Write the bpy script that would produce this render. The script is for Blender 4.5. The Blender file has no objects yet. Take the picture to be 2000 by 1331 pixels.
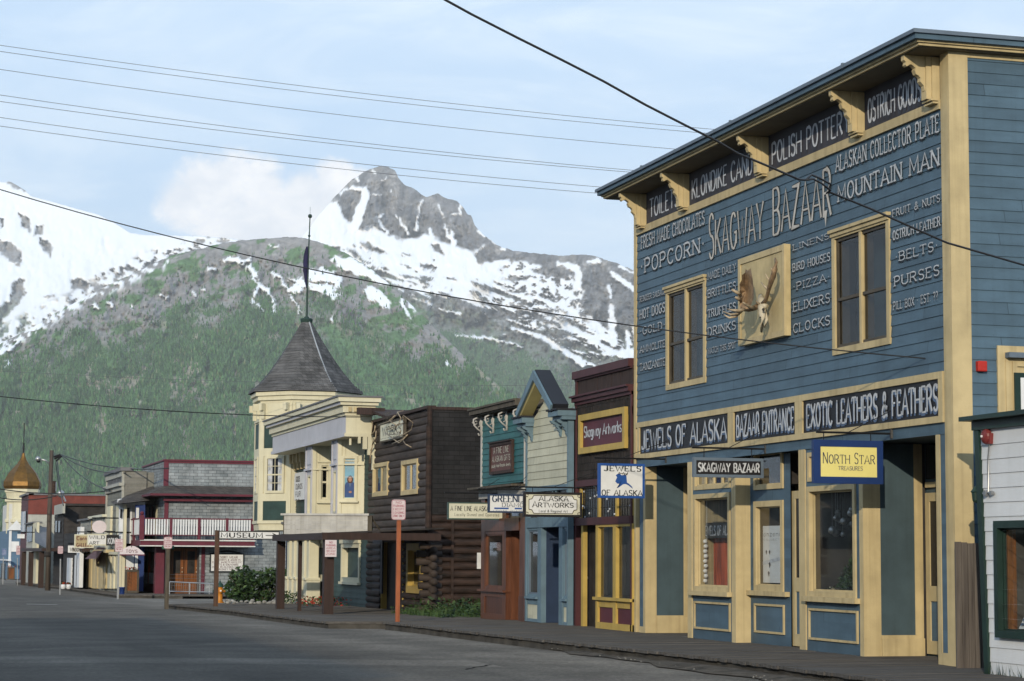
import bpy, math, random
import numpy as np
from mathutils import Vector
random.seed(7)
R = math.radians
S = bpy.context.scene
COL = S.collection

# ---------------------------------------------------------------- camera, sky, sun, exposure
F_, YAW, PITCH, ROLL, CAMZ = 4196.0, .28284, .09948, .00636, 1.65
_d = np.array([math.sin(YAW)*math.cos(PITCH), math.cos(YAW)*math.cos(PITCH), math.sin(PITCH)])
_r = np.array([math.cos(YAW), -math.sin(YAW), 0.]); _u = np.cross(_r, _d)
_r, _u = math.cos(ROLL)*_r + math.sin(ROLL)*_u, -math.sin(ROLL)*_r + math.cos(ROLL)*_u
cam = bpy.data.objects.new('camera', bpy.data.cameras.new('camera')); COL.objects.link(cam)
from mathutils import Matrix
cam.matrix_world = Matrix(((_r[0], _u[0], -_d[0], 0), (_r[1], _u[1], -_d[1], 0), (_r[2], _u[2], -_d[2], CAMZ), (0, 0, 0, 1)))
cam.data.sensor_width = 36; cam.data.sensor_fit = 'HORIZONTAL'; cam.data.lens = F_/2000*36
cam.data.clip_start = .3; cam.data.clip_end = 60000
S.camera = cam

SUN_AZ, SUN_EL = 27.0, 15.5          # the light travels towards +Y and a little +X
W = bpy.data.worlds.new('World'); S.world = W; W.use_nodes = True
nt = W.node_tree; nt.nodes.clear()
def nn(t, typ, **k):
    n = t.nodes.new(typ)
    for a, b in k.items(): setattr(n, a, b)
    return n
out = nn(nt, 'ShaderNodeOutputWorld'); bg = nn(nt, 'ShaderNodeBackground')
sky = nn(nt, 'ShaderNodeTexSky', sky_type='NISHITA'); sky.sun_disc = False
sky.sun_elevation = R(SUN_EL); sky.sun_rotation = R(180+SUN_AZ); sky.altitude = 0; sky.air_density = 1.0; sky.dust_density = .6; sky.ozone_density = 1.5
tc = nn(nt, 'ShaderNodeTexCoord')
def clouds(scl, lo, hi, rot, seed, det=9, rough=.62, dist=.6):
    mp = nn(nt, 'ShaderNodeMapping'); mp.inputs['Scale'].default_value = scl; mp.inputs['Rotation'].default_value = rot; mp.inputs['Location'].default_value = (seed, seed*.7, 0)
    no = nn(nt, 'ShaderNodeTexNoise'); no.inputs['Scale'].default_value = 1; no.inputs['Detail'].default_value = det; no.inputs['Roughness'].default_value = rough; no.inputs['Distortion'].default_value = dist
    mr = nn(nt, 'ShaderNodeMapRange', interpolation_type='SMOOTHSTEP'); mr.inputs[1].default_value = lo; mr.inputs[2].default_value = hi
    nt.links.new(tc.outputs['Generated'], mp.inputs[0]); nt.links.new(mp.outputs[0], no.inputs[0]); nt.links.new(no.outputs[0], mr.inputs[0])
    return mr.outputs[0]
def wm(op, a, b=None, clamp=True):
    m = nn(nt, 'ShaderNodeMath', operation=op, use_clamp=clamp)
    for i, v in enumerate((a, b)):
        if v is None: continue
        if isinstance(v, (int, float)): m.inputs[i].default_value = v
        else: nt.links.new(v, m.inputs[i])
    return m.outputs[0]
wisp = clouds((9, 9, 34), .38, .85, (0, R(6), R(-17)), 3.1)
veil = clouds((2.2, 2.2, 7), .3, .8, (0, 0, R(-17)), 8.3, 4, .5, .2)
SKYFAC = wm('MULTIPLY_ADD', wisp, .62); SKYFAC.node.inputs[2].default_value = .0
fac = wm('ADD', SKYFAC, wm('MULTIPLY', veil, .45))
# the cumulus puff standing behind the shoulder of the mountain: a few soft round lumps of cloud in the sky
def pixdir(x, y):
    v = F_*_d + (x-1000)*_r - (y-665.5)*_u
    return v/np.linalg.norm(v)
def lump(x, y, rad):
    c = pixdir(x, y)
    vm = nn(nt, 'ShaderNodeVectorMath', operation='DISTANCE'); nrm = nn(nt, 'ShaderNodeVectorMath', operation='NORMALIZE')
    nt.links.new(tc.outputs['Generated'], nrm.inputs[0]); nt.links.new(nrm.outputs[0], vm.inputs[0]); vm.inputs[1].default_value = tuple(c)
    mr = nn(nt, 'ShaderNodeMapRange'); mr.inputs[1].default_value = 0; mr.inputs[2].default_value = rad/F_; mr.inputs[3].default_value = 1; mr.inputs[4].default_value = 0
    nt.links.new(vm.outputs['Value'], mr.inputs[0])
    return mr.outputs[0]
acc = None
for x, y, rd in ((400, 375, 95), (450, 355, 80), (500, 372, 85), (360, 395, 75), (440, 430, 90), (520, 430, 105), (600, 420, 110), (650, 350, 55), (655, 400, 85), (560, 465, 110), (640, 450, 120), (480, 470, 90), (680, 420, 95), (700, 380, 60), (600, 380, 70)):
    l = lump(x, y, rd)
    acc = l if acc is None else wm('MAXIMUM', acc, l)
puffn = clouds((42, 42, 55), .3, .75, (0, 0, 0), 1.7, 8, .62, .2)
puff = wm('MULTIPLY_ADD', puffn, .42, False); nt.links.new(acc, puff.node.inputs[2])
pm = nn(nt, 'ShaderNodeMapRange', interpolation_type='SMOOTHSTEP'); pm.inputs[1].default_value = .16; pm.inputs[2].default_value = .72
nt.links.new(puff, pm.inputs[0])
gate = wm('MULTIPLY', pm.outputs[0], wm('MULTIPLY', wm('MULTIPLY', acc, 5), .97))
thin = nn(nt, 'ShaderNodeMix', data_type='RGBA'); thin.inputs[0].default_value = .80; thin.inputs[7].default_value = (6.3, 8.8, 12.0, 1)
nt.links.new(sky.outputs[0], thin.inputs[6])
mix = nn(nt, 'ShaderNodeMix', data_type='RGBA'); mix.inputs[7].default_value = (9.6, 10.9, 12.2, 1)
nt.links.new(fac, mix.inputs[0]); nt.links.new(thin.outputs[2], mix.inputs[6])
mix2 = nn(nt, 'ShaderNodeMix', data_type='RGBA'); mix2.inputs[7].default_value = (10.0, 10.1, 10.3, 1)
cm_ = nn(nt, 'ShaderNodeMix', data_type='RGBA'); cm_.inputs[6].default_value = (9.6, 10.1, 10.9, 1); cm_.inputs[7].default_value = (12.6, 12.5, 12.5, 1); nt.links.new(puffn, cm_.inputs[0]); nt.links.new(cm_.outputs[2], mix2.inputs[7])
nt.links.new(gate, mix2.inputs[0]); nt.links.new(mix.outputs[2], mix2.inputs[6])
nt.links.new(mix2.outputs[2], bg.inputs[0]); bg.inputs[1].default_value = .085; nt.links.new(bg.outputs[0], out.inputs[0])
sl = bpy.data.lights.new('sun', 'SUN'); sl.energy = 3.1; sl.angle = R(.6); sl.color = (1, .88, .68)
so = bpy.data.objects.new('sun', sl); COL.objects.link(so)
dv = Vector((math.sin(R(SUN_AZ))*math.cos(R(SUN_EL)), math.cos(R(SUN_AZ))*math.cos(R(SUN_EL)), -math.sin(R(SUN_EL))))
so.rotation_euler = dv.to_track_quat('-Z', 'Y').to_euler(); so.location = (-20, -40, 60)
S.view_settings.view_transform = 'Standard'; S.view_settings.look = 'None'; S.view_settings.gamma = 1
S.view_settings.exposure = 0.28
S.cycles.max_bounces = 6; S.cycles.transparent_max_bounces = 12; S.cycles.volume_bounces = 0; S.cycles.use_denoising = True

# ---------------------------------------------------------------- from a point of the street view to a point of the place
CC = np.array([0, 0, CAMZ])
def ray(x, y): return F_*_d + (x-1000)*_r - (y-665.5)*_u
def proj(p):
    q = np.array(p, float)-CC; z = q@_d; return 1000+F_*(q@_r)/z, 665.5-F_*(q@_u)/z
def gz(y): return 0.0 if y < 45 else -(min(y, 240)-45)*.0055      # the street falls gently away
def PX(x, y, X): v = ray(x, y); return CC + v*(X/v[0])
def PY(x, y, Y): v = ray(x, y); return CC + v*(Y/v[1])
def G(x, y, dz=0.):
    v = ray(x, y); z = dz
    for _ in range(12):
        p = CC + v*((z-CAMZ)/v[2]); z = gz(p[1])+dz
    return p
def yat(x, X, y=1080): return PX(x, y, X)[1]       # depth of the street plane X under picture column x

# ---------------------------------------------------------------- mesh and object helpers
class MB:
    def __init__(s): s.v = []; s.f = []; s.m = []
    def face(s, pts, mi=0):
        n = len(s.v); s.v += [tuple(p) for p in pts]; s.f.append(tuple(range(n, n+len(pts)))); s.m.append(mi)
    def hexa(s, p, mi=0):
        n = len(s.v); s.v += [tuple(q) for q in p]
        for q in ((0, 3, 2, 1), (4, 5, 6, 7), (0, 1, 5, 4), (1, 2, 6, 5), (2, 3, 7, 6), (3, 0, 4, 7)):
            s.f.append(tuple(n+i for i in q)); s.m.append(mi)
    def box(s, x0, x1, y0, y1, z0, z1, mi=0):
        s.hexa([(x0, y0, z0), (x1, y0, z0), (x1, y1, z0), (x0, y1, z0), (x0, y0, z1), (x1, y0, z1), (x1, y1, z1), (x0, y1, z1)], mi)
    def tube(s, pts, r, n=6, mi=0, cap=True):
        pts = [Vector(p) for p in pts]; N = len(pts)
        rr = r if isinstance(r, (list, tuple)) else [r]*N
        up = Vector((0, 0, 1)); rings = []
        for i, p in enumerate(pts):
            t = (pts[min(i+1, N-1)]-pts[max(i-1, 0)]).normalized()
            a = t.cross(up)
            if a.length < .05: a = t.cross(Vector((1, 0, 0)))
            a.normalize(); b = t.cross(a).normalized(); k = len(s.v)
            for j in range(n):
                w = 2*math.pi*j/n
                s.v.append(tuple(p+a*math.cos(w)*rr[i]+b*math.sin(w)*rr[i]))
            rings.append(k)
        for i in range(N-1):
            for j in range(n):
                s.f.append((rings[i]+j, rings[i]+(j+1) % n, rings[i+1]+(j+1) % n, rings[i+1]+j)); s.m.append(mi)
        if cap:
            s.f.append(tuple(rings[0]+j for j in range(n-1, -1, -1))); s.m.append(mi)
            s.f.append(tuple(rings[-1]+j for j in range(n))); s.m.append(mi)
    def lathe(s, c, prof, n=16, mi=0, ph=0., sc=(1, 1)):
        k = len(s.v)
        for r, z in prof:
            for j in range(n):
                w = 2*math.pi*j/n+ph
                s.v.append((c[0]+r*math.cos(w)*sc[0], c[1]+r*math.sin(w)*sc[1], c[2]+z))
        for i in range(len(prof)-1):
            for j in range(n):
                s.f.append((k+i*n+j, k+i*n+(j+1) % n, k+(i+1)*n+(j+1) % n, k+(i+1)*n+j)); s.m.append(mi)
    def ball(s, c, r, n=8, mi=0, sz=1.):
        s.lathe(c, [(r*math.sin(math.pi*i/n)+1e-4, -r*sz*math.cos(math.pi*i/n)) for i in range(n+1)], n+2, mi)

def link(o, parent=None):
    COL.objects.link(o)
    if parent is not None: o.parent = parent
    return o
def world_loc(o):
    v = Vector(o.location)
    while o.parent is not None: o = o.parent; v += Vector(o.location)
    return v
SPLIT = {'post', 'corner_board', 'pilaster', 'green_panel', 'rail_post', 'kick_panel', 'canopy_post', 'window', 'panel_moulding', 'skirting', 'eave_return', 'shop_front', 'display_back'}
def put(name, mb, mats, parent=None, smooth=False, loc=None, bevel=0, **tags):
    if name in SPLIT and parent is not None and len(mb.v) > 8:
        par = list(range(len(mb.v)))
        def fd(i):
            while par[i] != i: par[i] = par[par[i]]; i = par[i]
            return i
        for f in mb.f:
            for q in f[1:]: par[fd(q)] = fd(f[0])
        isl = {}
        for f, m_ in zip(mb.f, mb.m): isl.setdefault(fd(f[0]), []).append((f, m_))
        if len(isl) > 1 and not (name in ('window', 'panel_moulding') and len(isl) in (4, 5, 6, 7)):
            first = None
            for fs_ in isl.values():
                ids = sorted({q for f, _ in fs_ for q in f}); rm = {q: i for i, q in enumerate(ids)}
                k = MB(); k.v = [mb.v[q] for q in ids]; k.f = [tuple(rm[q] for q in f) for f, _ in fs_]; k.m = [m_ for _, m_ in fs_]
                o = put_one(name, k, mats, parent, smooth, loc, bevel, **tags); first = first or o
            return first
    return put_one(name, mb, mats, parent, smooth, loc, bevel, **tags)
def put_one(name, mb, mats, parent=None, smooth=False, loc=None, bevel=0, **tags):
    me = bpy.data.meshes.new(name)
    off = world_loc(parent) if parent is not None else Vector(loc or (0, 0, 0))
    me.from_pydata([(a-off[0], b-off[1], c-off[2]) for a, b, c in mb.v], [], mb.f)
    for m in (mats if isinstance(mats, (list, tuple)) else [mats]): me.materials.append(M[m] if isinstance(m, str) else m)
    me.polygons.foreach_set('material_index', mb.m)
    if smooth: me.polygons.foreach_set('use_smooth', [True]*len(me.polygons))
    me.update()
    o = bpy.data.objects.new(name, me)
    if parent is None: o.location = off
    link(o, parent)
    if bevel:
        b = o.modifiers.new('edge', 'BEVEL'); b.width = bevel; b.segments = 1; b.limit_method = 'ANGLE'; b.angle_limit = R(40)
    for k, v in tags.items(): o[k] = v
    return o
def thing(name, label, cat, loc, group=None):
    o = bpy.data.objects.new(name, None); o.location = loc; o.empty_display_size = .3; link(o)
    o['label'] = label; o['category'] = cat
    if group: o['group'] = group
    return o
def copy_tree(o, parent=None, dx=None):
    c = o.copy(); COL.objects.link(c); c.parent = parent
    if dx is not None: c.location = Vector(o.location)+Vector(dx)
    for ch in [q for q in o.children]: copy_tree(ch, c)
    return c

class Fr:     # a vertical plane: origin o, horizontal unit u (left to right as seen), outward normal n = u x z
    def __init__(s, o, u):
        s.o = np.array([o[0], o[1], 0.]); u = np.array([u[0], u[1], 0.]); s.u = u/np.linalg.norm(u)
        s.n = np.array([s.u[1], -s.u[0], 0.])
    def P(s, a, z, c=0.): q = s.o+s.u*a+s.n*c; return (q[0], q[1], z)
    def px(s, x, y, c=0.):
        v = ray(x, y); o = s.o+s.n*c
        t = ((o-CC)@s.n)/(v@s.n); p = CC+v*t
        return float((p-s.o)@s.u), float(p[2])
    def a(s, x, c=0., y=1080): return s.px(x, y, c)[0]
    def z(s, x, y, c=0.): return s.px(x, y, c)[1]
    def box(s, mb, a0, a1, z0, z1, c0, c1, mi=0):
        if a0 > a1: a0, a1 = a1, a0
        if c0 > c1: c0, c1 = c1, c0
        if z0 > z1: z0, z1 = z1, z0
        mb.hexa([s.P(a0, z0, c1), s.P(a1, z0, c1), s.P(a1, z0, c0), s.P(a0, z0, c0), s.P(a0, z1, c1), s.P(a1, z1, c1), s.P(a1, z1, c0), s.P(a0, z1, c0)], mi)
    def pb(s, mb, x0, y0, x1, y1, c0, c1, mi=0):
        a0, z1 = s.px(x0, y0, c1); a1, z0 = s.px(x1, y1, c1); s.box(mb, a0, a1, z0, z1, c0, c1, mi)
    def prism(s, mb, pts, c0, c1, mi=0):   # pts (a,z) counter-clockwise as seen
        n = len(mb.v); k = len(pts)
        mb.v += [s.P(a, z, c1) for a, z in pts]+[s.P(a, z, c0) for a, z in pts]
        mb.f.append(tuple(range(n, n+k))); mb.m.append(mi)
        mb.f.append(tuple(range(n+2*k-1, n+k-1, -1))); mb.m.append(mi)
        for i in range(k):
            j = (i+1) % k; mb.f.append((n+i, n+k+i, n+k+j, n+j)); mb.m.append(mi)
    def hole(s, x0, y0, x1, y1):
        a0, z1 = s.px(x0, y0); a1, z0 = s.px(x1, y1); return (a0, a1, z0, z1)
def front(X): return Fr((X, 0), (0, -1))
def near(Y): return Fr((0, Y), (1, 0))

def frame_boxes(fr, mb, a0, a1, z0, z1, w, c0, c1, mi=0, wt=None, wb=None):
    wt = w if wt is None else wt; wb = w if wb is None else wb
    fr.box(mb, a0, a1, z1-wt, z1, c0, c1, mi); fr.box(mb, a0, a1, z0, z0+wb, c0, c1, mi)
    fr.box(mb, a0, a0+w, z0+wb, z1-wt, c0, c1, mi); fr.box(mb, a1-w, a1, z0+wb, z1-wt, c0, c1, mi)

def siding(mb, fr, a0, a1, z0, z1, h, holes=(), c=0., lap=.014, mi=0, zref=None, shape='board'):
    zref = z0 if zref is None else zref
    k0 = math.floor((z0-zref)/h+1e-6); k = k0
    while zref+k*h < z1-1e-4:
        b, t = zref+k*h, zref+(k+1)*h; k += 1
        lo, hi = max(b, z0), min(t, z1)
        cuts = sorted({lo, hi} | {q for H in holes for q in (H[2], H[3]) if lo+1e-4 < q < hi-1e-4})
        for z_0, z_1 in zip(cuts, cuts[1:]):
            mid = (z_0+z_1)/2
            iv = [(a0, a1)]
            for H in holes:
                if H[2] < mid < H[3]:
                    nv = []
                    for p, q in iv:
                        if H[1] <= p or H[0] >= q: nv.append((p, q)); continue
                        if H[0] > p: nv.append((p, H[0]))
                        if H[1] < q: nv.append((H[1], q))
                    iv = nv
            def cc(z): return c+lap*(1-(z-b)/h)
            for p, q in iv:
                if q-p < .004: continue
                if shape == 'log':
                    n = 5; zs = [z_0+(z_1-z_0)*i/n for i in range(n+1)]
                    def lc(z):
                        t_ = (z-b)/h*2-1; return c+lap*math.sqrt(max(0, 1-t_*t_))
                    for i in range(n): mb.face([fr.P(p, zs[i], lc(zs[i])), fr.P(q, zs[i], lc(zs[i])), fr.P(q, zs[i+1], lc(zs[i+1])), fr.P(p, zs[i+1], lc(zs[i+1]))], mi)
                else:
                    mb.face([fr.P(p, z_0, cc(z_0)), fr.P(q, z_0, cc(z_0)), fr.P(q, z_1, cc(z_1)), fr.P(p, z_1, cc(z_1))], mi)
                    if abs(z_0-b) < 1e-5: mb.face([fr.P(p, z_0, c-.004), fr.P(q, z_0, c-.004), fr.P(q, z_0, cc(z_0)), fr.P(p, z_0, cc(z_0))], mi)
def flatwall(mb, fr, a0, a1, z0, z1, holes=(), c=0., mi=0):
    siding(mb, fr, a0, a1, z0, z1, 50., holes, c, 0., mi)

# ---------------------------------------------------------------- materials (all procedural)
M = {}
ALB = .78
def mat(name, col, rough=.7, var=.12, scale=2.5, bump=.0, bscale=40., stretch=(1, 1, 1), col2=None, kind='noise', metal=0., spec=.3, streak=0., lo=.35, hi=.7):
    col = tuple(c*ALB for c in col); col2 = tuple(c*ALB for c in col2) if col2 else None
    m = bpy.data.materials.new(name); m.use_nodes = True; t = m.node_tree; b = t.nodes['Principled BSDF']
    b.inputs['Roughness'].default_value = rough; b.inputs['Metallic'].default_value = metal; b.inputs['Specular IOR Level'].default_value = spec
    tcn = nn(t, 'ShaderNodeTexCoord'); mp = nn(t, 'ShaderNodeMapping'); mp.inputs['Scale'].default_value = stretch
    t.links.new(tcn.outputs['Object'], mp.inputs[0])
    no = nn(t, 'ShaderNodeTexNoise'); no.inputs['Scale'].default_value = scale; no.inputs['Detail'].default_value = 7; no.inputs['Roughness'].default_value = .62
    t.links.new(mp.outputs[0], no.inputs[0])
    mr = nn(t, 'ShaderNodeMapRange'); mr.inputs[1].default_value = lo; mr.inputs[2].default_value = hi; t.links.new(no.outputs[0], mr.inputs[0])
    c2 = col2 or tuple(max(0, c*(1-2.2*var)) for c in col)
    c1 = tuple(min(1, c*(1+.8*var)) for c in col)
    mx = nn(t, 'ShaderNodeMix', data_type='RGBA'); mx.inputs[6].default_value = (*c1, 1); mx.inputs[7].default_value = (*c2, 1)
    t.links.new(mr.outputs[0], mx.inputs[0]); colout = mx.outputs[2]
    if streak:      # rain streaks and grime running down the paint
        mp2 = nn(t, 'ShaderNodeMapping'); mp2.inputs['Scale'].default_value = (9, 9, .35); t.links.new(tcn.outputs['Object'], mp2.inputs[0])
        n2 = nn(t, 'ShaderNodeTexNoise'); n2.inputs['Scale'].default_value = 1.; n2.inputs['Detail'].default_value = 6; t.links.new(mp2.outputs[0], n2.inputs[0])
        m2 = nn(t, 'ShaderNodeMapRange'); m2.inputs[1].default_value = .5; m2.inputs[2].default_value = .75; m2.inputs[4].default_value = streak; t.links.new(n2.outputs[0], m2.inputs[0])
        x2 = nn(t, 'ShaderNodeMix', data_type='RGBA', blend_type='MULTIPLY'); x2.inputs[7].default_value = (.62, .6, .56, 1)
        t.links.new(m2.outputs[0], x2.inputs[0]); t.links.new(colout, x2.inputs[6]); colout = x2.outputs[2]
    if bump:
        nb = nn(t, 'ShaderNodeTexNoise'); nb.inputs['Scale'].default_value = bscale; nb.inputs['Detail'].default_value = 5; t.links.new(mp.outputs[0], nb.inputs[0])
        bp = nn(t, 'ShaderNodeBump'); bp.inputs['Strength'].default_value = bump; bp.inputs['Distance'].default_value = .02; t.links.new(nb.outputs[0], bp.inputs['Height']); t.links.new(bp.outputs[0], b.inputs['Normal'])
    t.links.new(colout, b.inputs['Base Color'])
    M[name] = m; return m
def shingle_mat(name, col, col2, w, h, mortar=(.01, .01, .01), var=.5, msize=.006, bump=.5):
    col = tuple(c*ALB for c in col); col2 = tuple(c*ALB for c in col2)
    m = bpy.data.materials.new(name); m.use_nodes = True; t = m.node_tree; b = t.nodes['Principled BSDF']; b.inputs['Roughness'].default_value = .85; b.inputs['Specular IOR Level'].default_value = .2
    tcn = nn(t, 'ShaderNodeTexCoord'); sx = nn(t, 'ShaderNodeSeparateXYZ'); t.links.new(tcn.outputs['Object'], sx.inputs[0])
    ad = nn(t, 'ShaderNodeMath', operation='ADD'); t.links.new(sx.outputs[0], ad.inputs[0]); t.links.new(sx.outputs[1], ad.inputs[1])
    cx = nn(t, 'ShaderNodeCombineXYZ'); t.links.new(ad.outputs[0], cx.inputs[0]); t.links.new(sx.outputs[2], cx.inputs[1])
    br = nn(t, 'ShaderNodeTexBrick'); t.links.new(cx.outputs[0], br.inputs[0]); br.inputs['Scale'].default_value = 1; br.inputs['Brick Width'].default_value = w; br.inputs['Row Height'].default_value = h
    br.inputs['Mortar Size'].default_value = msize; br.inputs['Mortar Smooth'].default_value = .3; br.inputs['Color1'].default_value = (*col, 1); br.inputs['Color2'].default_value = (*col2, 1); br.inputs['Mortar'].default_value = (*mortar, 1); br.offset = .5
    no = nn(t, 'ShaderNodeTexNoise'); no.inputs['Scale'].default_value = 1.6; no.inputs['Detail'].default_value = 8; no.inputs['Roughness'].default_value = .7; t.links.new(tcn.outputs['Object'], no.inputs[0])
    mr = nn(t, 'ShaderNodeMapRange'); mr.inputs[1].default_value = .3; mr.inputs[2].default_value = .72; mr.inputs[3].default_value = 1-var; mr.inputs[4].default_value = 1+var*.5; t.links.new(no.outputs[0], mr.inputs[0])
    mx = nn(t, 'ShaderNodeMix', data_type='RGBA', blend_type='MULTIPLY'); mx.inputs[0].default_value = 1; t.links.new(br.outputs[0], mx.inputs[6]); t.links.new(mr.outputs[0], mx.inputs[7])
    t.links.new(mx.outputs[2], b.inputs['Base Color'])
    bp = nn(t, 'ShaderNodeBump', invert=True); bp.inputs['Strength'].default_value = bump; bp.inputs['Distance'].default_value = .02; t.links.new(br.outputs['Fac'], bp.inputs['Height']); t.links.new(bp.outputs[0], b.inputs['Normal'])
    M[name] = m; return m
def glass_mat(name, tint, mixv):
    m = bpy.data.materials.new(name); m.use_nodes = True; t = m.node_tree; t.nodes.remove(t.nodes['Principled BSDF']); o = t.nodes['Material Output']
    tr = nn(t, 'ShaderNodeBsdfTransparent'); tr.inputs[0].default_value = (*tint, 1); gl = nn(t, 'ShaderNodeBsdfGlossy'); gl.inputs['Roughness'].default_value = .03
    fr_ = nn(t, 'ShaderNodeLayerWeight'); fr_.inputs[0].default_value = .5; pw = nn(t, 'ShaderNodeMath', operation='POWER'); pw.inputs[1].default_value = 3.5; t.links.new(fr_.outputs['Facing'], pw.inputs[0])
    ma = nn(t, 'ShaderNodeMath', operation='MULTIPLY_ADD', use_clamp=True); ma.inputs[1].default_value = mixv; ma.inputs[2].default_value = .05; t.links.new(pw.outputs[0], ma.inputs[0])
    ms = nn(t, 'ShaderNodeMixShader'); t.links.new(ma.outputs[0], ms.inputs[0]); t.links.new(tr.outputs[0], ms.inputs[1]); t.links.new(gl.outputs[0], ms.inputs[2]); t.links.new(ms.outputs[0], o.inputs[0])
    M[name] = m
glass_mat('glass', (.90, .92, .92), .75)
glass_mat('glass_dull', (.55, .56, .56), .3)
mat('dark_glass', (.014, .016, .02), .22, .1, spec=.22)
mat('slate_blue', (.076, .132, .186), .62, .10, 1.2, .15, 60, (1, 1, 3), streak=.35)
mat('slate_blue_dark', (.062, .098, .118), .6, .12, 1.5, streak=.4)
mat('cream', (.56, .45, .25), .65, .09, 1.8, .12, 50, streak=.65)
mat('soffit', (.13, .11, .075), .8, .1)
mat('cream_white', (.66, .62, .455), .6, .05, 1.5, streak=.3)
mat('lavender', (.50, .50, .55), .6, .05, 1.5, streak=.3)
mat('cream_gray', (.62, .62, .60), .6, .05, 1.5, streak=.3)
mat('board_gold', (.56, .45, .24), .7, .12, 2.2, streak=.5)
mat('sign_black', (.012, .011, .014), .55, .2, 3)
mat('frieze_black', (.035, .032, .04), .7, .35, 2, col2=(.06, .058, .07))
mat('letter_white', (.55, .57, .60), .65, .14, 7)
mat('frieze_shade', (.05, .055, .075), .7, .2)
mat('interior_dark', (.014, .013, .012), .9, .2)
mat('letter_worn', (.50, .52, .56), .7, .3, 5, col2=(.2, .21, .24), lo=.45, hi=.75)
mat('letter_blue', (.10, .15, .25), .6, .1)
mat('letter_taupe', (.55, .52, .48), .7, .15, 4)
mat('letter_dark', (.02, .025, .03), .7, .1)
mat('letter_navy', (.02, .04, .09), .6, .1)
mat('sign_blue', (.01, .035, .14), .5, .08)
mat('sign_yellow', (.80, .70, .24), .5, .04)
mat('sign_white', (.74, .75, .76), .55, .05, 3)
mat('sign_ivory', (.66, .65, .52), .55, .05, 3)
mat('royal_blue', (.015, .08, .32), .5, .05)
mat('sign_green', (.05, .09, .08), .5, .1)
mat('gray_frame', (.13, .17, .22), .6, .1)
mat('iron', (.018, .018, .02), .5, .1, metal=.3)
mat('silver', (.45, .46, .47), .4, .1, metal=.8)
mat('teal', (.022, .12, .125), .6, .12, 1.5, streak=.4)
mat('pale_cream', (.54, .53, .41), .65, .06, 1.5, streak=.4)
mat('sky_trim', (.13, .205, .26), .6, .1, 2, streak=.3)
mat('sign_brown', (.11, .040, .030), .6, .15)
mat('navy_roof', (.016, .018, .026), .7, .1)
mat('yellow_soffit', (.42, .36, .16), .6, .08)
mat('mustard', (.50, .35, .09), .6, .1, 2, streak=.35)
mat('oxblood', (.075, .022, .026), .6, .12, 2, streak=.3)
mat('burgundy', (.10, .022, .035), .6, .1, 2)
mat('brown_plank', (.05, .030, .026), .8, .3, 3, .3, 40, (6, 6, .4))
mat('varnish', (.125, .047, .024), .4, .35, 2, .1, 30, (5, 5, .5), col2=(.06, .02, .01))
mat('varnish_dark', (.10, .036, .02), .4, .3, 2, .1, 30, (5, 5, .5))
mat('log', (.056, .042, .036), .75, .4, 1.2, .5, 22, (1, 1, 5), col2=(.02, .014, .012))
mat('log_red', (.042, .024, .018), .8, .4, 1.5, .4, 22, (1, 1, 5))
mat('post_brown', (.035, .017, .013), .6, .2, 2, .2, 30, (5, 5, .5))
mat('post_orange', (.36, .11, .045), .7, .2, 3, .2, 30, (5, 5, .5))
mat('post_tan', (.10, .055, .035), .8, .2, 3, .2, 30, (5, 5, .5))
mat('post_gray', (.10, .085, .065), .85, .25, 3, .2, 30, (5, 5, .5))
mat('pole', (.10, .08, .065), .9, .35, 2, .6, 24, (4, 4, .4), col2=(.035, .028, .024))
mat('fence_wood', (.15, .13, .115), .85, .25, 1.6, .5, 30, (8, 8, .35), col2=(.06, .05, .046))
mat('green_trim', (.012, .035, .028), .45, .15)
mat('dark_green', (.02, .05, .042), .6, .15, 2)
mat('forest_siding', (.035, .070, .065), .65, .15, 2, streak=.3)
mat('white_paint', (.72, .74, .77), .6, .05, 1.2, .1, 40, streak=.1)
mat('old_white', (.50, .49, .47), .75, .14, 1.6, .2, 30, streak=.6)
mat('maroon', (.12, .018, .035), .55, .12, 2)
mat('shade_gray', (.16, .16, .17), .7, .1)
mat('red', (.50, .03, .02), .5, .08)
mat('alarm_red', (.20, .035, .035), .45, .08)
mat('brick_red', (.17, .042, .032), .75, .15, 1.2, streak=.3)
mat('plum', (.10, .035, .04), .7, .15, 2)
mat('lap_gray', (.20, .20, .17), .7, .12, 1.5, streak=.35)
mat('lap_gray_light', (.40, .40, .36), .7, .1, 1.5, streak=.3)
mat('dark_boards', (.035, .030, .028), .8, .3, 2, .3, 30)
mat('gold', (.16, .085, .02), .45, .3, 3, metal=.6, col2=(.11, .06, .018))
mat('tan', (.44, .36, .21), .7, .1)
mat('light_blue', (.09, .17, .27), .6, .08)
mat('cobalt', (.014, .04, .17), .6, .1)
mat('asphalt', (.060, .060, .062), .9, .22, .35, .6, 90)
mat('bone', (.58, .52, .40), .6, .15, 8)
mat('antler', (.30, .20, .115), .6, .3, 9, .4, 60, col2=(.12, .08, .05))
mat('antler_tine', (.44, .36, .25), .5, .25, 6, col2=(.12, .08, .05))
mat('hydrant_yellow', (.52, .20, .02), .5, .12)
mat('hydrant_green', (.02, .06, .05), .5, .1)
mat('leaf', (.035, .075, .02), .6, .3, 3, col2=(.016, .038, .01))
mat('leaf_light', (.06, .11, .03), .6, .3, 3)
mat('leaf_dark', (.022, .05, .016), .6, .3, 3)
mat('twig', (.08, .06, .04), .8, .2)
mat('flower_red', (.45, .03, .015), .6, .15)
mat('stone', (.32, .31, .29), .9, .25, 3)
mat('notice', (.68, .60, .62), .6, .05)
mat('notice_red', (.42, .16, .20), .6, .1)
mat('street_green', (.01, .12, .07), .5, .1)
mat('flag', (.022, .02, .075), .8, .3, 3)
mat('screen', (.09, .085, .08), .9, .1)
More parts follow.
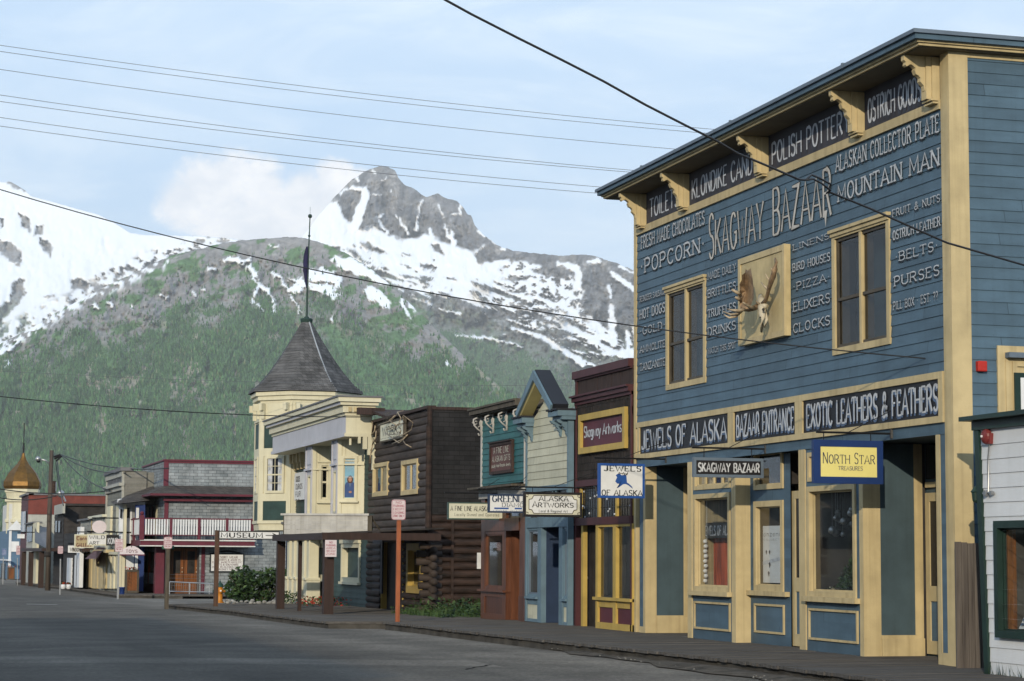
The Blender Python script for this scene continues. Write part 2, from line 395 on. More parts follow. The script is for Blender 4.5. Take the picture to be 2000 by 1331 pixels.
mat('curtain', (.45, .46, .46), .9, .2, 2, stretch=(12, 12, .4))
mat('poster_sky', (.16, .36, .50), .5, .15, 2)
mat('poster_coat', (.025, .07, .22), .6, .2)
mat('skin', (.40, .20, .13), .6, .1)
mat('hair', (.07, .03, .02), .6, .2)
mat('rust_cloth', (.42, .085, .03), .8, .3, 2, stretch=(6, 6, .5))
mat('interior', (.045, .04, .038), .9, .3)
mat('interior_tan', (.34, .28, .17), .9, .2, stretch=(10, 10, .4))
mat('cardboard_gold', (.30, .16, .03), .6, .2)
mat('wire', (.02, .02, .022), .5, .1)
mat('wire_gray', (.16, .17, .19), .5, .1)
mat('sash_brown', (.085, .07, .05), .6, .2)
mat('concrete', (.22, .21, .19), .9, .15, 3)
shingle_mat('shingle_gray', (.34, .37, .39), (.22, .25, .27), .34, .135)
shingle_mat('shingle_black', (.018, .018, .019), (.028, .027, .028), .3, .13, (.004, .004, .004))
shingle_mat('shingle_brown', (.030, .025, .022), (.050, .038, .033), .16, .15, (.006, .005, .005))
shingle_mat('shingle_roof', (.085, .086, .09), (.15, .15, .155), .16, .115, (.03, .03, .03), .55)
shingle_mat('shingle_skirt', (.12, .105, .095), (.07, .062, .06), .12, .1, (.03, .028, .026), .3)
shingle_mat('stucco_gray', (.20, .20, .18), (.24, .23, .21), .3, .14, (.14, .14, .13), .2)

def board_tone(name, h, ph, L=3.7):    # every board its own age and shade, with butt joints and nail heads
    t = M[name].node_tree; b = t.nodes['Principled BSDF']; src = b.inputs['Base Color'].links[0].from_socket
    tcn = nn(t, 'ShaderNodeTexCoord'); sx = nn(t, 'ShaderNodeSeparateXYZ'); t.links.new(tcn.outputs['Object'], sx.inputs[0])
    def m(op, a, b_=None, c_=None, cl=False):
        k = nn(t, 'ShaderNodeMath', operation=op, use_clamp=cl)
        for i, v in enumerate((a, b_, c_)):
            if v is None: continue
            if isinstance(v, (int, float)): k.inputs[i].default_value = v
            else: t.links.new(v, k.inputs[i])
        return k.outputs[0]
    row = m('FLOOR', m('MULTIPLY_ADD', sx.outputs[2], 1/h, ph)); u = m('ADD', sx.outputs[0], sx.outputs[1])
    wn = nn(t, 'ShaderNodeTexWhiteNoise', noise_dimensions='1D'); t.links.new(row, wn.inputs['W'])
    pos = m('MULTIPLY_ADD', u, 1/L, m('MULTIPLY', wn.outputs[0], 7.3)); col_ = m('FLOOR', pos); fr = m('FRACT', pos)
    w2 = nn(t, 'ShaderNodeTexWhiteNoise', noise_dimensions='2D'); cx = nn(t, 'ShaderNodeCombineXYZ'); t.links.new(row, cx.inputs[0]); t.links.new(col_, cx.inputs[1]); t.links.new(cx.outputs[0], w2.inputs['Vector'])
    tone = m('MULTIPLY_ADD', w2.outputs[0], .22, .89); joint = m('LESS_THAN', fr, .0035)
    zf = m('FRACT', m('MULTIPLY_ADD', sx.outputs[2], 1/h, ph)); nu = m('FRACT', m('MULTIPLY', u, 1/.41)); nail = m('MULTIPLY', m('LESS_THAN', m('ABSOLUTE', m('SUBTRACT', nu, .5)), .022), m('LESS_THAN', m('ABSOLUTE', m('SUBTRACT', zf, .16)), .05))
    g = m('MULTIPLY', tone, m('SUBTRACT', 1, m('MAXIMUM', m('MULTIPLY', joint, .5), m('MULTIPLY', nail, .22))))
    sc = nn(t, 'ShaderNodeVectorMath', operation='SCALE'); t.links.new(src, sc.inputs[0]); t.links.new(g, sc.inputs['Scale']); t.links.new(sc.outputs[0], b.inputs['Base Color'])
board_tone('slate_blue', .165, .06); board_tone('teal', .145, .3); board_tone('pale_cream', .17, .1); board_tone('forest_siding', .16, .2)

# ---------------------------------------------------------------- lettering: every character is drawn from strokes
def arc(cx, cy, rx, ry, a0, a1, n=9):
    return [(cx+rx*math.cos(R(a0+(a1-a0)*i/n)), cy+ry*math.sin(R(a0+(a1-a0)*i/n))) for i in range(n+1)]
_b = lambda y0, y1, w, x=.0: [(x, y1), (w*.45, y1)]+arc(w*.5, (y0+y1)/2, w*.42, (y1-y0)/2, 90, -90, 8)[1:-1]+[(w*.45, y0), (x, y0)]
GL = {
 'A': (.72, [[(0, 0), (.36, 1), (.72, 0)], [(.12, .33), (.60, .33)]]),
 'B': (.6, [[(.04, 0), (.04, 1)], [(.04, 1), (.3, 1)]+arc(.32, .76, .22, .24, 90, -90, 8)+[(.04, .52)], [(.04, .52), (.32, .52)]+arc(.34, .26, .24, .26, 90, -90, 8)+[(.04, 0)]]),
 'C': (.62, [arc(.34, .5, .30, .5, 42, 318, 14)]),
 'D': (.64, [[(.04, 0), (.04, 1)], [(.04, 1), (.26, 1)]+arc(.28, .5, .32, .5, 90, -90, 12)+[(.04, 0)]]),
 'E': (.54, [[(.04, 0), (.04, 1)], [(.04, 1), (.5, 1)], [(.04, .52), (.4, .52)], [(.04, 0), (.52, 0)]]),
 'F': (.52, [[(.04, 0), (.04, 1)], [(.04, 1), (.5, 1)], [(.04, .52), (.4, .52)]]),
 'G': (.66, [arc(.34, .5, .30, .5, 45, 350, 14), [(.64, .12), (.64, .44), (.4, .44)]]),
 'H': (.66, [[(.04, 0), (.04, 1)], [(.62, 0), (.62, 1)], [(.04, .52), (.62, .52)]]),
 'I': (.16, [[(.08, 0), (.08, 1)]]),
 'J': (.5, [[(.4, 1), (.4, .22)]+arc(.22, .22, .18, .22, 0, -170, 7)]),
 'K': (.64, [[(.04, 0), (.04, 1)], [(.58, 1), (.06, .42)], [(.2, .56), (.62, 0)]]),
 'L': (.54, [[(.04, 0), (.04, 1)], [(.04, 0), (.52, 0)]]),
 'M': (.82, [[(.04, 0), (.06, 1), (.41, .22), (.76, 1), (.78, 0)]]),
 'N': (.68, [[(.04, 0), (.04, 1)], [(.04, 1), (.64, 0)], [(.64, 0), (.64, 1)]]),
 'O': (.68, [arc(.34, .5, .30, .5, 90, 450, 18)]),
 'P': (.58, [[(.04, 0), (.04, 1)], [(.04, 1), (.3, 1)]+arc(.3, .73, .25, .27, 90, -90, 8)+[(.04, .46)]]),
 'Q': (.68, [arc(.34, .5, .30, .5, 90, 450, 18), [(.4, .2), (.66, -.06)]]),
 'R': (.64, [[(.04, 0), (.04, 1)], [(.04, 1), (.3, 1)]+arc(.3, .75, .25, .25, 90, -90, 8)+[(.04, .5)], [(.3, .5), (.6, 0)]]),
 'S': (.56, [arc(.28, .75, .23, .25, 25, 270, 10)+arc(.28, .25, .24, .25, 90, -155, 10)[1:]]),
 'T': (.6, [[(.3, 0), (.3, 1)], [(.0, 1), (.6, 1)]]),
 'U': (.66, [[(.04, 1), (.04, .3)]+arc(.33, .3, .29, .3, 180, 360, 10)+[(.62, 1)]]),
 'V': (.68, [[(0, 1), (.34, 0), (.68, 1)]]),
 'W': (.94, [[(0, 1), (.24, 0), (.47, .8), (.70, 0), (.94, 1)]]),
 'X': (.66, [[(.02, 0), (.64, 1)], [(.02, 1), (.64, 0)]]),
 'Y': (.66, [[(0, 1), (.33, .48), (.66, 1)], [(.33, .48), (.33, 0)]]),
 'Z': (.6, [[(.04, 1), (.56, 1), (.03, 0), (.58, 0)]]),
 '&': (.7, [[(.66, 0), (.2, .72)]+arc(.32, .82, .14, .18, 200, -30, 8)+[(.14, .42)]+arc(.24, .22, .2, .22, 130, 330, 8)+[(.62, .46)]]),
 '?': (.46, [arc(.22, .76, .2, .24, 165, -60, 9)+[(.22, .42), (.22, .26)], [(.22, .0), (.22, .08)]]),
 '.': (.14, [[(.07, 0), (.07, .09)]]), '~': (.26, [[(.13, .44), (.13, .60)]]), ',': (.14, [[(.08, .06), (.03, -.1)]]),
 "'": (.12, [[(.06, .8), (.06, 1)]]), '-': (.4, [[(.06, .48), (.34, .48)]]), '>': (.9, [[(0, .5), (.9, .5)], [(.62, .82), (.9, .5), (.62, .18)]]),
 '1': (.3, [[(.04, .82), (.17, 1), (.17, 0)]]), '2': (.54, [arc(.26, .74, .22, .26, 170, -35, 8)+[(.04, 0), (.52, 0)]]), '0': (.56, [arc(.28, .5, .24, .5, 90, 450, 16)]),
 'a': (.5, [arc(.23, .3, .19, .3, 60, 300, 10), [(.42, .62), (.42, 0)]]), 'c': (.46, [arc(.25, .31, .21, .31, 50, 310, 10)]),
 'd': (.5, [arc(.23, .31, .19, .31, 60, 300, 10), [(.44, 1), (.44, 0)]]), 'e': (.5, [[(.05, .34), (.44, .34)]+arc(.25, .31, .21, .31, 8, 310, 11)]),
 'g': (.5, [arc(.23, .33, .19, .29, 60, 300, 10), [(.43, .62), (.43, -.1)]+arc(.24, -.1, .19, .18, 0, -160, 7)]),
 'i': (.16, [[(.08, 0), (.08, .62)], [(.08, .8), (.08, .9)]]), 'k': (.48, [[(.05, 0), (.05, 1)], [(.42, .62), (.07, .28)], [(.18, .38), (.46, 0)]]),
 'l': (.16, [[(.08, 0), (.08, 1)]]), 'n': (.5, [[(.05, 0), (.05, .62)], arc(.24, .4, .19, .22, 180, 0, 8)+[(.43, 0)]]),
 'o': (.52, [arc(.26, .31, .21, .31, 90, 450, 14)]), 'r': (.36, [[(.05, 0), (.05, .62)], arc(.24, .38, .17, .24, 160, 60, 5)]),
 's': (.42, [arc(.21, .46, .16, .16, 30, 270, 8)+arc(.21, .15, .17, .15, 90, -150, 8)[1:]]), 't': (.34, [[(.15, .9), (.15, .1), (.28, 0)], [(.0, .62), (.32, .62)]]),
 'u': (.5, [[(.05, .62), (.05, .2)]+arc(.24, .2, .19, .2, 180, 360, 8), [(.43, .62), (.43, 0)]]), 'w': (.68, [[(0, .62), (.18, 0), (.34, .5), (.5, 0), (.68, .62)]]),
 'y': (.46, [[(0, .62), (.24, .02)], [(.46, .62), (.14, -.26), (.04, -.26)]]), 'h': (.5, [[(.05, 0), (.05, 1)], arc(.24, .4, .19, .22, 180, 0, 8)+[(.43, 0)]]),
 'v': (.48, [[(0, .62), (.24, 0), (.48, .62)]]), 'm': (.76, [[(.05, 0), (.05, .62)], arc(.22, .42, .17, .2, 180, 0, 7)+[(.39, 0)], arc(.56, .42, .17, .2, 180, 0, 7)+[(.73, 0)]]),
 'p': (.5, [[(.05, .62), (.05, -.3)], arc(.25, .31, .2, .31, 120, -120, 10)]), 'z': (.44, [[(.04, .62), (.4, .62), (.03, 0), (.42, 0)]]),
}
def _stroke(mb, fr, pts, tv, th, c, mi, closed=False):
    n = len(pts)
    if n < 2: return
    L = []
    for i, p in enumerate(pts):
        q0 = pts[i-1] if i > 0 else (pts[-2] if closed else None); q1 = pts[i+1] if i < n-1 else (pts[1] if closed else None)
        d0 = (p[0]-q0[0], p[1]-q0[1]) if q0 else (q1[0]-p[0], q1[1]-p[1]); d1 = (q1[0]-p[0], q1[1]-p[1]) if q1 else d0
        l0 = math.hypot(*d0) or 1; l1 = math.hypot(*d1) or 1
        dx, dy = d0[0]/l0+d1[0]/l1, d0[1]/l0+d1[1]/l1; l = math.hypot(dx, dy)
        if l < 1e-6: dx, dy, l = d1[0]/l1, d1[1]/l1, 1
        dx /= l; dy /= l
        mit = min(1.9, 1/max(.35, l/2))
        w = (tv*abs(dy)+th*abs(dx))/2*mit
        L.append(((p[0]-dy*w, p[1]+dx*w), (p[0]+dy*w, p[1]-dx*w)))
    for i in range(n-1):
        a, b = L[i], L[i+1]
        mb.face([fr.P(*a[1], c), fr.P(*b[1], c), fr.P(*b[0], c), fr.P(*a[0], c)], mi)
def write(mb, fr, s, a0, a1, z0, z1, c, mi=0, tv=.15, th=.09, serif=.0, gap=.16, big=None, sh=None, skew=0):
    """draw s between a0..a1 along the plane, baseline z0, cap height to z1. sh=(da,dz,mi) adds a painted drop shade"""
    if sh: write(mb, fr, s, a0+sh[0], a1+sh[0], z0+sh[1], z1+sh[1], c-.003, sh[2], tv*1.15, th*1.3, serif, gap, big)
    H = z1-z0; w = 0
    for ch in s: w += (.36 if ch == ' ' else GL[ch][0])+gap
    w -= gap; sx = (a1-a0)/w/H; x = 0; k = 0
    TV, TH = tv*H*min(1, max(.5, sx**.5)), th*H
    for idx, ch in enumerate(s):
        if ch == ' ': x += .36+gap; continue
        gw, st = GL[ch]; sc, zo = (1, 0)
        if big and idx in big: sc, zo = big[idx]
        def T(p): return (a0+(x+p[0])*H*sx, z0+zo*H+p[1]*H*sc)
        for pts in st:
            q = [T(p) for p in pts]; cl = len(pts) > 8 and abs(pts[0][0]-pts[-1][0])+abs(pts[0][1]-pts[-1][1]) < .01
            _stroke(mb, fr, q, TV, TH, c+.0006*(k % 5), mi, cl); k += 1
            if serif:
                for e, nx in ((pts[0], pts[1]), (pts[-1], pts[-2])):
                    if cl: break
                    dx, dy = abs(nx[0]-e[0]), abs(nx[1]-e[1])
                    if dy > dx*.8 and ch not in 'CGSU&?.~,\'aceo':
                        p = T(e); up = 1 if nx[1] > e[1] else -1
                        _stroke(mb, fr, [(p[0]-serif*H*sx, p[1]+TH*.5*up), (p[0]+serif*H*sx, p[1]+TH*.5*up)], TV, TH, c+.0006*(k % 5), mi); k += 1
                    elif dx > dy*2 and ch in 'EFTLZ':
                        p = T(e)
                        if ch == 'T' or e[0] > .3 or (ch == 'Z' and e == pts[0]):
                            s2 = .16*H*(1 if e[1] < .3 else -1) if abs(e[1]-.52) > .1 else 0
                            if s2: _stroke(mb, fr, [(p[0], p[1]), (p[0], p[1]+s2)], TV*.7, TH, c+.0006*(k % 5), mi); k += 1
                if ch == 'U':
                    for e in (pts[0], pts[-1]):
                        p = T(e); _stroke(mb, fr, [(p[0]-serif*H*sx, p[1]-TH*.5), (p[0]+serif*H*sx, p[1]-TH*.5)], TV, TH, c+.0006*(k % 5), mi); k += 1
                if ch in 'CGS':
                    p = T(pts[0])
                    if len(pts) > 5: _stroke(mb, fr, [(p[0], p[1]-.02*H), (p[0], p[1]+.16*H)], TV*.7, TH, c+.0006*(k % 5), mi); k += 1
        x += gw+gap
def wpx(mb, fr, s, xl, yt, yb, xr, c=.0, **k):       # the same, from picture coordinates of the left cap top / left baseline / right end
    a0, z1 = fr.px(xl, yt, c); z0 = fr.px(xl, yb, c)[1]; y = yb
    for _ in range(4): a1 = fr.px(xr, y, c)[0]; y = proj(fr.P(a1, z0, c))[1]
    write(mb, fr, s, a0, a1, z0, z1, c, **k)

# ---------------------------------------------------------------- ground: land sheet, street, boardwalks
def sheet(name, xs, ys, zf, m, **tags):
    mb = MB(); n = len(xs)
    for y in ys:
        for x in xs: mb.v.append((x, y, zf(x, y)))
    for j in range(len(ys)-1):
        for i in range(n-1): mb.f.append((j*n+i, j*n+i+1, (j+1)*n+i+1, (j+1)*n+i)); mb.m.append(0)
    return put(name, mb, m, None, **tags)
YS = [-60, -20, 0, 10, 20, 30, 38, 45, 52, 60, 70, 80, 95, 110, 130, 160, 200, 240, 400, 900, 1600]
mat('land', (.09, .085, .075), .95, .3, .2)
mat('boardwalk', (.095, .089, .083), .85, .3, 2, .3, 30, (.5, 9, 1), col2=(.045, .04, .038))
mat('curb_plank', (.07, .065, .058), .9, .3, 2, .3, 30)
sheet('ground', [-9000, -2500, -600, -100, -20, 0, 20, 100, 600, 2500, 9000], [-600]+YS+[2500, 6000, 10500], lambda x, y: gz(y)-.14, 'land', kind='structure')
# asphalt: patches, worn wheel lines, a paler repair strip that crosses the street, fine aggregate
m = mat('road', (.125, .113, .097), .9, .2, .5, .7, 130); t = m.node_tree; b = t.nodes['Principled BSDF']
src = b.inputs['Base Color'].links[0].from_socket
tcn = nn(t, 'ShaderNodeTexCoord'); sx = nn(t, 'ShaderNodeSeparateXYZ'); t.links.new(tcn.outputs['Object'], sx.inputs[0])
def tm(op, a, b_=None, c_=None, clamp=False):
    m_ = nn(t, 'ShaderNodeMath', operation=op, use_clamp=clamp)
    for i, v in enumerate((a, b_, c_)):
        if v is None: continue
        if isinstance(v, (int, float)): m_.inputs[i].default_value = v
        else: t.links.new(v, m_.inputs[i])
    return m_.outputs[0]
wob = nn(t, 'ShaderNodeTexNoise'); wob.inputs['Scale'].default_value = .25; wob.inputs['Detail'].default_value = 4; t.links.new(tcn.outputs['Object'], wob.inputs[0])
yy = tm('ADD', sx.outputs[1], tm('MULTIPLY', sx.outputs[0], .24)); yy = tm('ADD', yy, tm('MULTIPLY_ADD', wob.outputs[0], .9, -.45))
band = tm('SUBTRACT', 1, tm('SMOOTH_MIN', tm('MULTIPLY', tm('ABSOLUTE', tm('SUBTRACT', yy, 34.5)), 1.0), 1, .3), clamp=True)
band = tm('MULTIPLY', tm('MINIMUM', tm('MULTIPLY', band, 5), 1), tm('LESS_THAN', sx.outputs[0], 9))
yy2 = tm('ADD', tm('ADD', sx.outputs[1], tm('MULTIPLY', sx.outputs[0], -.5)), tm('MULTIPLY_ADD', wob.outputs[0], 3, -1.5))
band2 = tm('MULTIPLY', tm('SUBTRACT', 1, tm('MULTIPLY', tm('ABSOLUTE', tm('SUBTRACT', yy2, 36.2)), 2.2), clamp=True), .6)
fine = nn(t, 'ShaderNodeTexNoise'); fine.inputs['Scale'].default_value = 14; fine.inputs['Detail'].default_value = 8; fine.inputs['Roughness'].default_value = .8; t.links.new(tcn.outputs['Object'], fine.inputs[0])
f2 = nn(t, 'ShaderNodeMapRange'); f2.inputs[1].default_value = .35; f2.inputs[2].default_value = .65; f2.inputs[3].default_value = .45; f2.inputs[4].default_value = 1.62; t.links.new(fine.outputs[0], f2.inputs[0])
mp = nn(t, 'ShaderNodeMapping'); mp.inputs['Scale'].default_value = (.55, .07, 1); t.links.new(tcn.outputs['Object'], mp.inputs[0])
lane = nn(t, 'ShaderNodeTexNoise'); lane.inputs['Scale'].default_value = 1; lane.inputs['Detail'].default_value = 6; lane.inputs['Distortion'].default_value = .4; t.links.new(mp.outputs[0], lane.inputs[0])
l2 = nn(t, 'ShaderNodeMapRange'); l2.inputs[1].default_value = .35; l2.inputs[2].default_value = .65; l2.inputs[3].default_value = .78; l2.inputs[4].default_value = 1.2; t.links.new(lane.outputs[0], l2.inputs[0])
edge = nn(t, 'ShaderNodeMapRange', interpolation_type='SMOOTHSTEP'); edge.inputs[1].default_value = 5.5; edge.inputs[2].default_value = 11.2; edge.inputs[3].default_value = .72; edge.inputs[4].default_value = 1.5; t.links.new(sx.outputs[0], edge.inputs[0])  # paler sandy kerb edge, with sunlight there and shade mid-street put into the colour
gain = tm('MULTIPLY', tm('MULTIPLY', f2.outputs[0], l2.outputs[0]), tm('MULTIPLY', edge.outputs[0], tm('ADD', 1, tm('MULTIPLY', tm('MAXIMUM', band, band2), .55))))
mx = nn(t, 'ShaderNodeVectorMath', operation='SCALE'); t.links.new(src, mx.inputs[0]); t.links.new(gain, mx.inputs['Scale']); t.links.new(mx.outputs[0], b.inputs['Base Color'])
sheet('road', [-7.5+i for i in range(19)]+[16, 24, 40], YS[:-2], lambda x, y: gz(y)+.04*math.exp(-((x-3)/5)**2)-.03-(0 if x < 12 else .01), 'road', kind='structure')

# boardwalk in three lengths, planks across, thick edge plank with a dark gap under it
def boardwalk(pts_out, pts_in, name='boardwalk', dz=.15):
    """outer (street) and inner edges, far to near; single planks, slightly uneven"""
    mb = MB(); n = len(pts_out)
    for i in range(n-1):
        o0, o1, i0, i1 = map(np.array, (pts_out[i], pts_out[i+1], pts_in[i], pts_in[i+1]))
        k = max(1, int(np.linalg.norm(o1-o0)/.19))
        for j in range(k):
            f0, f1 = j/k, (j+1)/k-.035/k*5*.4
            A, B_, C_, D_ = o0+(o1-o0)*f0, o0+(o1-o0)*f1, i0+(i1-i0)*f1, i0+(i1-i0)*f0
            h = random.uniform(-.006, .006); e = random.uniform(-.025, .02)
            dirn = (A-D_)/max(.1, np.linalg.norm(A-D_)); A = A+dirn*e; B_ = B_+dirn*e
            Z = lambda q, w=0: (q[0], q[1], gz(q[1])+dz+h+w)
            mb.hexa([Z(B_, -.045), Z(C_, -.045), Z(D_, -.045), Z(A, -.045), Z(B_), Z(C_), Z(D_), Z(A)])
        # sleeper below and set back
        for a, b_ in ((o0, o1),):
            d = (i0-o0)/np.linalg.norm(i0-o0)*.06
            q = [(a+d), (b_+d), (b_+d*2.5), (a+d*2.5)]
            mb.hexa([(p[0], p[1], gz(p[1])-.03) for p in q]+[(p[0], p[1], gz(p[1])+dz-.05) for p in q], 1)
    put(name, mb, ['boardwalk', 'curb_plank'], None, kind='structure')
g = lambda x, y, dz=.15: tuple(G(x, y, dz)[:2])
A1 = g(748, 1215); A2 = g(850, 1226); A3 = g(1010, 1244)
boardwalk([(13.2, A1[1]+1.5), A1, A2, A3, (11.9, 30), (11.9, 15)], [(14.6, A1[1]+2.0), (15.6, A1[1]), (15.6, A2[1]), (16.4, A3[1]), (16.4, 30), (16.4, 15)])
B1, B2, B3, B4 = g(325, 1180, .13), g(450, 1192, .13), g(560, 1206, .13), g(636, 1215, .13)
boardwalk([(B1[0]+3, B1[1]+.6), B1, B2, B3, B4, (B4[0]+2.5, B4[1]-.6)], [(15.4, B1[1]+.6), (15.4, B1[1]), (15.4, B2[1]), (15.4, B3[1]), (15.4, B4[1]), (15.4, B4[1]-.6)], dz=.13)
D1, D2, D3 = g(30, 1138, .12), g(115, 1147, .12), g(226, 1162, .12)
boardwalk([D1, D2, D3, (D3[0]+2.5, D3[1]-1.5)], [(15, D1[1]), (15, D2[1]), (15, D3[1]), (15, D3[1]-1.5)], dz=.12)
mat('gravel', (.24, .23, .21), .95, .35, 12, .8, 60)
mb = MB()
for i in range(420):      # sand and grit washed against the boardwalk edge
    y = random.uniform(24, 60); x = 11.9+random.uniform(-.5, .05)*(1 if y < 44 else .6)-(0 if y < 44 else (y-44)*.03)
    r_ = random.uniform(.008, .022); mb.lathe((x, y, gz(y)), [(r_, 0), (r_*.7, r_*.7), (.001, r_*.9)], 5)
put('gravel', mb, 'gravel', None, kind='stuff', label='pale grit lying along the foot of the boardwalk edge', category='gravel')
mat('lane_paint', (.55, .54, .5), .8, .3, 6)
mb = MB(); p = G(52, 1181); q = G(112, 1182); mb.face([(p[0], p[1]-.1, gz(p[1])+.012), (q[0], q[1]-.1, gz(q[1])+.012), (q[0], q[1]+.25, gz(q[1])+.012), (p[0], p[1]+.25, gz(p[1])+.012)])
put('road_marking', mb, 'lane_paint', None, kind='structure')

# cracks sealed with tar, oil drips, a manhole cover, and the dirt gutter under the boardwalk edge
mat('tar', (.03, .029, .028), .95, .2, spec=.05)
mat('dirt', (.10, .085, .068), .95, .35, 3, .8, 40)
mb = MB()
ys__ = list(np.arange(14, 62, .6)); prev = None
for y in ys__:
    xo = 11.97 if y < 44 else 11.97-(y-44)*.045; xi = xo-.55-.12*math.sin(y*1.3)-.08*math.sin(y*3.1)
    cur = ((xi, y, gz(y)-.012+.04*math.exp(-((xi-3)/5)**2)*0), (xi+.25, y, gz(y)+.025), (xo+.15, y, gz(y)+.045))
    if prev and not (49.4 < y < 58.5):
        for k_ in (0, 1): mb.face([prev[k_], prev[k_+1], cur[k_+1], cur[k_]][::-1][::-1])
    prev = cur
put('gutter', mb, 'dirt', None, kind='structure')
random.seed(21)
def crack(x, y, dx, dy, n, w):
    mb = MB(); p = (x, y)
    for i in range(n):
        q = (p[0]+dx+random.uniform(-.25, .25)*abs(dy)*1.2, p[1]+dy+random.uniform(-.3, .3)*abs(dx)*1.2); l = math.hypot(q[0]-p[0], q[1]-p[1]); nx, ny = -(q[1]-p[1])/l*w, (q[0]-p[0])/l*w
        Z = lambda v: gz(v[1])+.04*math.exp(-((v[0]-3)/5)**2)-.03+.006
        mb.face([(p[0]-nx, p[1]-ny, Z(p)), (q[0]-nx, q[1]-ny, Z(q)), (q[0]+nx, q[1]+ny, Z(q)), (p[0]+nx, p[1]+ny, Z(p))]); p = q
    put('road_crack', mb, 'tar', None, kind='structure')
for a in ((8.2, 30.5, .12, .2, 7, .02), (9.6, 33, .15, -.1, 5, .016), (7.2, 36.2, .25, .05, 6, .02)): crack(*a)

# ---------------------------------------------------------------- shared building pieces
def window(parent, fr, H, w=.09, col='cream', proud=.03, rec=.09, rows=(0,), cols=(0,), head=0, sill=0, room=.6, glass='glass', sashw=.035, sash=None, meet=None, inner='interior', name='window', label=None, curtain=False, muntin=.018):
    """H = opening (a0,a1,z0,z1) of the trim's outer edge; the wall must have this hole. rows/cols = fractions where bars run"""
    a0, a1, z0, z1 = H; mb = MB(); frame_boxes(fr, mb, a0, a1, z0, z1, w, -rec, proud, 0)
    if head: fr.box(mb, a0-.04, a1+.04, z1, z1+head, -.01, proud+.05)
    if sill: fr.box(mb, a0-.05, a1+.05, z0-sill, z0, -.01, proud+.06)
    o = put(name, mb, col, parent)
    if label: o['label'] = label
    b0, b1, y0, y1 = a0+w, a1-w, z0+w, z1-w
    s = MB(); frame_boxes(fr, s, b0, b1, y0, y1, sashw, -rec+.012, -rec+.05)
    for f in cols:
        if f: fr.box(s, b0+(b1-b0)*f-muntin, b0+(b1-b0)*f+muntin, y0+sashw, y1-sashw, -rec+.014, -rec+.048)
    for f in rows:
        if f: fr.box(s, b0+sashw, b1-sashw, y0+(y1-y0)*f-muntin, y0+(y1-y0)*f+muntin, -rec+.016, -rec+.054)
    put('sash', s, sash or col, o)
    gmb = MB(); gmb.face([fr.P(b0, y0, -rec+.02), fr.P(b1, y0, -rec+.02), fr.P(b1, y1, -rec+.02), fr.P(b0, y1, -rec+.02)])
    put('pane', gmb, glass, o)
    if glass.startswith('glass'):
        r_ = MB(); k = -rec-room; c0 = -rec-.005
        P = fr.P
        r_.face([P(b0, y0, k), P(b1, y0, k), P(b1, y1, k), P(b0, y1, k)])
        r_.face([P(b0, y0, c0), P(b0, y0, k), P(b0, y1, k), P(b0, y1, c0)]); r_.face([P(b1, y0, c0), P(b1, y0, k), P(b1, y1, k), P(b1, y1, c0)])
        r_.face([P(b0, y0, c0), P(b1, y0, c0), P(b1, y0, k), P(b0, y0, k)]); r_.face([P(b0, y1, c0), P(b1, y1, c0), P(b1, y1, k), P(b0, y1, k)])
        put('room', r_, inner, o)
        if curtain:
            cm = MB(); n = 14
            for sgn in (0, 1):
                for i in range(n):
                    f0, f1 = i/n*.3, (i+1)/n*.3; w_ = lambda f: .02*math.sin(f*90)
                    if sgn: f0, f1 = 1-f1, 1-f0
                    A, B_ = b0+(b1-b0)*f0, b0+(b1-b0)*f1
                    cm.face([P(A, y0, c0-.06+w_(f0)), P(B_, y0, c0-.06+w_(f1)), P(B_, y1, c0-.06+w_(f1)), P(A, y1, c0-.06+w_(f0))])
            put('curtain', cm, 'curtain', o)
    return o
def panel_door(parent, fr, a0, a1, z0, z1, col, glasscol='dark_glass', c=0., kick=None, name='door', gl=.5, knob=1, st=.13):
    mb = MB(); H = z1-z0; zs = z0+H*gl
    frame_boxes(fr, mb, a0, a1, zs-.08, z1, st, c-.045, c, 0); frame_boxes(fr, mb, a0, a1, z0, zs-.08, st, c-.045, c, 0, wt=.1, wb=.2)
    fr.box(mb, a0+st, a1-st, z0+.2, zs-.18, c-.04, c-.02, 1)
    o = put(name, mb, [col, kick or col], parent)
    g_ = MB(); g_.face([fr.P(a0+st, zs-.08+st, c-.02), fr.P(a1-st, zs-.08+st, c-.02), fr.P(a1-st, z1-st, c-.02), fr.P(a0+st, z1-st, c-.02)]); put('pane', g_, glasscol, o)
    if knob:
        k = MB(); ak = a1-.06 if knob > 0 else a0+.06
        k.ball(fr.P(ak, z0+1.0, c+.04), .03, 6); k.tube([fr.P(ak, z0+1.18, c), fr.P(ak, z0+1.18, c+.02)], .025, 8); put('handle', k, 'bone', o, True)
    return o
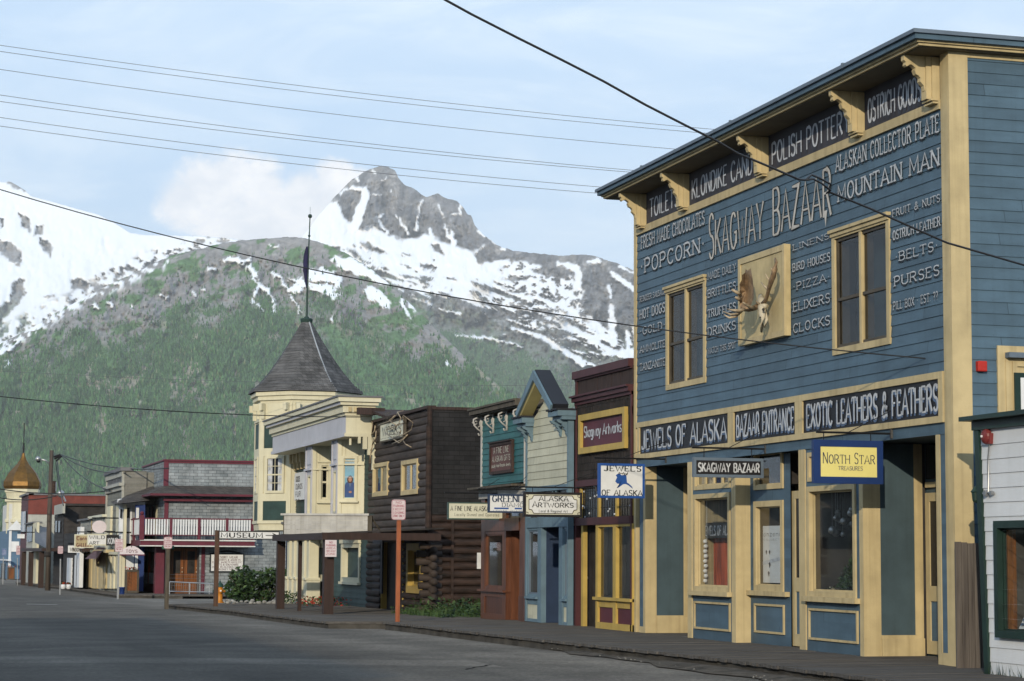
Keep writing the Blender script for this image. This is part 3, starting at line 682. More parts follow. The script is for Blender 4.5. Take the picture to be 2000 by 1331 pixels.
def hang_sign(fr, rect, rod, label, mats, border=.05, th=.06, name='hanging_sign', group=None, roddz=.0, paint=None):
    """a board hanging from a rod that leaves the wall; rect=(x0,y0,x1,y1) in the picture, rod=(x0,x1,y)"""
    a0, z1 = fr.px(rect[0], rect[1]); a1, z0 = fr.px(rect[2], rect[3])
    o = thing(name, label, 'sign', fr.P((a0+a1)/2, z0), group)
    mb = MB(); fr.box(mb, a0+border*.6, a1-border*.6, z0+border*.6, z1-border*.6, -th/2, th/2); put('board', mb, mats[0], o)
    mb = MB(); frame_boxes(fr, mb, a0, a1, z0, z1, border, -th/2-.008, th/2+.008); put('frame', mb, mats[1], o)
    if rod:
        ra0 = fr.a(rod[0]); ra1 = fr.a(rod[1]); rz = fr.z((rod[0]+rod[1])/2, rod[2])
        mb = MB(); mb.tube([fr.P(ra0, rz), fr.P(ra1, rz)], .018, 6)
        mb.tube([fr.P(ra1-.01, rz-.07), fr.P(ra1-.01, rz+.07)], .035, 6); put('bracket', mb, 'iron', o)
        mb = MB()
        for f in (.16, .84):
            aa = a0+(a1-a0)*f; mb.tube([fr.P(aa, z1), fr.P(aa, rz)], .008, 5)
        mb.tube([fr.P(a0+(a1-a0)*.5, rz), fr.P(ra1, rz+.35)], .006, 4)
        put('hanger', mb, 'iron', o)
    if paint:
        def wr(s, f0, f1, g0, g1, mi=0, **k):
            write(pm_, fr, s, a0+(a1-a0)*f0, a0+(a1-a0)*f1, z0+(z1-z0)*g0, z0+(z1-z0)*g1, th/2+.004, mi, **k)
        pm_ = MB(); ms = paint(wr, pm_, fr, (a0, a1, z0, z1, th/2+.004)); put('lettering', pm_, ms, o)
    return o

# ================================================================ blue false-front bazaar
XB = 14.35; fb = front(XB); YN = fb.o[1]
YR = yat(1853.6, XB, 97); YL = yat(1241, XB)      # near and far ends
fs = near(YR)
bz = thing('bazaar_building', 'big slate blue false-front store with cream trim and painted words, nearest tall building', 'building', (XB, YR, .15))
ZS = 8.86; HB = .165; ZB = 3.39
w1 = fb.hole(1303, 566, 1380.5, 748); w1 = (w1[0], w1[1], 4.81, 6.76)
w2 = fb.hole(1627.5, 457, 1742, 672); w2 = (w2[0], w2[1], 4.82, 6.77)
aL, aR = fb.a(1241), -YR
mb = MB(); siding(mb, fb, aL+.05, aR-.15, 4.28, 8.06, HB, [w1, w2], zref=4.28-.02)
flatwall(mb, fb, aL, aR-.05, ZB, 3.56, (), .01)          # header above the shop front
flatwall(mb, fb, aL, aR, 3.5, ZS, (w1, w2), -.02)
put('front_wall', mb, 'slate_blue', bz)
# near side wall
sw = [fs.hole(1962, 706, 2078, 905)]
mb = MB(); siding(mb, fs, XB+.1, 24, .0, ZS, HB, [(fs.a(1962, 0, 760), fs.a(2062), 2.7, 4.55)], zref=-.02+.0)
put('side_wall', mb, 'slate_blue', bz)
mb = MB(); mb.box(XB+.35, 24, YR+.25, YL+.02, 3.62, ZS+.1); mb.box(16.9, 24, YR+.25, YL, 0, 3.6); put('body', mb, 'slate_blue_dark', bz)
# roof cap and eave
mb = MB(); x1 = 24.5; z = ZS
def course(p, z0, z1, mi): mb.box(XB-p, x1, YR+.38-p, YL-.2+p*.9, z+z0, z+z1, mi)
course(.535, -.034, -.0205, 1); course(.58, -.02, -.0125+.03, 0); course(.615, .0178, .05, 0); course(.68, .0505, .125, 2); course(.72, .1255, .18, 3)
q_ = lambda p, zz: [(XB-p, YR+.38-p, z+zz), (x1, YR+.38-p, z+zz), (x1, YL-.2+p*.9, z+zz), (XB-p, YL-.2+p*.9, z+zz)]
mb.hexa(q_(.72, .181)+q_(.3, .22), 3)
for yy_ in (YR+2, YR+6.5, YR+11): mb.box(XB-.73, XB-.68, yy_, yy_+.05, z+.12, z+.2, 3)
mb.box(XB+2.1, XB+2.16, YR-.35, YR-.28, z+.12, z+.205, 3)
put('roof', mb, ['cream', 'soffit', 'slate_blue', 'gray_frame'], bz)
# corner boards, bands
mb = MB()
fb.box(mb, aL-.01, aL+.115, .15, ZS-.03, -.05, .035); fb.box(mb, aR-.215, aR, .15, ZS-.03, -.05, .035)
fs.box(mb, XB-.033, XB+.27, .15, ZS-.035, -.05, .034)
fs.box(mb, 15.62, 15.74, 7.0, ZS-.035, -.02, .03)
fs.box(mb, XB+.27, 15.62, ZS-.10, ZS-.036, -.02, .03)
put('corner_board', mb, 'cream', bz)
mb = MB(); fb.box(mb, aL+.15, aR-.25, 8.05, 8.19, -.02, .045); put('frieze_band', mb, 'cream', bz)
mb = MB()
fb.box(mb, aL+.15, aR-.25, 4.18, 4.28, -.02, .05); fb.box(mb, aL+.15, aR-.25, 3.555, 3.65, -.02, .05)
for xa, xb in ((1249, 1252.5), (1426, 1437), (1557.5, 1571.5), (1839, 1850)): fb.box(mb, max(fb.a(xa, 0, 840), aL+.15), min(fb.a(xb, 0, 800), aR-.25), 3.65, 4.18, -.02, .048)
put('sign_band', mb, 'cream', bz)
# three shop signs in the band
for s, xa, xb, xl, xr in (('JEWELS OF ALASKA', 1252.5, 1426, 1256, 1422), ('BAZAAR ENTRANCE', 1437, 1557.5, 1441.5, 1554), ('EXOTIC LEATHERS & FEATHERS', 1571.5, 1839, 1579, 1836)):
    mb = MB(); fb.box(mb, fb.a(xa, 0, 820), fb.a(xb, 0, 800), 3.65, 4.18, -.02, .02); o = put('sign_board', mb, 'sign_black', bz)
    mb = MB(); write(mb, fb, s, fb.a(xl, 0, 850), fb.a(xr, 0, 810), 3.735, 4.105, .03, 0, .135, .075, .06, .13, sh=(-.022, -.035, 1)); put('lettering', mb, ['letter_white', 'letter_blue'], o)
# frieze panels under the eave and their worn lettering
fy_ = lambda x: 425-(x-1264)*.41
for s, xa, xb, xl, xr in (('TOILETS', 1264, 1336, 1271, 1327), ('KLONDIKE CANDY', 1349, 1489, 1353.5, 1483), ('POLISH POTTERY', 1503.5, 1675, 1510, 1662), ('OSTRICH GOODS', 1691, 1819, 1698, 1802)):
    mb = MB(); fb.box(mb, fb.a(xa, 0, fy_(xa)), fb.a(xb, 0, fy_(xb))+.1, 8.19, ZS-.03, -.02, .012); o = put('frieze_sign', mb, 'frieze_black', bz)
    mb = MB(); write(mb, fb, s, fb.a(xl, 0, fy_(xl)), fb.a(xr, 0, fy_(xr)), 8.30, 8.66, .022, 0, .13, .08, 0, .12, sh=(-.03, -.06, 1)); put('lettering', mb, ['letter_worn', 'frieze_shade'], o)
# scroll-cut brackets
BP = [(.0, 0), (.10, 0), (.10, .035), (.07, .045), (.16, .075), (.17, .11), (.20, .12), (.215, .19), (.25, .22), (.285, .25), (.275, .30), (.315, .335), (.36, .35), (.39, .41), (.37, .44), (.41, .47), (.455, .49), (.49, .48), (.53, .455), (.56, .475), (.545, .52), (.585, .545), (.585, .62), (0, .62)]
def bracket(yc, w=.095):
    mb = MB(); fy = near(yc-w/2)
    fy.prism(mb, [(XB-.04-a*.84, 8.205+z) for a, z in BP], -w, 0)
    fy.box(mb, XB-.20, XB-.0, 8.2, ZS-.04, -w-.03, .03); fy.box(mb, XB-.12, XB, 8.2, ZS-.05, -w-.06, .06)
    for q, zz in ((.2, 8.13), (.26, 8.17)): fb.box(mb, -yc-.14, -yc+.14, zz, zz+.025, .03, .03+q*.5)
    return mb
y1b = yat(1838-9, XB, 190)
b0 = put('bracket', bracket(y1b), 'cream', bz)
for xp in (1259, 1342.5, 1496.5, 1683):
    c = b0.copy(); COL.objects.link(c); c.location = Vector(b0.location)+Vector((0, yat(xp, XB, 420-(xp-1264)*.41)-y1b, 0))
# upper windows: a pair of sashes in one cream frame
for H in (w1, w2):
    o = window(bz, fb, H, .105, 'cream', .035, .05, rows=(.44,), cols=(0,), head=.0, sash='sash_brown', room=1.4, glass='glass_dull', inner='interior_dark', sashw=.05, muntin=.025)
    mb = MB(); a0, a1, z0, z1 = H; m_ = (a0+a1)/2
    fb.box(mb, m_-.038, m_+.038, z0+.105, z1-.105, -.045, .025); fb.box(mb, a0-.03, a1+.03, z1-.01, z1+.04, 0, .09); fb.box(mb, a0-.01, a1+.01, z1-.07, z1-.01, .03, .06)
    fb.box(mb, m_-.075, m_+.02, z0+.13, z1-.13, -.2, -.07, 1); frame_boxes(fb, mb, a0+.11, a1-.11, z0+.12, z1-.12, .05, -.2, -.055, 1); put('mullion', mb, ['cream', 'sash_brown'], o)
# painted words on the blue boards
W_ = dict(tv=.15, th=.08, serif=.12, gap=.18); SHD = (-.02, -.025, 1)
words = [('FRESH MADE CHOCOLATES', 1252, 463, 487, 1376, .12), ('~POPCORN~', 1251, 509, 536, 1376, .16), ('REINDEER SAUSAGE', 1249.6, 580, 590.5, 1298.5, .10), ('HOT DOGS', 1249.6, 606.5, 624, 1298.5, .18),
 ('~GOLD~', 1249.8, 641, 655.5, 1299, .16), ('AMMOLITE', 1249.8, 677, 690, 1299, .13), ('TANZANITE', 1249.8, 711, 725, 1299, .13), ('MADE DAILY', 1382.4, 533, 547, 1437, .12), ('BRITTLES', 1382.4, 567, 582, 1437, .15),
 ('TRUFFLES', 1382.4, 606, 621, 1437, .19), ('DRINKS', 1382.4, 641, 657, 1437, .17), ('WATCH THIS SPOT', 1382.4, 681, 692, 1437, .10), ('LINENS', 1548.8, 478.5, 489.5, 1620, .16), ('BIRD HOUSES', 1548, 516, 531, 1621, .17),
 ('~PIZZA~', 1548.6, 554, 568.5, 1621, .15), ('ELIXERS', 1549, 592, 609, 1621, .15), ('CLOCKS', 1549, 634, 651, 1621, .16), ('ALASKAN COLLECTOR PLATE', 1632, 306, 337, 1834, .115), ('MOUNTAIN MAN', 1636, 364, 395.5, 1834, .155),
 ('FRUIT & NUTS', 1743, 410.5, 424.5, 1836, .14), ('OSTRICH LEATHER', 1743.5, 452, 469.5, 1836.5, .18), ('~BELTS~', 1748, 494.5, 512, 1832, .16), ('PURSES', 1746.5, 541, 560, 1835, .16), ('PILL BOX ~ EST. ??', 1744.5, 590.5, 606, 1832, .10)]
mb = MB()
for s, xl, yt, yb, xr, tv in words: wpx(mb, fb, s, xl, yt, yb, xr, .026, **dict(W_, tv=tv*.92), sh=SHD)
put('painted_words', mb, ['letter_white', 'letter_dark'], bz)
mb = MB()
def bigword(s, xl, yt, yb, xr, big):
    k = dict(serif=.0, gap=.13, big=big)
    wpx(mb, fb, s, xl, yt, yb, xr, .022, mi=1, tv=.15, th=.08, **k); wpx(mb, fb, s, xl, yt, yb, xr, .026, mi=0, tv=.10, th=.045, **k)
bigword('SKAGWAY', 1384.5, 435, 503, 1491, {0: (1.28, -.06)}); bigword('BAZAAR', 1509, 381, 459, 1624, {0: (1.16, -.02), 5: (1.12, -.02)})
for fr_, k in (((1612.5, 432, 1624), 0),):   # the R's tail runs to a spike
    a = fb.a(1621); z_ = fb.z(1621, 422); mb.face([fb.P(a-.07, z_+.1, .028), fb.P(a, z_-.17, .028), fb.P(a+.06, z_+.1, .028)], 0)
put('painted_name', mb, ['letter_taupe', 'letter_dark'], bz)
# ---- shop front at street level
gF = .15; D2 = XB+1.6
mb = MB()
# front-plane blue pieces
def fbx(xa, xb, z0, z1, c0, c1, mi=0, m_=None): fb.box(m_ or mb, fb.a(xa), fb.a(xb), z0, z1, c0, c1, mi)
fbx(1249.5, 1257, .25, ZB, -.05, .0); fbx(1839.5, 1856, .3, ZB, -.05, .0)
# bay 1: px 1352-1430, bay 2: px 1574-1680, window openings cut
bayw = []
for (xa, xb), (wxa, wxb), zs0, zs1, tz in (((1352, 1430), (1355.5, 1426.5), 1.02, 2.78, (2.86, 3.33)), ((1574, 1680), (1578, 1672), 1.02, 2.78, (2.86, 3.33))):
    H = (fb.a(wxa), fb.a(wxb), zs0, zs1); T_ = (fb.a(wxa), fb.a(wxb), tz[0], tz[1]); bayw.append((H, T_, xa, xb))
    flatwall(mb, fb, fb.a(xa), fb.a(xb), gF, ZB, (H, T_), -.012)
put('shop_front', mb, 'slate_blue', bz)
for i, (H, T_, xa, xb) in enumerate(bayw):
    o = window(bz, fb, H, .085, 'cream', .02, .10, room=1.0, sashw=.03, name='shop_window', inner='interior_tan' if i == 0 else 'interior')
    k = MB(); fb.box(k, fb.a(xa)+.0, fb.a(xb)-.0, .94, 1.02, -.01, .10); put('sill', k, 'cream', o)
    o = window(bz, fb, T_, .07, 'cream', .01, .08, cols=(.25, .5, .75), room=.6, sashw=.03, name='transom_window', inner='interior_tan', muntin=.03)
    k = MB(); a0, a1 = fb.a(xa)+.10, fb.a(xb)-.10; frame_boxes(fb, k, a0, a1, .33, .83, .035, -.012, .02); put('panel_moulding', k, 'cream', bz)
# bay 1 display: rust cloth, a band sign and hanging crystals; bay 2 display: ornaments and a small tree
H = bayw[0][0]; f2_ = front(XB+.35)
k = MB(); n = 16
for i in range(n):
    A0, A1 = fb.a(1375, -.2), fb.a(1414, -.2); a, b_ = A0+(A1-A0)*i/n, A0+(A1-A0)*(i+1)/n; w = lambda t: .02*math.sin(t*31)
    k.face([f2_.P(a, 1.1, w(a)), f2_.P(b_, 1.1, w(b_)), f2_.P(b_, 2.0, w(b_)), f2_.P(a, 2.0, w(a))])
put('rust_curtain', k, 'rust_cloth', None, False, (XB+.35, 36, 1.1), label='rust orange cloth hung behind the glass under the inner sign', category='curtain')
f3_ = front(XB+.22); k = MB(); S0_, S1_ = fb.a(1374, -.2), min(fb.a(1439, -.2), H[1]-.1); f3_.box(k, S0_, S1_, 1.98, 2.26, 0, .02); o = put('window_sign', k, 'sign_black', None, False, (XB+.3, 36, 2), label='small black lettered sign hanging inside the shop window', category='sign')
k = MB(); write(k, f3_, 'JEWELS OF ALASKA', S0_+.03, S1_-.02, 2.03, 2.2, .024, 0, .15, .1, .05); put('lettering', k, 'letter_white', o)
k = MB()
for i in range(9): k.ball((XB+.17, -(H[0]+.13+.03*(i % 2)), 1.2+i*.09), .045, 6, sz=.9)
k.tube([(XB+.2, -(H[0]+.14), 1.15), (XB+.2, -(H[0]+.14), 2.7)], .004, 4)
put('crystal_string', k, 'sign_white', None, True, (XB+.2, -(H[0]+.2), 1.15), label='string of pale crystals hanging at the edge of the shop window', category='ornament')
k = MB(); f3_.box(k, H[0]+.15, H[1]-.15, 1.06, 1.10, -.3, .05); put('display_shelf', k, 'dark_boards', None, False, (XB, 36, 1), label='dark shelf across the foot of the shop window', category='shelf')
H = bayw[1][0]
k = MB()
for i in range(13):
    a = fb.a(random.uniform(1618, 1666), -.3); zt = 2.0+random.random()*.45; X_ = XB+.17+random.random()*.35; k.ball((X_, -a, zt), random.uniform(.035, .07), 8); k.tube([(X_, -a, zt), (X_, -a, 2.74)], .003, 3, cap=False)
put('glass_baubles', k, 'silver', None, True, (XB+.4, 31, 2), label='hanging glass baubles behind the larger shop window', category='ornament')
def leafball(mb, c, rx, ry, rz, n, s, mis=(0,), flat=.5, shell=.35):
    for i in range(n):
        th_, ph_ = random.uniform(0, 2*math.pi), math.acos(random.uniform(-1, 1)); rr = random.uniform(shell, 1)**.5
        x = c[0]+rx*rr*math.sin(ph_)*math.cos(th_); y = c[1]+ry*rr*math.sin(ph_)*math.sin(th_); z = c[2]+rz*rr*math.cos(ph_)
        leaf(mb, (x, y, z), s*random.uniform(.6, 1.3), random.choice(mis))
def leaf(mb, p, s, mi=0, dirn=None):
    u = Vector((random.gauss(0, 1), random.gauss(0, 1), random.gauss(0, .5))).normalized(); v = u.orthogonal().normalized(); v.rotate(Matrix.Rotation(random.uniform(0, 6.28), 3, u))
    p = Vector(p); w = u.cross(v)
    mb.face([p-u*s*.5, p+v*s*.26+w*s*.06, p+u*s*.55, p-v*s*.26+w*s*.06], mi)
k = MB()
for i in range(5): leafball(k, (XB+.28+.05*i, -(fb.a(1655-3*(i % 3), -.3)), 1.15+i*.12), .16-.02*i, .26-.035*i, .13, 110, .07, (0, 1))
leafball(k, (XB+.3, -fb.a(1638, -.3), 1.13), .2, .3, .08, 90, .06, (0, 1, 2))
put('display_tree', k, ['leaf_dark', 'leaf', 'bone'], None, False, (XB+.4, 30.8, 1.0), label='small dark artificial tree inside the larger shop window', category='plant')
k = MB(); ff = front(XB+.40); ff.box(k, fb.a(1611, -.4), fb.a(1619, -.4), 1.05, 2.7, 0, .03); put('red_drape', k, 'maroon', None, False, (XB+.5, 32, 1), label='narrow dark red drape inside the larger shop window', category='curtain')
# cream posts on the front plane and near-facing returns
mb = MB()
for xa, xb, z0, z1 in ((1257.3, 1261.5, gF, ZB), (1344, 1352, gF, ZB), (1430, 1438, gF, 3.2), (1562, 1574, gF, ZB), (1680, 1687.5, gF, 3.2), (1831.5, 1839.5, gF, ZB), (1249.5, 1257.3, gF, .27), (1839.5, 1856, gF, .32)):
    fb.box(mb, fb.a(xa), fb.a(xb), z0, z1, -.09, .012)
put('post', mb, 'cream', bz)
def ret(xf, xs, dz_top=ZB, name='return_wall', panels=None, X1=None):
    """near-facing wall that runs back from the front plane at column xf; xs = list of (column, material index)"""
    Y = yat(xf, XB); fr = near(Y); mb = MB(); prev = XB+.091
    for x, mi in xs:
        a = fr.a(x) if x else X1; fr.box(mb, prev, a, gF, dz_top, -.08, .0, mi); prev = a
    o = put(name, mb, ['cream', 'slate_blue', 'slate_blue_dark'], bz); return fr, o
# recess 1
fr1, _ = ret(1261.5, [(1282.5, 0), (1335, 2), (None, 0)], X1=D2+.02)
mb = MB(); fr1.box(mb, fr1.a(1282.5), D2, gF, .45, 0, .03); fr1.box(mb, fr1.a(1282.5), fr1.a(1335), .45, .49, .0, .015); put('skirting', mb, 'cream', bz)
# column 1 and the splayed poster wall
fr2, _ = ret(1438, [(1466, 0)], 3.3)
pA = PY(1466, 1100, fr2.o[1]); pB = G(1546, 1264, .15); fsp = Fr((pA[0], pA[1]), (pB[0]-pA[0], pB[1]-pA[1])); L = math.hypot(pB[0]-pA[0], pB[1]-pA[1])
Hp = fsp.hole(1474, 980, 1532, 1166); Ht = fsp.hole(1474, 880, 1531, 954)
Hp = (Hp[0], Hp[1], 1.06, Hp[3]); mb = MB(); flatwall(mb, fsp, 0, L, gF, ZB, (Hp, Ht)); put('return_wall', mb, 'slate_blue', bz)
o = window(bz, fsp, Hp, .10, 'cream', .03, .06, room=.5, sashw=.02, name='shop_window')
k = MB(); fsp.box(k, -.02, fsp.a(1542), .98, 1.06, -.0, .09); put('sill', k, 'cream', o)
k = MB(); fsp.box(k, Hp[0]+.12, Hp[1]-.12, 1.2, 2.18, -.12, -.10); po = put('poster', k, 'sign_white', None, False, fsp.P(Hp[0]+.3, 1.2), label='white jewellery poster with blue gems inside the narrow shop window', category='poster')
k = MB(); write(k, fsp, 'anzanite', Hp[0]+.16, Hp[1]-.14, 2.0, 2.08, -.095, 0, .1, .06); write(k, fsp, 'COLLECTION', Hp[0]+.16, Hp[1]-.14, 1.93, 1.955, -.095, 0, .1, .08)
for a, z, s in ((.28, 1.72, .07), (.42, 1.72, .07), (.42, 1.5, .09), (.38, 1.35, .08)):
    a += Hp[0]; k.face([fsp.P(a-s*.5, z+s*.3, -.094), fsp.P(a, z-s*.6, -.094), fsp.P(a+s*.5, z+s*.3, -.094), fsp.P(a, z+s*.65, -.094)], 1)
k.face([fsp.P(Hp[0]+.12, 1.5, -.096), fsp.P(Hp[1]-.12, 1.62, -.096), fsp.P(Hp[1]-.12, 1.68, -.096), fsp.P(Hp[0]+.12, 1.56, -.096)], 2)
put('artwork', k, ['letter_dark', 'letter_navy', 'letter_worn'], po)
o = window(bz, fsp, Ht, .08, 'cream', .03, .06, room=.5, sashw=.02, name='transom_window')
k = MB(); frame_boxes(fsp, k, Hp[0], Hp[1]+.02, .34, .84, .035, -.0, .03); put('panel_moulding', k, 'cream', bz)
# doors of the recesses: street-facing, set deep
fd = front(pB[0]+.03); aD = fd.a(1547)
panel_door(bz, fd, aD, aD+1.0, gF+.02, 2.75, 'cream', c=.0, kick='slate_blue', gl=.42)
fdd = front(D2+.1)
for xa in (1300,):
    panel_door(bz, fdd, fdd.a(1345), fdd.a(1345)+.95, gF+.02, 2.7, 'cream', kick='slate_blue', gl=.42)
# recess 3 panel wall and door
fr3, _ = ret(1687.5, [(1720, 0), (1786, 2), (1803, 0)], ZB)
a1 = fr3.a(1803); mb = MB(); fr3.box(mb, fr3.a(1720), a1, gF, .42, 0, .03); fr3.box(mb, fr3.a(1720), fr3.a(1786), .42, .47, 0, .014); fr3.box(mb, fr3.a(1786), fr3.a(1789), .47, 3.1, 0, .014); put('skirting', mb, 'cream', bz)
f5 = front(a1+.02); a0 = f5.a(1808)
panel_door(bz, f5, a0, a0+1.0, gF+.04, f5.z(1815, 963), 'cream', kick='slate_blue', gl=.40)
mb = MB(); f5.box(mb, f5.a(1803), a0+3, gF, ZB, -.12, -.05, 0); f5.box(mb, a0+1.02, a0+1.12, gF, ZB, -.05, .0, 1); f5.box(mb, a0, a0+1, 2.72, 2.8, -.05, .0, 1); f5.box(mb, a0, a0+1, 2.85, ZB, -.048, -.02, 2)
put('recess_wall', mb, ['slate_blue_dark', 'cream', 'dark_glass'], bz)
mb = MB()
mb.box(D2+.1, D2+.2, yat(1574, XB), YL-.05, gF, 3.5)     # deep back wall of the far recesses
mb.box(XB+.02, D2+2, YR+.02, YL-.05, ZB+.02, ZB+.1)       # ceiling
mb.box(XB+.1, D2+2.4, YR+.1, YL-.05, .10, .145, 1)        # threshold floor
mb.box(a1+.14, a1+.2, YR+.1, yat(1687, XB), gF, 3.4)
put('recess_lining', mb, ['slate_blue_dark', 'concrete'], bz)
# solid backs of the display bays so that no light leaks
mb = MB()
for (H, T_, xa, xb) in bayw: mb.box(XB+1.15, XB+1.2, -fb.a(xb), -fb.a(xa), gF, 3.4)
for x in (1352, 1430.5, 1574.5, 1680): y = yat(x, XB); mb.box(XB+.02, XB+1.2, y-.02, y+.02, gF, 3.4)
put('display_back', mb, 'interior', bz)
# mounted moose skull on its board
mb = MB(); ab = (fb.px(1442, 508, .12)[0], fb.px(1534, 657, .12)[0]); fb.box(mb, ab[0], ab[1], 5.30, 6.83, .02, .11); k0 = put('trophy_board', mb, ['board_gold'], bz)
mb = MB(); frame_boxes(fb, mb, ab[0]+.0, ab[1]-.0, 5.30, 6.83, .10, .11, .13); fb.box(mb, ab[1]-.06, ab[1]+.004, 5.298, 6.832, .10, .14); put('moulding', mb, 'cream', k0)
sk = thing('moose_skull', 'bleached moose skull with broad brown antlers hung on the gold board', 'skull', PX(1490, 650, XB-.2))
def Q(x, y, c): return tuple(PX(x, y, XB-c))
mb = MB(); mb.tube([Q(1486, 578, .16), Q(1487, 590, .26), Q(1488, 604, .33), Q(1489, 620, .36), Q(1488, 636, .36), Q(1487, 649, .34)], [.04, .076, .07, .046, .034, .018], 10)
mb.tube([Q(1481, 595, .3), Q(1495, 598, .3)], .045, 8); mb.tube([Q(1494, 606, .24), Q(1497, 625, .28), Q(1493, 640, .30)], [.025, .03, .015], 6)
put('skull', mb, 'bone', sk, True)
mb = MB(); mb.ball(Q(1491, 605, .385), .026, 6); mb.ball(Q(1485, 620, .40), .014, 6); put('eye_socket', mb, 'interior', sk, True)
mb = MB()     # far antler: beam, cupped palm, brow tines
mb.tube([Q(1484, 595, .3), Q(1474, 602, .42), Q(1462, 604, .55), Q(1450, 600, .62)], [.05, .045, .05, .06], 8)
palm = [(1447, 606), (1444, 597), (1445, 588), (1442, 578), (1445, 568), (1444, 556), (1449, 547), (1449, 538), (1455, 533), (1456, 526), (1461, 529), (1466, 524), (1468, 533), (1470, 545), (1472, 565), (1472, 583), (1466, 598), (1457, 604)]
cpt = Vector(Q(1458, 568, .46)); ring = []
for i, (x, y) in enumerate(palm):
    ring.append((Vector(Q(x, y, .62 if x < 1455 else .50)), Vector(Q(x, y, .585 if x < 1455 else .465))))
cb = cpt+Vector((.035, 0, 0))
for i in range(len(ring)):
    j = (i+1) % len(ring)
    mb.face([cpt, ring[i][0], ring[j][0]]); mb.face([cb, ring[j][1], ring[i][1]]); mb.face([ring[i][0], ring[i][1], ring[j][1], ring[j][0]])
put('antler', mb, 'antler', sk, True)
mb = MB()
for pts in ([(1451, 603, .6), (1440, 612, .74), (1428, 615, .82), (1413, 609, .9)], [(1449, 606, .62), (1436, 619, .74), (1424, 621, .85), (1414, 615, .92)], [(1455, 605, .6), (1442, 607, .75), (1430, 606, .85), (1420, 604, .9)],
            [(1446, 575, .62), (1438, 571, .72), (1429, 566, .8)], [(1446, 586, .62), (1440, 583, .7), (1436, 581, .74)], [(1474, 602, .42), (1464, 600, .6), (1455, 594, .72), (1452, 591, .76)]):
    mb.tube([Q(*p) for p in pts], [.035-.008*i for i in range(len(pts))], 6)
put('tines', mb, 'antler_tine', sk, True)
mb = MB(); mb.tube([Q(1489, 594, .3), Q(1496, 586, .33), Q(1500, 572, .36), Q(1504, 556, .4), Q(1510, 540, .42), Q(1514, 525, .42), Q(1516, 513, .4), Q(1514, 505, .38)], [.035, .032, .032, .04, .05, .042, .028, .015], 8)
put('antler', mb, 'antler', sk, True)
mb = MB()
for pts in ([(1501, 566, .38), (1494, 560, .42), (1486, 551, .46)], [(1505, 549, .4), (1499, 543, .44), (1495, 535, .48)], [(1511, 533, .42), (1508, 528, .45), (1506, 524, .48)], [(1487, 597, .32), (1479, 592, .4), (1476, 588, .44)]):
    mb.tube([Q(*p) for p in pts], [.03, .018, .006], 6)
put('tines', mb, 'antler_tine', sk, True)
# side window above the white shop roof, red alarm box
Hs = (fs.a(1962, 0, 760), fs.a(2062), 2.7, 4.55); window(bz, fs, Hs, .17, 'cream', .05, .14, rows=(.5,), sash='iron', room=.8, sashw=.1)
mb = MB(); fs.box(mb, Hs[0]-.12, Hs[1]+.1, Hs[2], Hs[3]+.09, .0, .035); frame_boxes(fs, mb, Hs[0]+.10, Hs[1]-.1, Hs[2], Hs[3]-.13, .07, .05, .07); put('window_casing', mb, 'cream', bz)
mb = MB(); fs.pb(mb, 1982, 728, 2062, 850, .05, .10, 0); fs.pb(mb, 1993.5, 738, 2052, 808, .05, .106, 1); put('dark_sash', mb, ['green_trim', 'sign_white'], bz)
mb = MB(); fs.box(mb, Hs[0]-.01, Hs[1]+.2, Hs[3]-.085, Hs[3]-.01, .05, .17); put('drip_cap', mb, 'gray_frame', bz)
mb = MB(); fs.pb(mb, 1911, 705, 1929, 726, .0, .09); put('alarm_box', mb, 'red', None, False, fs.P(fs.a(1920), 4.3), .01, label='bright red square alarm box on the blue side wall', category='alarm box')
# wall between the stores: weathered plank gate, then the white shop
mb = MB(); fg = near(YR-.35); aa0, aa1 = fg.a(1866), fg.a(1926)
ns = 5
for i in range(ns):
    a = aa0+(aa1-aa0)*i/ns; fg.box(mb, a+.004, a+(aa1-aa0)/ns-.004, .12, 1.86+random.uniform(-.01, .012), -.03+random.uniform(-.006, .006), 0)
o = put('plank_gate', mb, 'fence_wood', None, False, fg.P(aa0, .12), label='tall weathered gray plank gate between the blue store and the white shop', category='gate')

# ================================================================ dark shingled gallery next door
def zz(fr, x, y): return fr.px(x, y)[1]
XA = 14.3; fa = front(XA); Y0, Y1 = YL+.02, yat(1125, XA)
AL, AR = -Y1, -Y0
sg = thing('shingled_gallery', 'narrow dark brown shingled gallery with oxblood parapet and mustard shop front beside the blue store', 'building', (XA, Y0, .15))
zt, zc1, zc0, zb1, zb0 = zz(fa, 1126, 728), zz(fa, 1126, 775), zz(fa, 1126, 787), zz(fa, 1130, 940), zz(fa, 1130, 952)
mb = MB(); fa.box(mb, AL+.02, AR, zb1, zc0, -.2, 0); o = put('wall', mb, 'shingle_brown', sg)
mb = MB()
for i in range(12):     # ragged butt rows of the shingles
    z0 = zb1+.05+i*.15
    if z0 > zc0: break
    a = AL+.1
    while a < AR-.06:
        w = random.uniform(.07, .14); fa.box(mb, a, min(a+w-.006, AR), z0-random.uniform(0, .02), z0+.14, 0, .014+random.uniform(0, .008)); a += w
put('shingles', mb, 'shingle_brown', sg)
mb = MB(); a = AL+.08
while a < AR-.03:
    fa.box(mb, a, a+.145, zc1, zt-.14, -.12, random.uniform(0, .008)); a += .15
put('parapet_boards', mb, 'brown_plank', sg)
mb = MB()
fa.box(mb, AL-.03, AR-.0, zt-.16, zt, -.25, .10); fa.box(mb, AL-.0, AR, zt-.2, zt-.16, -.12, .05)
fa.box(mb, AL-.06, AR-.0, zc0, zc1-.04, -.12, .10); fa.box(mb, AL-.09, AR, zc1-.04, zc1, -.12, .15); fa.box(mb, AL, AR, zc0-.07, zc0, 0, .05)
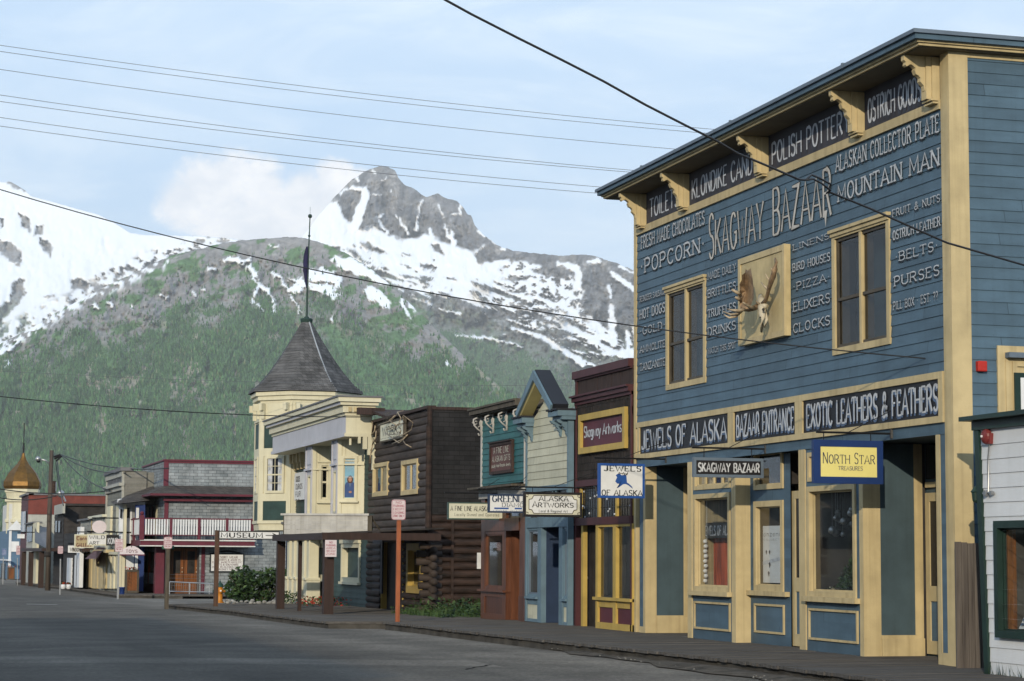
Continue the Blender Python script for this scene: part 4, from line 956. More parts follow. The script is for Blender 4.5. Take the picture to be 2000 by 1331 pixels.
fa.box(mb, AL, AL+.1, .15, zt-.2, -.1, .035); fa.box(mb, AR-.07, AR, .15, zc0, -.1, .03); fa.box(mb, AL+.1, AR-.07, zb0, zb1, -.1, .06)
zl1, zl0 = zz(fa, 1180, 1010), zz(fa, 1180, 1025); fa.box(mb, AL+.1, AR-.07, zl0, zl1, -.1, .04)
put('trim', mb, 'oxblood', sg)
mb = MB(); mb.box(XA+.2, 22, Y0, Y1, 0, zt-.25); put('body', mb, 'dark_boards', sg)
# framed sign
H = fa.hole(1138, 797, 1228.5, 876); H = (H[0], H[1], zz(fa, 1138, 888), zz(fa, 1138, 812))
mb = MB(); frame_boxes(fa, mb, *H, .13, 0, .10); sgn = put('gallery_sign', mb, 'mustard', sg, label='mustard framed dark red sign board')
mb = MB(); fa.box(mb, H[0]+.13, H[1]-.13, H[2]+.13, H[3]-.13, 0, .03); put('board', mb, 'burgundy', sgn)
mb = MB(); write(mb, fa, 'Skagway Artworks', H[0]+.22, H[1]-.34, (H[2]+H[3])/2-.07, (H[2]+H[3])/2+.16, .04, 0, .19, .08, .03, .06); put('lettering', mb, 'letter_white', sgn)
# transom glass with leading
mb = MB(); zz0, zz1 = zl1, zb0
fa.box(mb, AL+.1, AR-.07, zz0, zz1, -.08, -.05, 1)
for x in (1133, 1168, 1203, 1235): a = fa.a(x); fa.box(mb, a-.045, a+.045, zz0, zz1, -.05, .0, 0)
tr_ = put('transom', mb, ['mustard', 'dark_glass'], sg)
mb = MB()
for k in range(22):
    a = AL+.18+k*(AR-AL-.32)/21; fa.box(mb, a-.006, a+.006, zz0, zz1, -.05, -.042)
for f in (.3, .6, .85): fa.box(mb, AL+.15, AR-.1, zz0+(zz1-zz0)*f-.006, zz0+(zz1-zz0)*f+.006, -.051, -.043)
for k in range(26):
    a = AL+.2+random.random()*(AR-AL-.4); z = zz0+random.random()*(zz1-zz0); mb.ball(fa.P(a, z, -.04), .022, 5, 1)
put('leading', mb, ['iron', 'letter_worn'], tr_)
# shop front: recessed entry at left with slanted door, then two tall panes over burgundy panels
g0 = .15; xs = [1140.5, 1148, 1163, 1166, 1200, 1205, 1235.5]
za = zl0
fr_ = fa
mb = MB()
fa.box(mb, fa.a(1135), fa.a(1138.5), g0, za, -.1, .0); e0 = fa.a(1165)
ys_, yp1, yp0 = zz(fa, 1180, 1167), zz(fa, 1180, 1182), zz(fa, 1180, 1226)
fa.box(mb, e0, fa.a(1237), za-.05, za, -.1, .02)
for x0, x1 in ((1165, 1169), (1198.5, 1204.5), (1233.5, 1237)): fa.box(mb, fa.a(x0), fa.a(x1), g0, za-.05, -.1, .02)
fa.box(mb, fa.a(1163), fa.a(1237), ys_-.06, ys_, -.1, .07); fa.box(mb, fa.a(1169), fa.a(1198.5), ys_-.2, ys_-.06, -.1, .0); fa.box(mb, fa.a(1204.5), fa.a(1233.5), ys_-.2, ys_-.06, -.1, .0)
fa.box(mb, fa.a(1165)+.1, fa.a(1237)-.0, g0, g0+.13, -.1, .03)
put('shop_front', mb, 'mustard', sg)
for x0, x1 in ((1169, 1198.5), (1204.5, 1233.5)):
    a0, a1 = fa.a(x0), fa.a(x1)
    mb = MB(); fa.box(mb, a0, a1, g0+.13, ys_-.2, -.08, -.03); put('kick_panel', mb, 'burgundy', sg)
    mb = MB(); mb.face([fa.P(a0, ys_, -.05), fa.P(a1, ys_, -.05), fa.P(a1, za-.05, -.05), fa.P(a0, za-.05, -.05)]); sw_ = put('shop_window', mb, 'glass', sg)
    mb = MB(); fa.box(mb, a0, a1, ys_, za, -1.1, -1.05); fa.box(mb, a0-.02, a0, ys_, za, -1.1, -.06); fa.box(mb, a1, a1+.02, ys_, za, -1.1, -.06); fa.box(mb, a0, a1, ys_-.02, ys_+.04, -1.1, -.06); fa.box(mb, a0, a1, za, za+.03, -1.1, -.06); put('display_box', mb, 'interior', sw_)
    mb = MB()
    for k in range(3):
        aa = a0+.12+k*.3; fa.box(mb, aa, aa+.2, ys_+.1, ys_+random.uniform(.5, 1.6), -.8+.1*k, -.78+.1*k, k % 2)
    put('display_prints', mb, ['letter_worn', 'tan'], sw_)
    mb = MB()
    for k in range(5): mb.lathe(fa.P(a0+.1+k*.16, ys_+.04, -.3-.1*(k % 2)), [(.05, 0), (.03, .06), (.055, .12), (.02, .2), (.03, .24)], 8, 0)
    put('display_goods', mb, ['rust_cloth'], sw_, True)
# entry
fe = near(yat(1163, XA)+.0); mb = MB()
fa.box(mb, AL+.05, fa.a(1165), g0, za+.1, -1.4, -1.35); fa.box(mb, fa.a(1163.5), fa.a(1165), g0, za, -1.4, -.0)
put('entry_lining', mb, 'letter_dark', sg)
d0 = fa.a(1149, -.35); d1 = fa.a(1163, -.35)
panel_door(sg, Fr(fa.P(d0, 0, -.55)[:2], (np.array(fa.P(d1, 0, -.2))-np.array(fa.P(d0, 0, -.55)))[:2]), 0, math.hypot(d1-d0, .35), g0+.02, za-.25, 'mustard', kick='burgundy', gl=.42, st=.1)

# ================================================================ pale cream gabled gallery
XG = 14.15; fg_ = front(XG); Y0, Y1 = Y1+.02, yat(1027.5, XG); AL, AR = -Y1, -Y0; AM = (AL+AR)/2+.03
cg = thing('gabled_gallery', 'narrow pale cream clapboard gallery with steep pointed gable and light blue trim', 'building', (XG, Y0, .15))
zap, zev = zz(fg_, 1066, 726)-.31, zz(fg_, 1030, 824)
zsf = zz(fg_, 1060, 950)
# wall up into the gable: rows narrow with height
mb = MB(); h = .17; z = .15+zsf-.15
ga, gb = AL+.12+.38, AR-.38-.05
def gable_x(z): t = max(0, min(1, (z-zev)/(zap-.25-zev))); return (AL+.5+(AM-AL-.5)*t, AR-.45+(AM-AR+.45)*t)
rows = []
while z < zap-.3:
    lo, hi = (AL+.08, AR-.05) if z < zev-.12 else gable_x(z)
    lo2, hi2 = (AL+.08, AR-.05) if z+h < zev-.12 else gable_x(z+h)
    mb.face([fg_.P(lo, z, .016), fg_.P(hi, z, .016), fg_.P(hi2, z+h, 0), fg_.P(lo2, z+h, 0)]); mb.face([fg_.P(lo, z, -.01), fg_.P(hi, z, -.01), fg_.P(hi, z, .016), fg_.P(lo, z, .016)]); z += h
put('wall', mb, 'pale_cream', cg)
mb = MB(); ov = .30
# the steep roof: two slabs running back, projecting in front
for s, ae in ((-1, AL+.5-.12), (1, AR-.45+.12)):
    p0, p1 = (ae, zev+.02), (AM, zap)
    dx, dz = p1[0]-p0[0], p1[1]-p0[1]; L = math.hypot(dx, dz); nx, nz = -dz/L*.16*(-s)*-1, 0
    off = (.20*(-dz/L)*(1 if s < 0 else -1), .20*(dx/L)*(1 if s < 0 else -1))
    q = [p0, p1, (p1[0]+off[0]*0, p1[1]+.34), (p0[0]+off[0], p0[1]+off[1])]
    pts = q if s > 0 else [q[3], q[2], q[1], q[0]]
    pts = [(p0[0]+off[0]*.3, p0[1]+off[1]*.3), (p0[0]+off[0], p0[1]+off[1]), (AM, zap+.31), (AM, zap+.10)]
    if s < 0: pts = pts[::-1]
    fg_.prism(mb, pts, ov+.01, ov+.06, 1)
    q2 = [(p0[0]+off[0]*.55, p0[1]+off[1]*.55), (p0[0]+off[0]*1.1, p0[1]+off[1]*1.1), (AM, zap+.33), (AM, zap+.2)]
    if s < 0: q2 = q2[::-1]
    fg_.prism(mb, q2, -.05, ov+.005, 0)
    q3 = [(p0[0]+off[0]*.0, p0[1]+off[1]*.0), (p0[0]+off[0]*.5, p0[1]+off[1]*.5), (AM, zap+.18), (AM, zap-.0)]
    if s < 0: q3 = q3[::-1]
    fg_.prism(mb, q3, .02, ov, 2)
put('roof', mb, ['navy_roof', 'sky_trim', 'yellow_soffit'], cg)
# eave returns with little brackets
mb = MB()
for a0, a1 in ((AL-.12, AL+.62), (AR-.62, AR+.1)):
    fg_.box(mb, a0, a1, zev-.06, zev+.06, -1.5, ov); fg_.box(mb, a0-.03, a1+.02, zev+.062, zev+.10, -1.5, ov+.04, 1); fg_.box(mb, a0+.02, a1-.02, zev-.14, zev-.06, -1.2, ov-.1)
put('eave_return', mb, ['sky_trim', 'navy_roof'], cg)
for a in (AL+.06, AL+.5, AR-.55, AR-.1):
    mb = MB(); fy = near(-(a+.04)); fy.prism(mb, [(XG-q, zev-.14-.34+w*.68) for q, w in ((0, 0), (.04, 0), (.06, .08), (.05, .12), (.1, .2), (.09, .24), (.15, .32), (.14, .36), (.24, .42), (.28, .5), (0, .5))], -.08, 0); put('bracket', mb, 'sky_trim', cg)
mb = MB(); fg_.box(mb, AL, AL+.11, .15, zev-.14, -.1, .03); fg_.box(mb, AR-.08, AR, .15, zev-.14, -.1, .03)
z1_, z2_ = zz(fg_, 1075, 1010), zz(fg_, 1075, 1030)
fg_.box(mb, AL+.11, AR-.08, z2_, z1_-.0, -.1, .035); fg_.box(mb, AL+.11, AR-.08, zsf-.12, zsf, -.1, .04)
gp = [1031.5, 1052, 1059, 1093, 1101, 1119]
for x0, x1 in ((1051.5, 1058.5), (1093, 1100.5)): fg_.box(mb, fg_.a(x0), fg_.a(x1), .15, z2_, -.1, .02)
zs_, zk1, zk0 = zz(fg_, 1042, 1170), zz(fg_, 1042, 1181), .22
mb2 = MB(); mb3 = MB(); 
for x0, x1 in ((AL+.11, fg_.a(1051.5)), (fg_.a(1100.5), AR-.08)):
    fg_.box(mb, x0, x1, zk1, zs_, -.1, .0); fg_.box(mb, x0-.02, x1+.02, zs_, zs_+.05, -.1, .07); fg_.box(mb, x0, x1, .15, zk0, -.1, .01); fg_.box(mb3, x0, x1, zk0, zk1, -.1, -.015)
    o = window(cg, fg_, (x0, x1, zs_+.05, z2_), .06, 'sky_trim', .0, .07, room=.7, sash='gray_frame', name='shop_window')
    k = MB(); fg_.box(k, x0+.16, x1-.12, zs_+.25, zs_+1.0, -.4, -.38); fg_.box(k, x0+.18, x1-.16, zs_+1.1, zs_+1.5, -.5, -.48, 1); fg_.box(k, x0+.2, x1-.2, zs_+.3, zs_+.5, -.379, -.375, 1); put('display_prints', k, ['letter_worn', 'rust_cloth'], o)
put('trim', mb, 'sky_trim', cg); put('kick_panel', mb3, 'pale_cream', cg)
mb = MB(); fg_.box(mb, AL+.11, AR-.08, z1_, zsf-.12, -.08, -.05, 1)
for f in (.0, .26, .34, .62, .7, .97): fg_.box(mb, AL+.11+(AR-AL-.2)*f, AL+.14+(AR-AL-.2)*f+.05, z1_, zsf-.12, -.05, .01, 0)
put('transom', mb, ['sky_trim', 'dark_glass'], cg)
mb = MB(); a0, a1 = fg_.a(1058.5), fg_.a(1093)
fg_.box(mb, a0, a1, .15, z2_, -1.0, -.96); fg_.box(mb, a0-.01, a0+.02, .15, z2_, -.96, -.1); fg_.box(mb, a1-.02, a1+.01, .15, z2_, -.96, -.1); fg_.box(mb, a0, a1, z2_, z2_+.03, -.96, -.1); put('entry_lining', mb, 'letter_navy', cg)
fdr = front(XG+.5); dA = fdr.a(1071); panel_door(cg, fdr, dA, dA+.85, .17, z2_-.02, 'varnish_dark', gl=.45, st=.12)
mb = MB(); mb.box(XG+.25, 21, Y0, Y1, 3.2, zev-.1); mb.box(XG+1.1, 21, Y0, Y1, 0, 3.25); put('body', mb, 'pale_cream', cg)

# ================================================================ teal gift shop
XT = 14.13; ft = front(XT); Y0, Y1 = Y1+.02, yat(939, XT); AL, AR = -Y1, -Y0; YTF = Y1
tg = thing('teal_gift_shop', 'small teal clapboard gift shop with flat bracketed cornice and varnished wood shop front', 'building', (XT, Y0, .15))
zt = zz(ft, 942, 808); zb = zz(ft, 942, 958); zt = PY(1003, 778, Y0)[2]-.16
mb = MB(); siding(mb, ft, AL+.1, AR, zb+.1, zt-.1, .145, (), 0, .018, zref=zb); put('wall', mb, 'teal', tg)
mb = MB(); ft.box(mb, AL, AL+.11, zb-.0, zt-.1, -.1, .03); ft.box(mb, AR-.05, AR, zb+.05, zt-.1, -.1, .03); ft.box(mb, AL-.02, AR, zb-.22, zb-.0, -.1, .06); put('corner_board', mb, 'old_white', tg)
cq = PY(1003, 778, Y0); ov_ = XT-cq[0]; zt = cq[2]-.16
mb = MB(); ft.box(mb, AL-.22, AR+.05, zt-.03, zt-.0, -.5, ov_-.1); ft.box(mb, AL-.27, AR+.0, zt+.002, zt+.11, -.5, ov_-.04); ft.box(mb, AL-.31, AR+.0, zt+.112, zt+.16, -.5, ov_)
ft.box(mb, AL-.05, AR+.02, zb, zb+.05, -.1, .35); put('cornice', mb, 'post_gray', tg)
def scroll():
    mb = MB(); ya = -(AL+.06)
    def P(q, w): return (XT-q*.7, ya, zt-.04+w*.72)
    for pts, r_ in (([(.05, -.02), (.2, -.04), (.33, -.1), (.36, -.2), (.28, -.28), (.2, -.24), (.2, -.17), (.26, -.16)], .020), ([(.33, -.12), (.30, -.3), (.18, -.42), (.06, -.5), (.05, -.62), (.13, -.64), (.15, -.57)], .020), ([(.05, -.1), (.10, -.2), (.08, -.32), (.16, -.36)], .016)):
        mb.tube([P(*p) for p in pts], r_, 6)
    mb.box(XT-.05, XT, ya-.03, ya+.03, zt-.5, zt-.02); return mb
b0_ = put('bracket', scroll(), 'old_white', tg, True); W__ = AR-AL
for f in (.3, .61, .94): c = b0_.copy(); COL.objects.link(c); c.location = Vector(b0_.location)+Vector((0, -(W__*f-.06), 0))
H = (ft.a(960), ft.a(1004), zz(ft, 962, 928), zz(ft, 962, 868))
mb = MB(); frame_boxes(ft, mb, *H, .07, .0, .08); ft.box(mb, H[0], H[1], H[3], H[3]+.03, 0, .12); s_ = put('wall_sign', mb, 'brown_plank', tg)
mb = MB(); ft.box(mb, H[0]+.07, H[1]-.07, H[2]+.07, H[3]-.07, 0, .05); put('board', mb, 'sign_brown', s_)
mb = MB(); hh = H[3]-H[2]
write(mb, ft, 'A FINE LINE', H[0]+.32, H[1]-.30, H[2]+hh*.66, H[2]+hh*.86, .06, 0, .11, .07); write(mb, ft, 'ALASKAN GIFTS', H[0]+.2, H[1]-.18, H[2]+hh*.40, H[2]+hh*.58, .06, 0, .11, .07); write(mb, ft, 'Locally Made Porcelain Jewelry', H[0]+.14, H[1]-.12, H[2]+hh*.22, H[2]+hh*.32, .06, 0, .14, .1, gap=.1)
put('lettering', mb, 'sign_ivory', s_)
# varnished shop front
z2_ = zz(ft, 960, 1038); z3_ = zz(ft, 960, 1022); zt0 = zb-.22
mb = MB(); g0 = .08
for x0, x1 in ((939.5, 946.5), (981.5, 988), (1014.5, 1026)): ft.box(mb, ft.a(x0), ft.a(x1), g0, zt0, -.12, .0)
ft.box(mb, ft.a(946.5), ft.a(1014.5), z2_, z3_+.1, -.12, .02)
zs_ = zz(ft, 960, 1152)
ft.box(mb, ft.a(938.5), ft.a(989), zs_-.05, zs_, -.12, .09); ft.box(mb, ft.a(946.5), ft.a(981.5), g0, g0+.16, -.12, .0); ft.box(mb, ft.a(946.5), ft.a(981.5), zs_-.17, zs_-.05, -.12, .0)
put('shop_front', mb, 'varnish', tg)
mb = MB(); ft.box(mb, ft.a(946.5), ft.a(981.5), g0+.16, zs_-.17, -.12, -.03); ft.box(mb, ft.a(1014.5), ft.a(1026), g0, zs_-.1, .0, .02); put('kick_panel', mb, 'varnish_dark', tg)
o = window(tg, ft, (ft.a(946.5), ft.a(981.5), zs_, z2_), .07, 'varnish', -.01, .08, room=.8, name='shop_window')
k = MB(); a0, a1 = ft.a(946.5), ft.a(981.5)
for q, (f, z_, h_, m_) in enumerate(((.2, .5, .8, 2), (.55, .1, 1.1, 1), (.62, 1.2, .55, 0), (.35, .1, .5, 0), (.75, .1, .7, 1))): ft.box(k, a0+(a1-a0)*f, a0+(a1-a0)*f+.28, zs_+z_, zs_+z_+h_, -.5-.05*q, -.48-.05*q, m_)
put('display_prints', k, ['letter_worn', 'letter_dark', 'letter_blue'], o)
mb = MB(); ft.box(mb, ft.a(946.5), ft.a(1014.5), z3_+.1, zt0, -.1, -.06); o_ = put('transom', mb, 'dark_glass', tg)
mb = MB(); ft.box(mb, ft.a(996), ft.a(1009), z3_+.14, zt0-.05, -.058, -.04); put('blind', mb, 'letter_worn', o_)
mb = MB(); a0, a1 = ft.a(988), ft.a(1014.5); ft.box(mb, a0, a1, g0, z2_, -.95, -.9); ft.box(mb, a0-.01, a0+.02, g0, z2_, -.9, -.12); ft.box(mb, a1-.02, a1+.01, g0, z2_, -.9, -.12); ft.box(mb, a0, a1, z2_, z2_+.03, -.9, -.12); put('entry_lining', mb, 'varnish', tg)
fdr = front(XT+.42); dA = fdr.a(997); panel_door(tg, fdr, dA, dA+.9, g0+.02, z2_-.03, 'varnish_dark', gl=.45)
mb = MB(); mb.box(XT+.2, 21, Y0, Y1, 3.0, zt-.1); mb.box(XT+1.1, 21, Y0, Y1, 0, 3.05); put('body', mb, 'dark_boards', tg)
mb = MB(); fx_ = near(Y1+.02); 
put('paper_notice', (lambda k: (near(Y1+.6).box(k, 14.2, 14.4, 1.3, 1.7, -.01, .01), k)[1])(MB()), 'sign_white', None, False, (14.2, Y1+.6, 1.3), label='small white paper notice at the far corner of the teal shop', category='notice')

# ================================================================ hanging signs on rods
yr = lambda x, X=XB: yat(x, X)
JS = near(yr(1302)); 
def p_joa(wr, mb, fr, q):
    wr('JEWELS', .12, .92, .78, .93, 0, tv=.22, th=.11, serif=.1, gap=.2); wr('OF ALASKA', .07, .95, .07, .23, 0, tv=.17, th=.09, serif=.1, gap=.16)
    a0, a1, z0, z1, c = q; pts = [(.36, .48), (.40, .60), (.37, .66), (.44, .72), (.50, .66), (.60, .68), (.615, .45), (.655, .42), (.72, .34), (.745, .27), (.70, .32), (.64, .38), (.58, .41), (.53, .40), (.49, .36), (.44, .31), (.39, .28), (.455, .36), (.45, .41), (.40, .42)]
    P = [fr.P(a0+(a1-a0)*x, z0+(z1-z0)*y, c) for x, y in pts]; cen = fr.P(a0+(a1-a0)*.5, z0+(z1-z0)*.52, c)
    for i in range(len(P)): mb.face([cen, P[i], P[(i+1) % len(P)]][::-1], 1)
    for k in range(7): mb.tube([fr.P(a0+(a1-a0)*(.43+.03*k), z0+(z1-z0)*(.68+.03*math.sin(k)), c), fr.P(a0+(a1-a0)*(.45+.03*k), z0+(z1-z0)*(.73+.02*math.cos(k*2)), c+.005)], .008, 4, 2)
    return ['letter_dark', 'royal_blue', 'post_gray']
hang_sign(JS, (1168, 905, 1258, 974), (1160, 1303, 896), 'white hanging sign with blue border and blue state map, jewels lettering', ['sign_white', 'royal_blue'], .045, group='signs hung over the boardwalk', paint=p_joa)
def p_sb(wr, mb, fr, q): wr('SKAGWAY BAZAAR', .07, .94, .28, .72, 0, tv=.17, th=.12, gap=.16); return ['letter_white']
hang_sign(near(yr(1497)), (1353, 893.5, 1490, 934.5), (1352, 1498, 876), 'long black hanging sign with white bazaar lettering and slate frame', ['sign_black', 'gray_frame'], .05, group='signs hung over the boardwalk', paint=p_sb)
def p_ns(wr, mb, fr, q):
    a0, a1, z0, z1, c = q; fr.box(mb, a0+(a1-a0)*.10, a0+(a1-a0)*.91, z0+(z1-z0)*.15, z0+(z1-z0)*.87, 0, c-.001, 1)
    write(mb, fr, 'NORTH STAR', a0+(a1-a0)*.13, a0+(a1-a0)*.88, z0+(z1-z0)*.46, z0+(z1-z0)*.66, c+.004, 0, .10, .05, .08, .15, big={0: (1.25, 0), 6: (1.25, 0)})
    write(mb, fr, 'TREASURES', a0+(a1-a0)*.35, a0+(a1-a0)*.70, z0+(z1-z0)*.31, z0+(z1-z0)*.40, c+.004, 2, .14, .08, .09, .16)
    return ['letter_navy', 'sign_yellow', 'shade_gray']
hang_sign(near(yr(1746)), (1587, 859, 1723, 946.5), (1596, 1746, 846), 'yellow hanging sign with broad dark blue frame, nearest of the hung signs', ['sign_blue', 'sign_blue'], .10, .07, group='signs hung over the boardwalk', paint=p_ns)
def p_aa(wr, mb, fr, q):
    a0, a1, z0, z1, c = q; W, H = a1-a0, z1-z0
    pts = [(.09, .3), (.14, .28), (.17, .14), (.83, .14), (.86, .28), (.91, .3), (.91, .7), (.86, .72), (.83, .86), (.17, .86), (.14, .72), (.09, .7)]
    fr.prism(mb, [(a0+W*x, z0+H*y) for x, y in pts], 0, c-.002, 1)
    for i in range(len(pts)):
        x, y = pts[i]; x2, y2 = pts[(i+1) % len(pts)]; mb.tube([fr.P(a0+W*x, z0+H*y, c), fr.P(a0+W*x2, z0+H*y2, c)], .008, 4, 2)
    for sx in (.05, .95):
        for sy in (.14, .86): mb.tube([fr.P(a0+W*(sx+.03*math.cos(t/2)), z0+H*(sy+.05*math.sin(t/2)), c+.003) for t in range(12)], .007, 4, 2)
    write(mb, fr, 'ALASKA', a0+W*.26, a0+W*.76, z0+H*.64, z0+H*.84, c+.004, 0, .17, .08, .09, .15); write(mb, fr, 'ARTWORKS', a0+W*.15, a0+W*.85, z0+H*.39, z0+H*.57, c+.004, 0, .19, .085, .09, .13, big={0: (1.35, 0)})
    write(mb, fr, 'Local & Regional Art', a0+W*.26, a0+W*.75, z0+H*.19, z0+H*.29, c+.004, 3, .14, .08); return ['letter_dark', 'sign_white', 'post_gray', 'letter_dark']
hang_sign(near(yat(1165, XA)), (1022, 961, 1136, 1011), (1013, 1165, 952.5), 'cream hanging sign with black border and corner scrolls, artworks lettering', ['sign_ivory', 'sign_black'], .05, group='signs hung over the boardwalk', paint=p_aa)
def p_gr(wr, mb, fr, q):
    wr('GREENLAND', .08, 1.0, .58, .92, 0, tv=.2, th=.07, serif=.1, gap=.15); wr('DIAMONDS', .27, .97, .32, .53, 0, tv=.15, th=.06, serif=.1)
    a0, a1, z0, z1, c = q
    for f in (.12, .52, .8): fr.box(mb, a0+(a1-a0)*f, a0+(a1-a0)*(f+.28 if f < .2 else f+.14), z0+(z1-z0)*.20, z0+(z1-z0)*.28, 0, c, 1)
    wr('LOOSE DIAMONDS', .1, .9, .06, .15, 2, tv=.18, th=.1, gap=.3); return ['letter_navy', 'royal_blue', 'letter_blue']
hang_sign(near(yat(1030, XG)), (953, 965, 1052, 1003), (933, 1031, 956), 'white diamond shop sign hanging half behind the cream artworks sign', ['sign_white', 'letter_navy'], .04, group='signs hung over the boardwalk', paint=p_gr)
def p_fl(wr, mb, fr, q): wr('A FINE LINE ALASKAN GIFTS', .05, .97, .50, .78, 0, tv=.12, th=.08, gap=.14); wr('Locally Owned and Operated', .12, .9, .2, .38, 0, tv=.09, th=.06, gap=.2); return ['letter_dark']
hang_sign(near(yat(975, XT)), (874, 981, 985, 1016), (867, 975, 963), 'long ivory hanging sign with thin green border over the lawn', ['sign_ivory', 'sign_green'], .03, group='signs hung over the boardwalk', paint=p_fl)
for k, (x, X, y0_) in enumerate(((1545, XB, 855), (1300, XB, 890), (1215, XA, 884), (1800, XB, 838))):   # the stays that steady the rods
    pass

mat('orange_jamb', (.30, .12, .04), .5, .3, 2, .1, 30, (5, 5, .5))
# ================================================================ white shop at the near end
XW = 13.9; fw = front(XW); pw = G(1928.6, 1315, .15)
YW = pw[1]-.0
tA = fw.px(1909, 862)[0]; bA = fw.px(1929, 1315)[0]
ws = thing('white_shop', 'white plank shop with dark green trim and red bell at the near end', 'building', (XW, YW, .15))
zt = zz(fw, 1912, 838); AE = bA+6
def lean(z): return bA+(tA-bA)*(z-.15)/(zt-.15)
mb = MB(); h = .188; z = .15-.03; zs = []
H = (fw.a(1950, 0, 1100), AE-1.5, zz(fw, 1948, 1245), zz(fw, 1948, 1018))
while z < zt:
    z_1 = min(z+h, zt); cuts = sorted({z, z_1} | {q for q in (H[2], H[3]) if z < q < z_1})
    for p, q in zip(cuts, cuts[1:]):
        a_, b_ = lean(p)+.06, lean(q)+.06
        segs = [(a_, b_, AE, AE)] if not (H[2]-1e-4 < (p+q)/2 < H[3]) else [(a_, b_, H[0], H[0]), (H[1], H[1], AE, AE)]
        for s0, s1, e0_, e1_ in segs: mb.face([fw.P(s0, p, .012*(1-(p-z)/h)), fw.P(e0_, p, .012*(1-(p-z)/h)), fw.P(e1_, q, .012*(1-(q-z)/h)), fw.P(s1, q, .012*(1-(q-z)/h))])
    mb.face([fw.P(lean(z), z, -.003), fw.P(AE, z, -.003), fw.P(AE, z, .012), fw.P(lean(z), z, .012)]); z += h
put('wall', mb, 'white_paint', ws)
mb = MB(); mb.hexa([fw.P(bA-.02, .12, .04), fw.P(bA+.1, .12, .04), fw.P(bA+.1, .12, -.1), fw.P(bA-.02, .12, -.1), fw.P(tA-.02, zt, .04), fw.P(tA+.1, zt, .04), fw.P(tA+.1, zt, -.1), fw.P(tA-.02, zt, -.1)])
fw.box(mb, tA-.05, AE, zt-.02, zt+.10, -.3, .06); fw.box(mb, tA-.14, AE, zt+.102, zt+.16, -.5, .20)
put('trim', mb, 'green_trim', ws)
mb = MB(); mb.hexa([fw.P(bA+.02, .0, -.75), fw.P(AE, 0, -.75), fw.P(AE, 0, -6), fw.P(bA+.02, 0, -6), fw.P(tA+.02, zt, -.75), fw.P(AE, zt, -.75), fw.P(AE, zt, -6), fw.P(tA+.02, zt, -6)]); mb.hexa([fw.P(bA+.02, .0, -.05), fw.P(bA+.08, 0, -.05), fw.P(bA+.08, 0, -.8), fw.P(bA+.02, 0, -.8), fw.P(tA+.02, zt, -.05), fw.P(tA+.08, zt, -.05), fw.P(tA+.08, zt, -.8), fw.P(tA+.02, zt, -.8)]); mb.face([fw.P(tA, zt, -.0), fw.P(AE, zt, 0), fw.P(AE, zt, -.8), fw.P(tA, zt, -.8)]); put('body', mb, 'dark_green', ws)
o = window(ws, fw, H, .095, 'green_trim', .07, .06, room=.35, sash='green_trim', sashw=.02, inner='screen', name='shop_window')
k = MB(); fw.box(k, H[0]+.10, H[0]+.125, H[2]+.1, H[3]-.1, -.19, -.07); put('jamb', k, 'orange_jamb', o)
for f, n_ in ((.28, 0), (.68, 1)):
    k = MB(); a = H[0]+f; z0 = H[2]+.12; k.hexa([fw.P(a, z0, -.12), fw.P(a+.22, z0, -.12), fw.P(a+.22, z0, -.14), fw.P(a, z0, -.14), fw.P(a+.10, z0+.36, -.26), fw.P(a+.32, z0+.36, -.26), fw.P(a+.32, z0+.36, -.28), fw.P(a+.10, z0+.36, -.28)])
    for i in range(5): k.face([fw.P(a+.05+.018*i, z0+.05+.055*i, -.117-.022*i), fw.P(a+.17+.018*i, z0+.05+.055*i, -.117-.022*i), fw.P(a+.176+.018*i, z0+.075+.055*i, -.124-.022*i), fw.P(a+.056+.018*i, z0+.075+.055*i, -.124-.022*i)], 1)
    put('price_card', k, ['sign_white', 'letter_blue'], None, False, fw.P(a, z0, -.2), label=('leaning pale price card at the left of the white shop window' if n_ == 0 else 'second leaning pale price card in the white shop window'), category='card')
bl = thing('alarm_bell', 'round dark red alarm bell high on the white plank wall', 'bell', fw.P(fw.px(1926, 853)[0], 3.3))
ca, cz = fw.px(1926, 853, .05); mb = MB()
nrm = [(.03, .0), (.1, .0), (.105, .03), (.09, .06), (.05, .085), (.001, .09)]
for i, (r1, c1) in enumerate(nrm[:-1]):
    r2, c2 = nrm[i+1]
    for j in range(16):
        w0, w1_ = 2*math.pi*j/16, 2*math.pi*(j+1)/16
        mb.face([fw.P(ca+r1*math.cos(w0), cz+r1*math.sin(w0), .02+c1), fw.P(ca+r1*math.cos(w1_), cz+r1*math.sin(w1_), .02+c1), fw.P(ca+r2*math.cos(w1_), cz+r2*math.sin(w1_), .02+c2), fw.P(ca+r2*math.cos(w0), cz+r2*math.sin(w0), .02+c2)])
put('gong', mb, 'alarm_red', bl, True)
mb = MB(); mb.ball(fw.P(ca, cz, .115), .018, 6); put('cap', mb, 'sign_white', bl)
mb = MB(); fw.box(mb, ca+.03, ca+.11, cz-.1, cz+.04, 0, .06); put('bell_box', mb, 'alarm_red', bl)
cd = thing('conduit', 'thin gray conduit running down from the bell to a junction box', 'pipe', fw.P(ca, cz-.1)); mb = MB()
zj = zz(fw, 1933, 964); a2_ = fw.px(1934, 940)[0]; mb.tube([fw.P(ca+.05, cz-.08, .03), fw.P(a2_, cz-.3, .03), fw.P(a2_, zj, .03)], .012, 6); mb.tube([fw.P(a2_-.12, zj, .04), fw.P(a2_+.14, zj+.01, .04)], .016, 6); mb.tube([fw.P(a2_-.04, zj, .02), fw.P(a2_-.04, zj, .07)], .04, 8); mb.tube([fw.P(a2_+.12, zj, .02), fw.P(a2_+.12, zj, .07)], .028, 8)
put('pipe', mb, 'silver', cd)
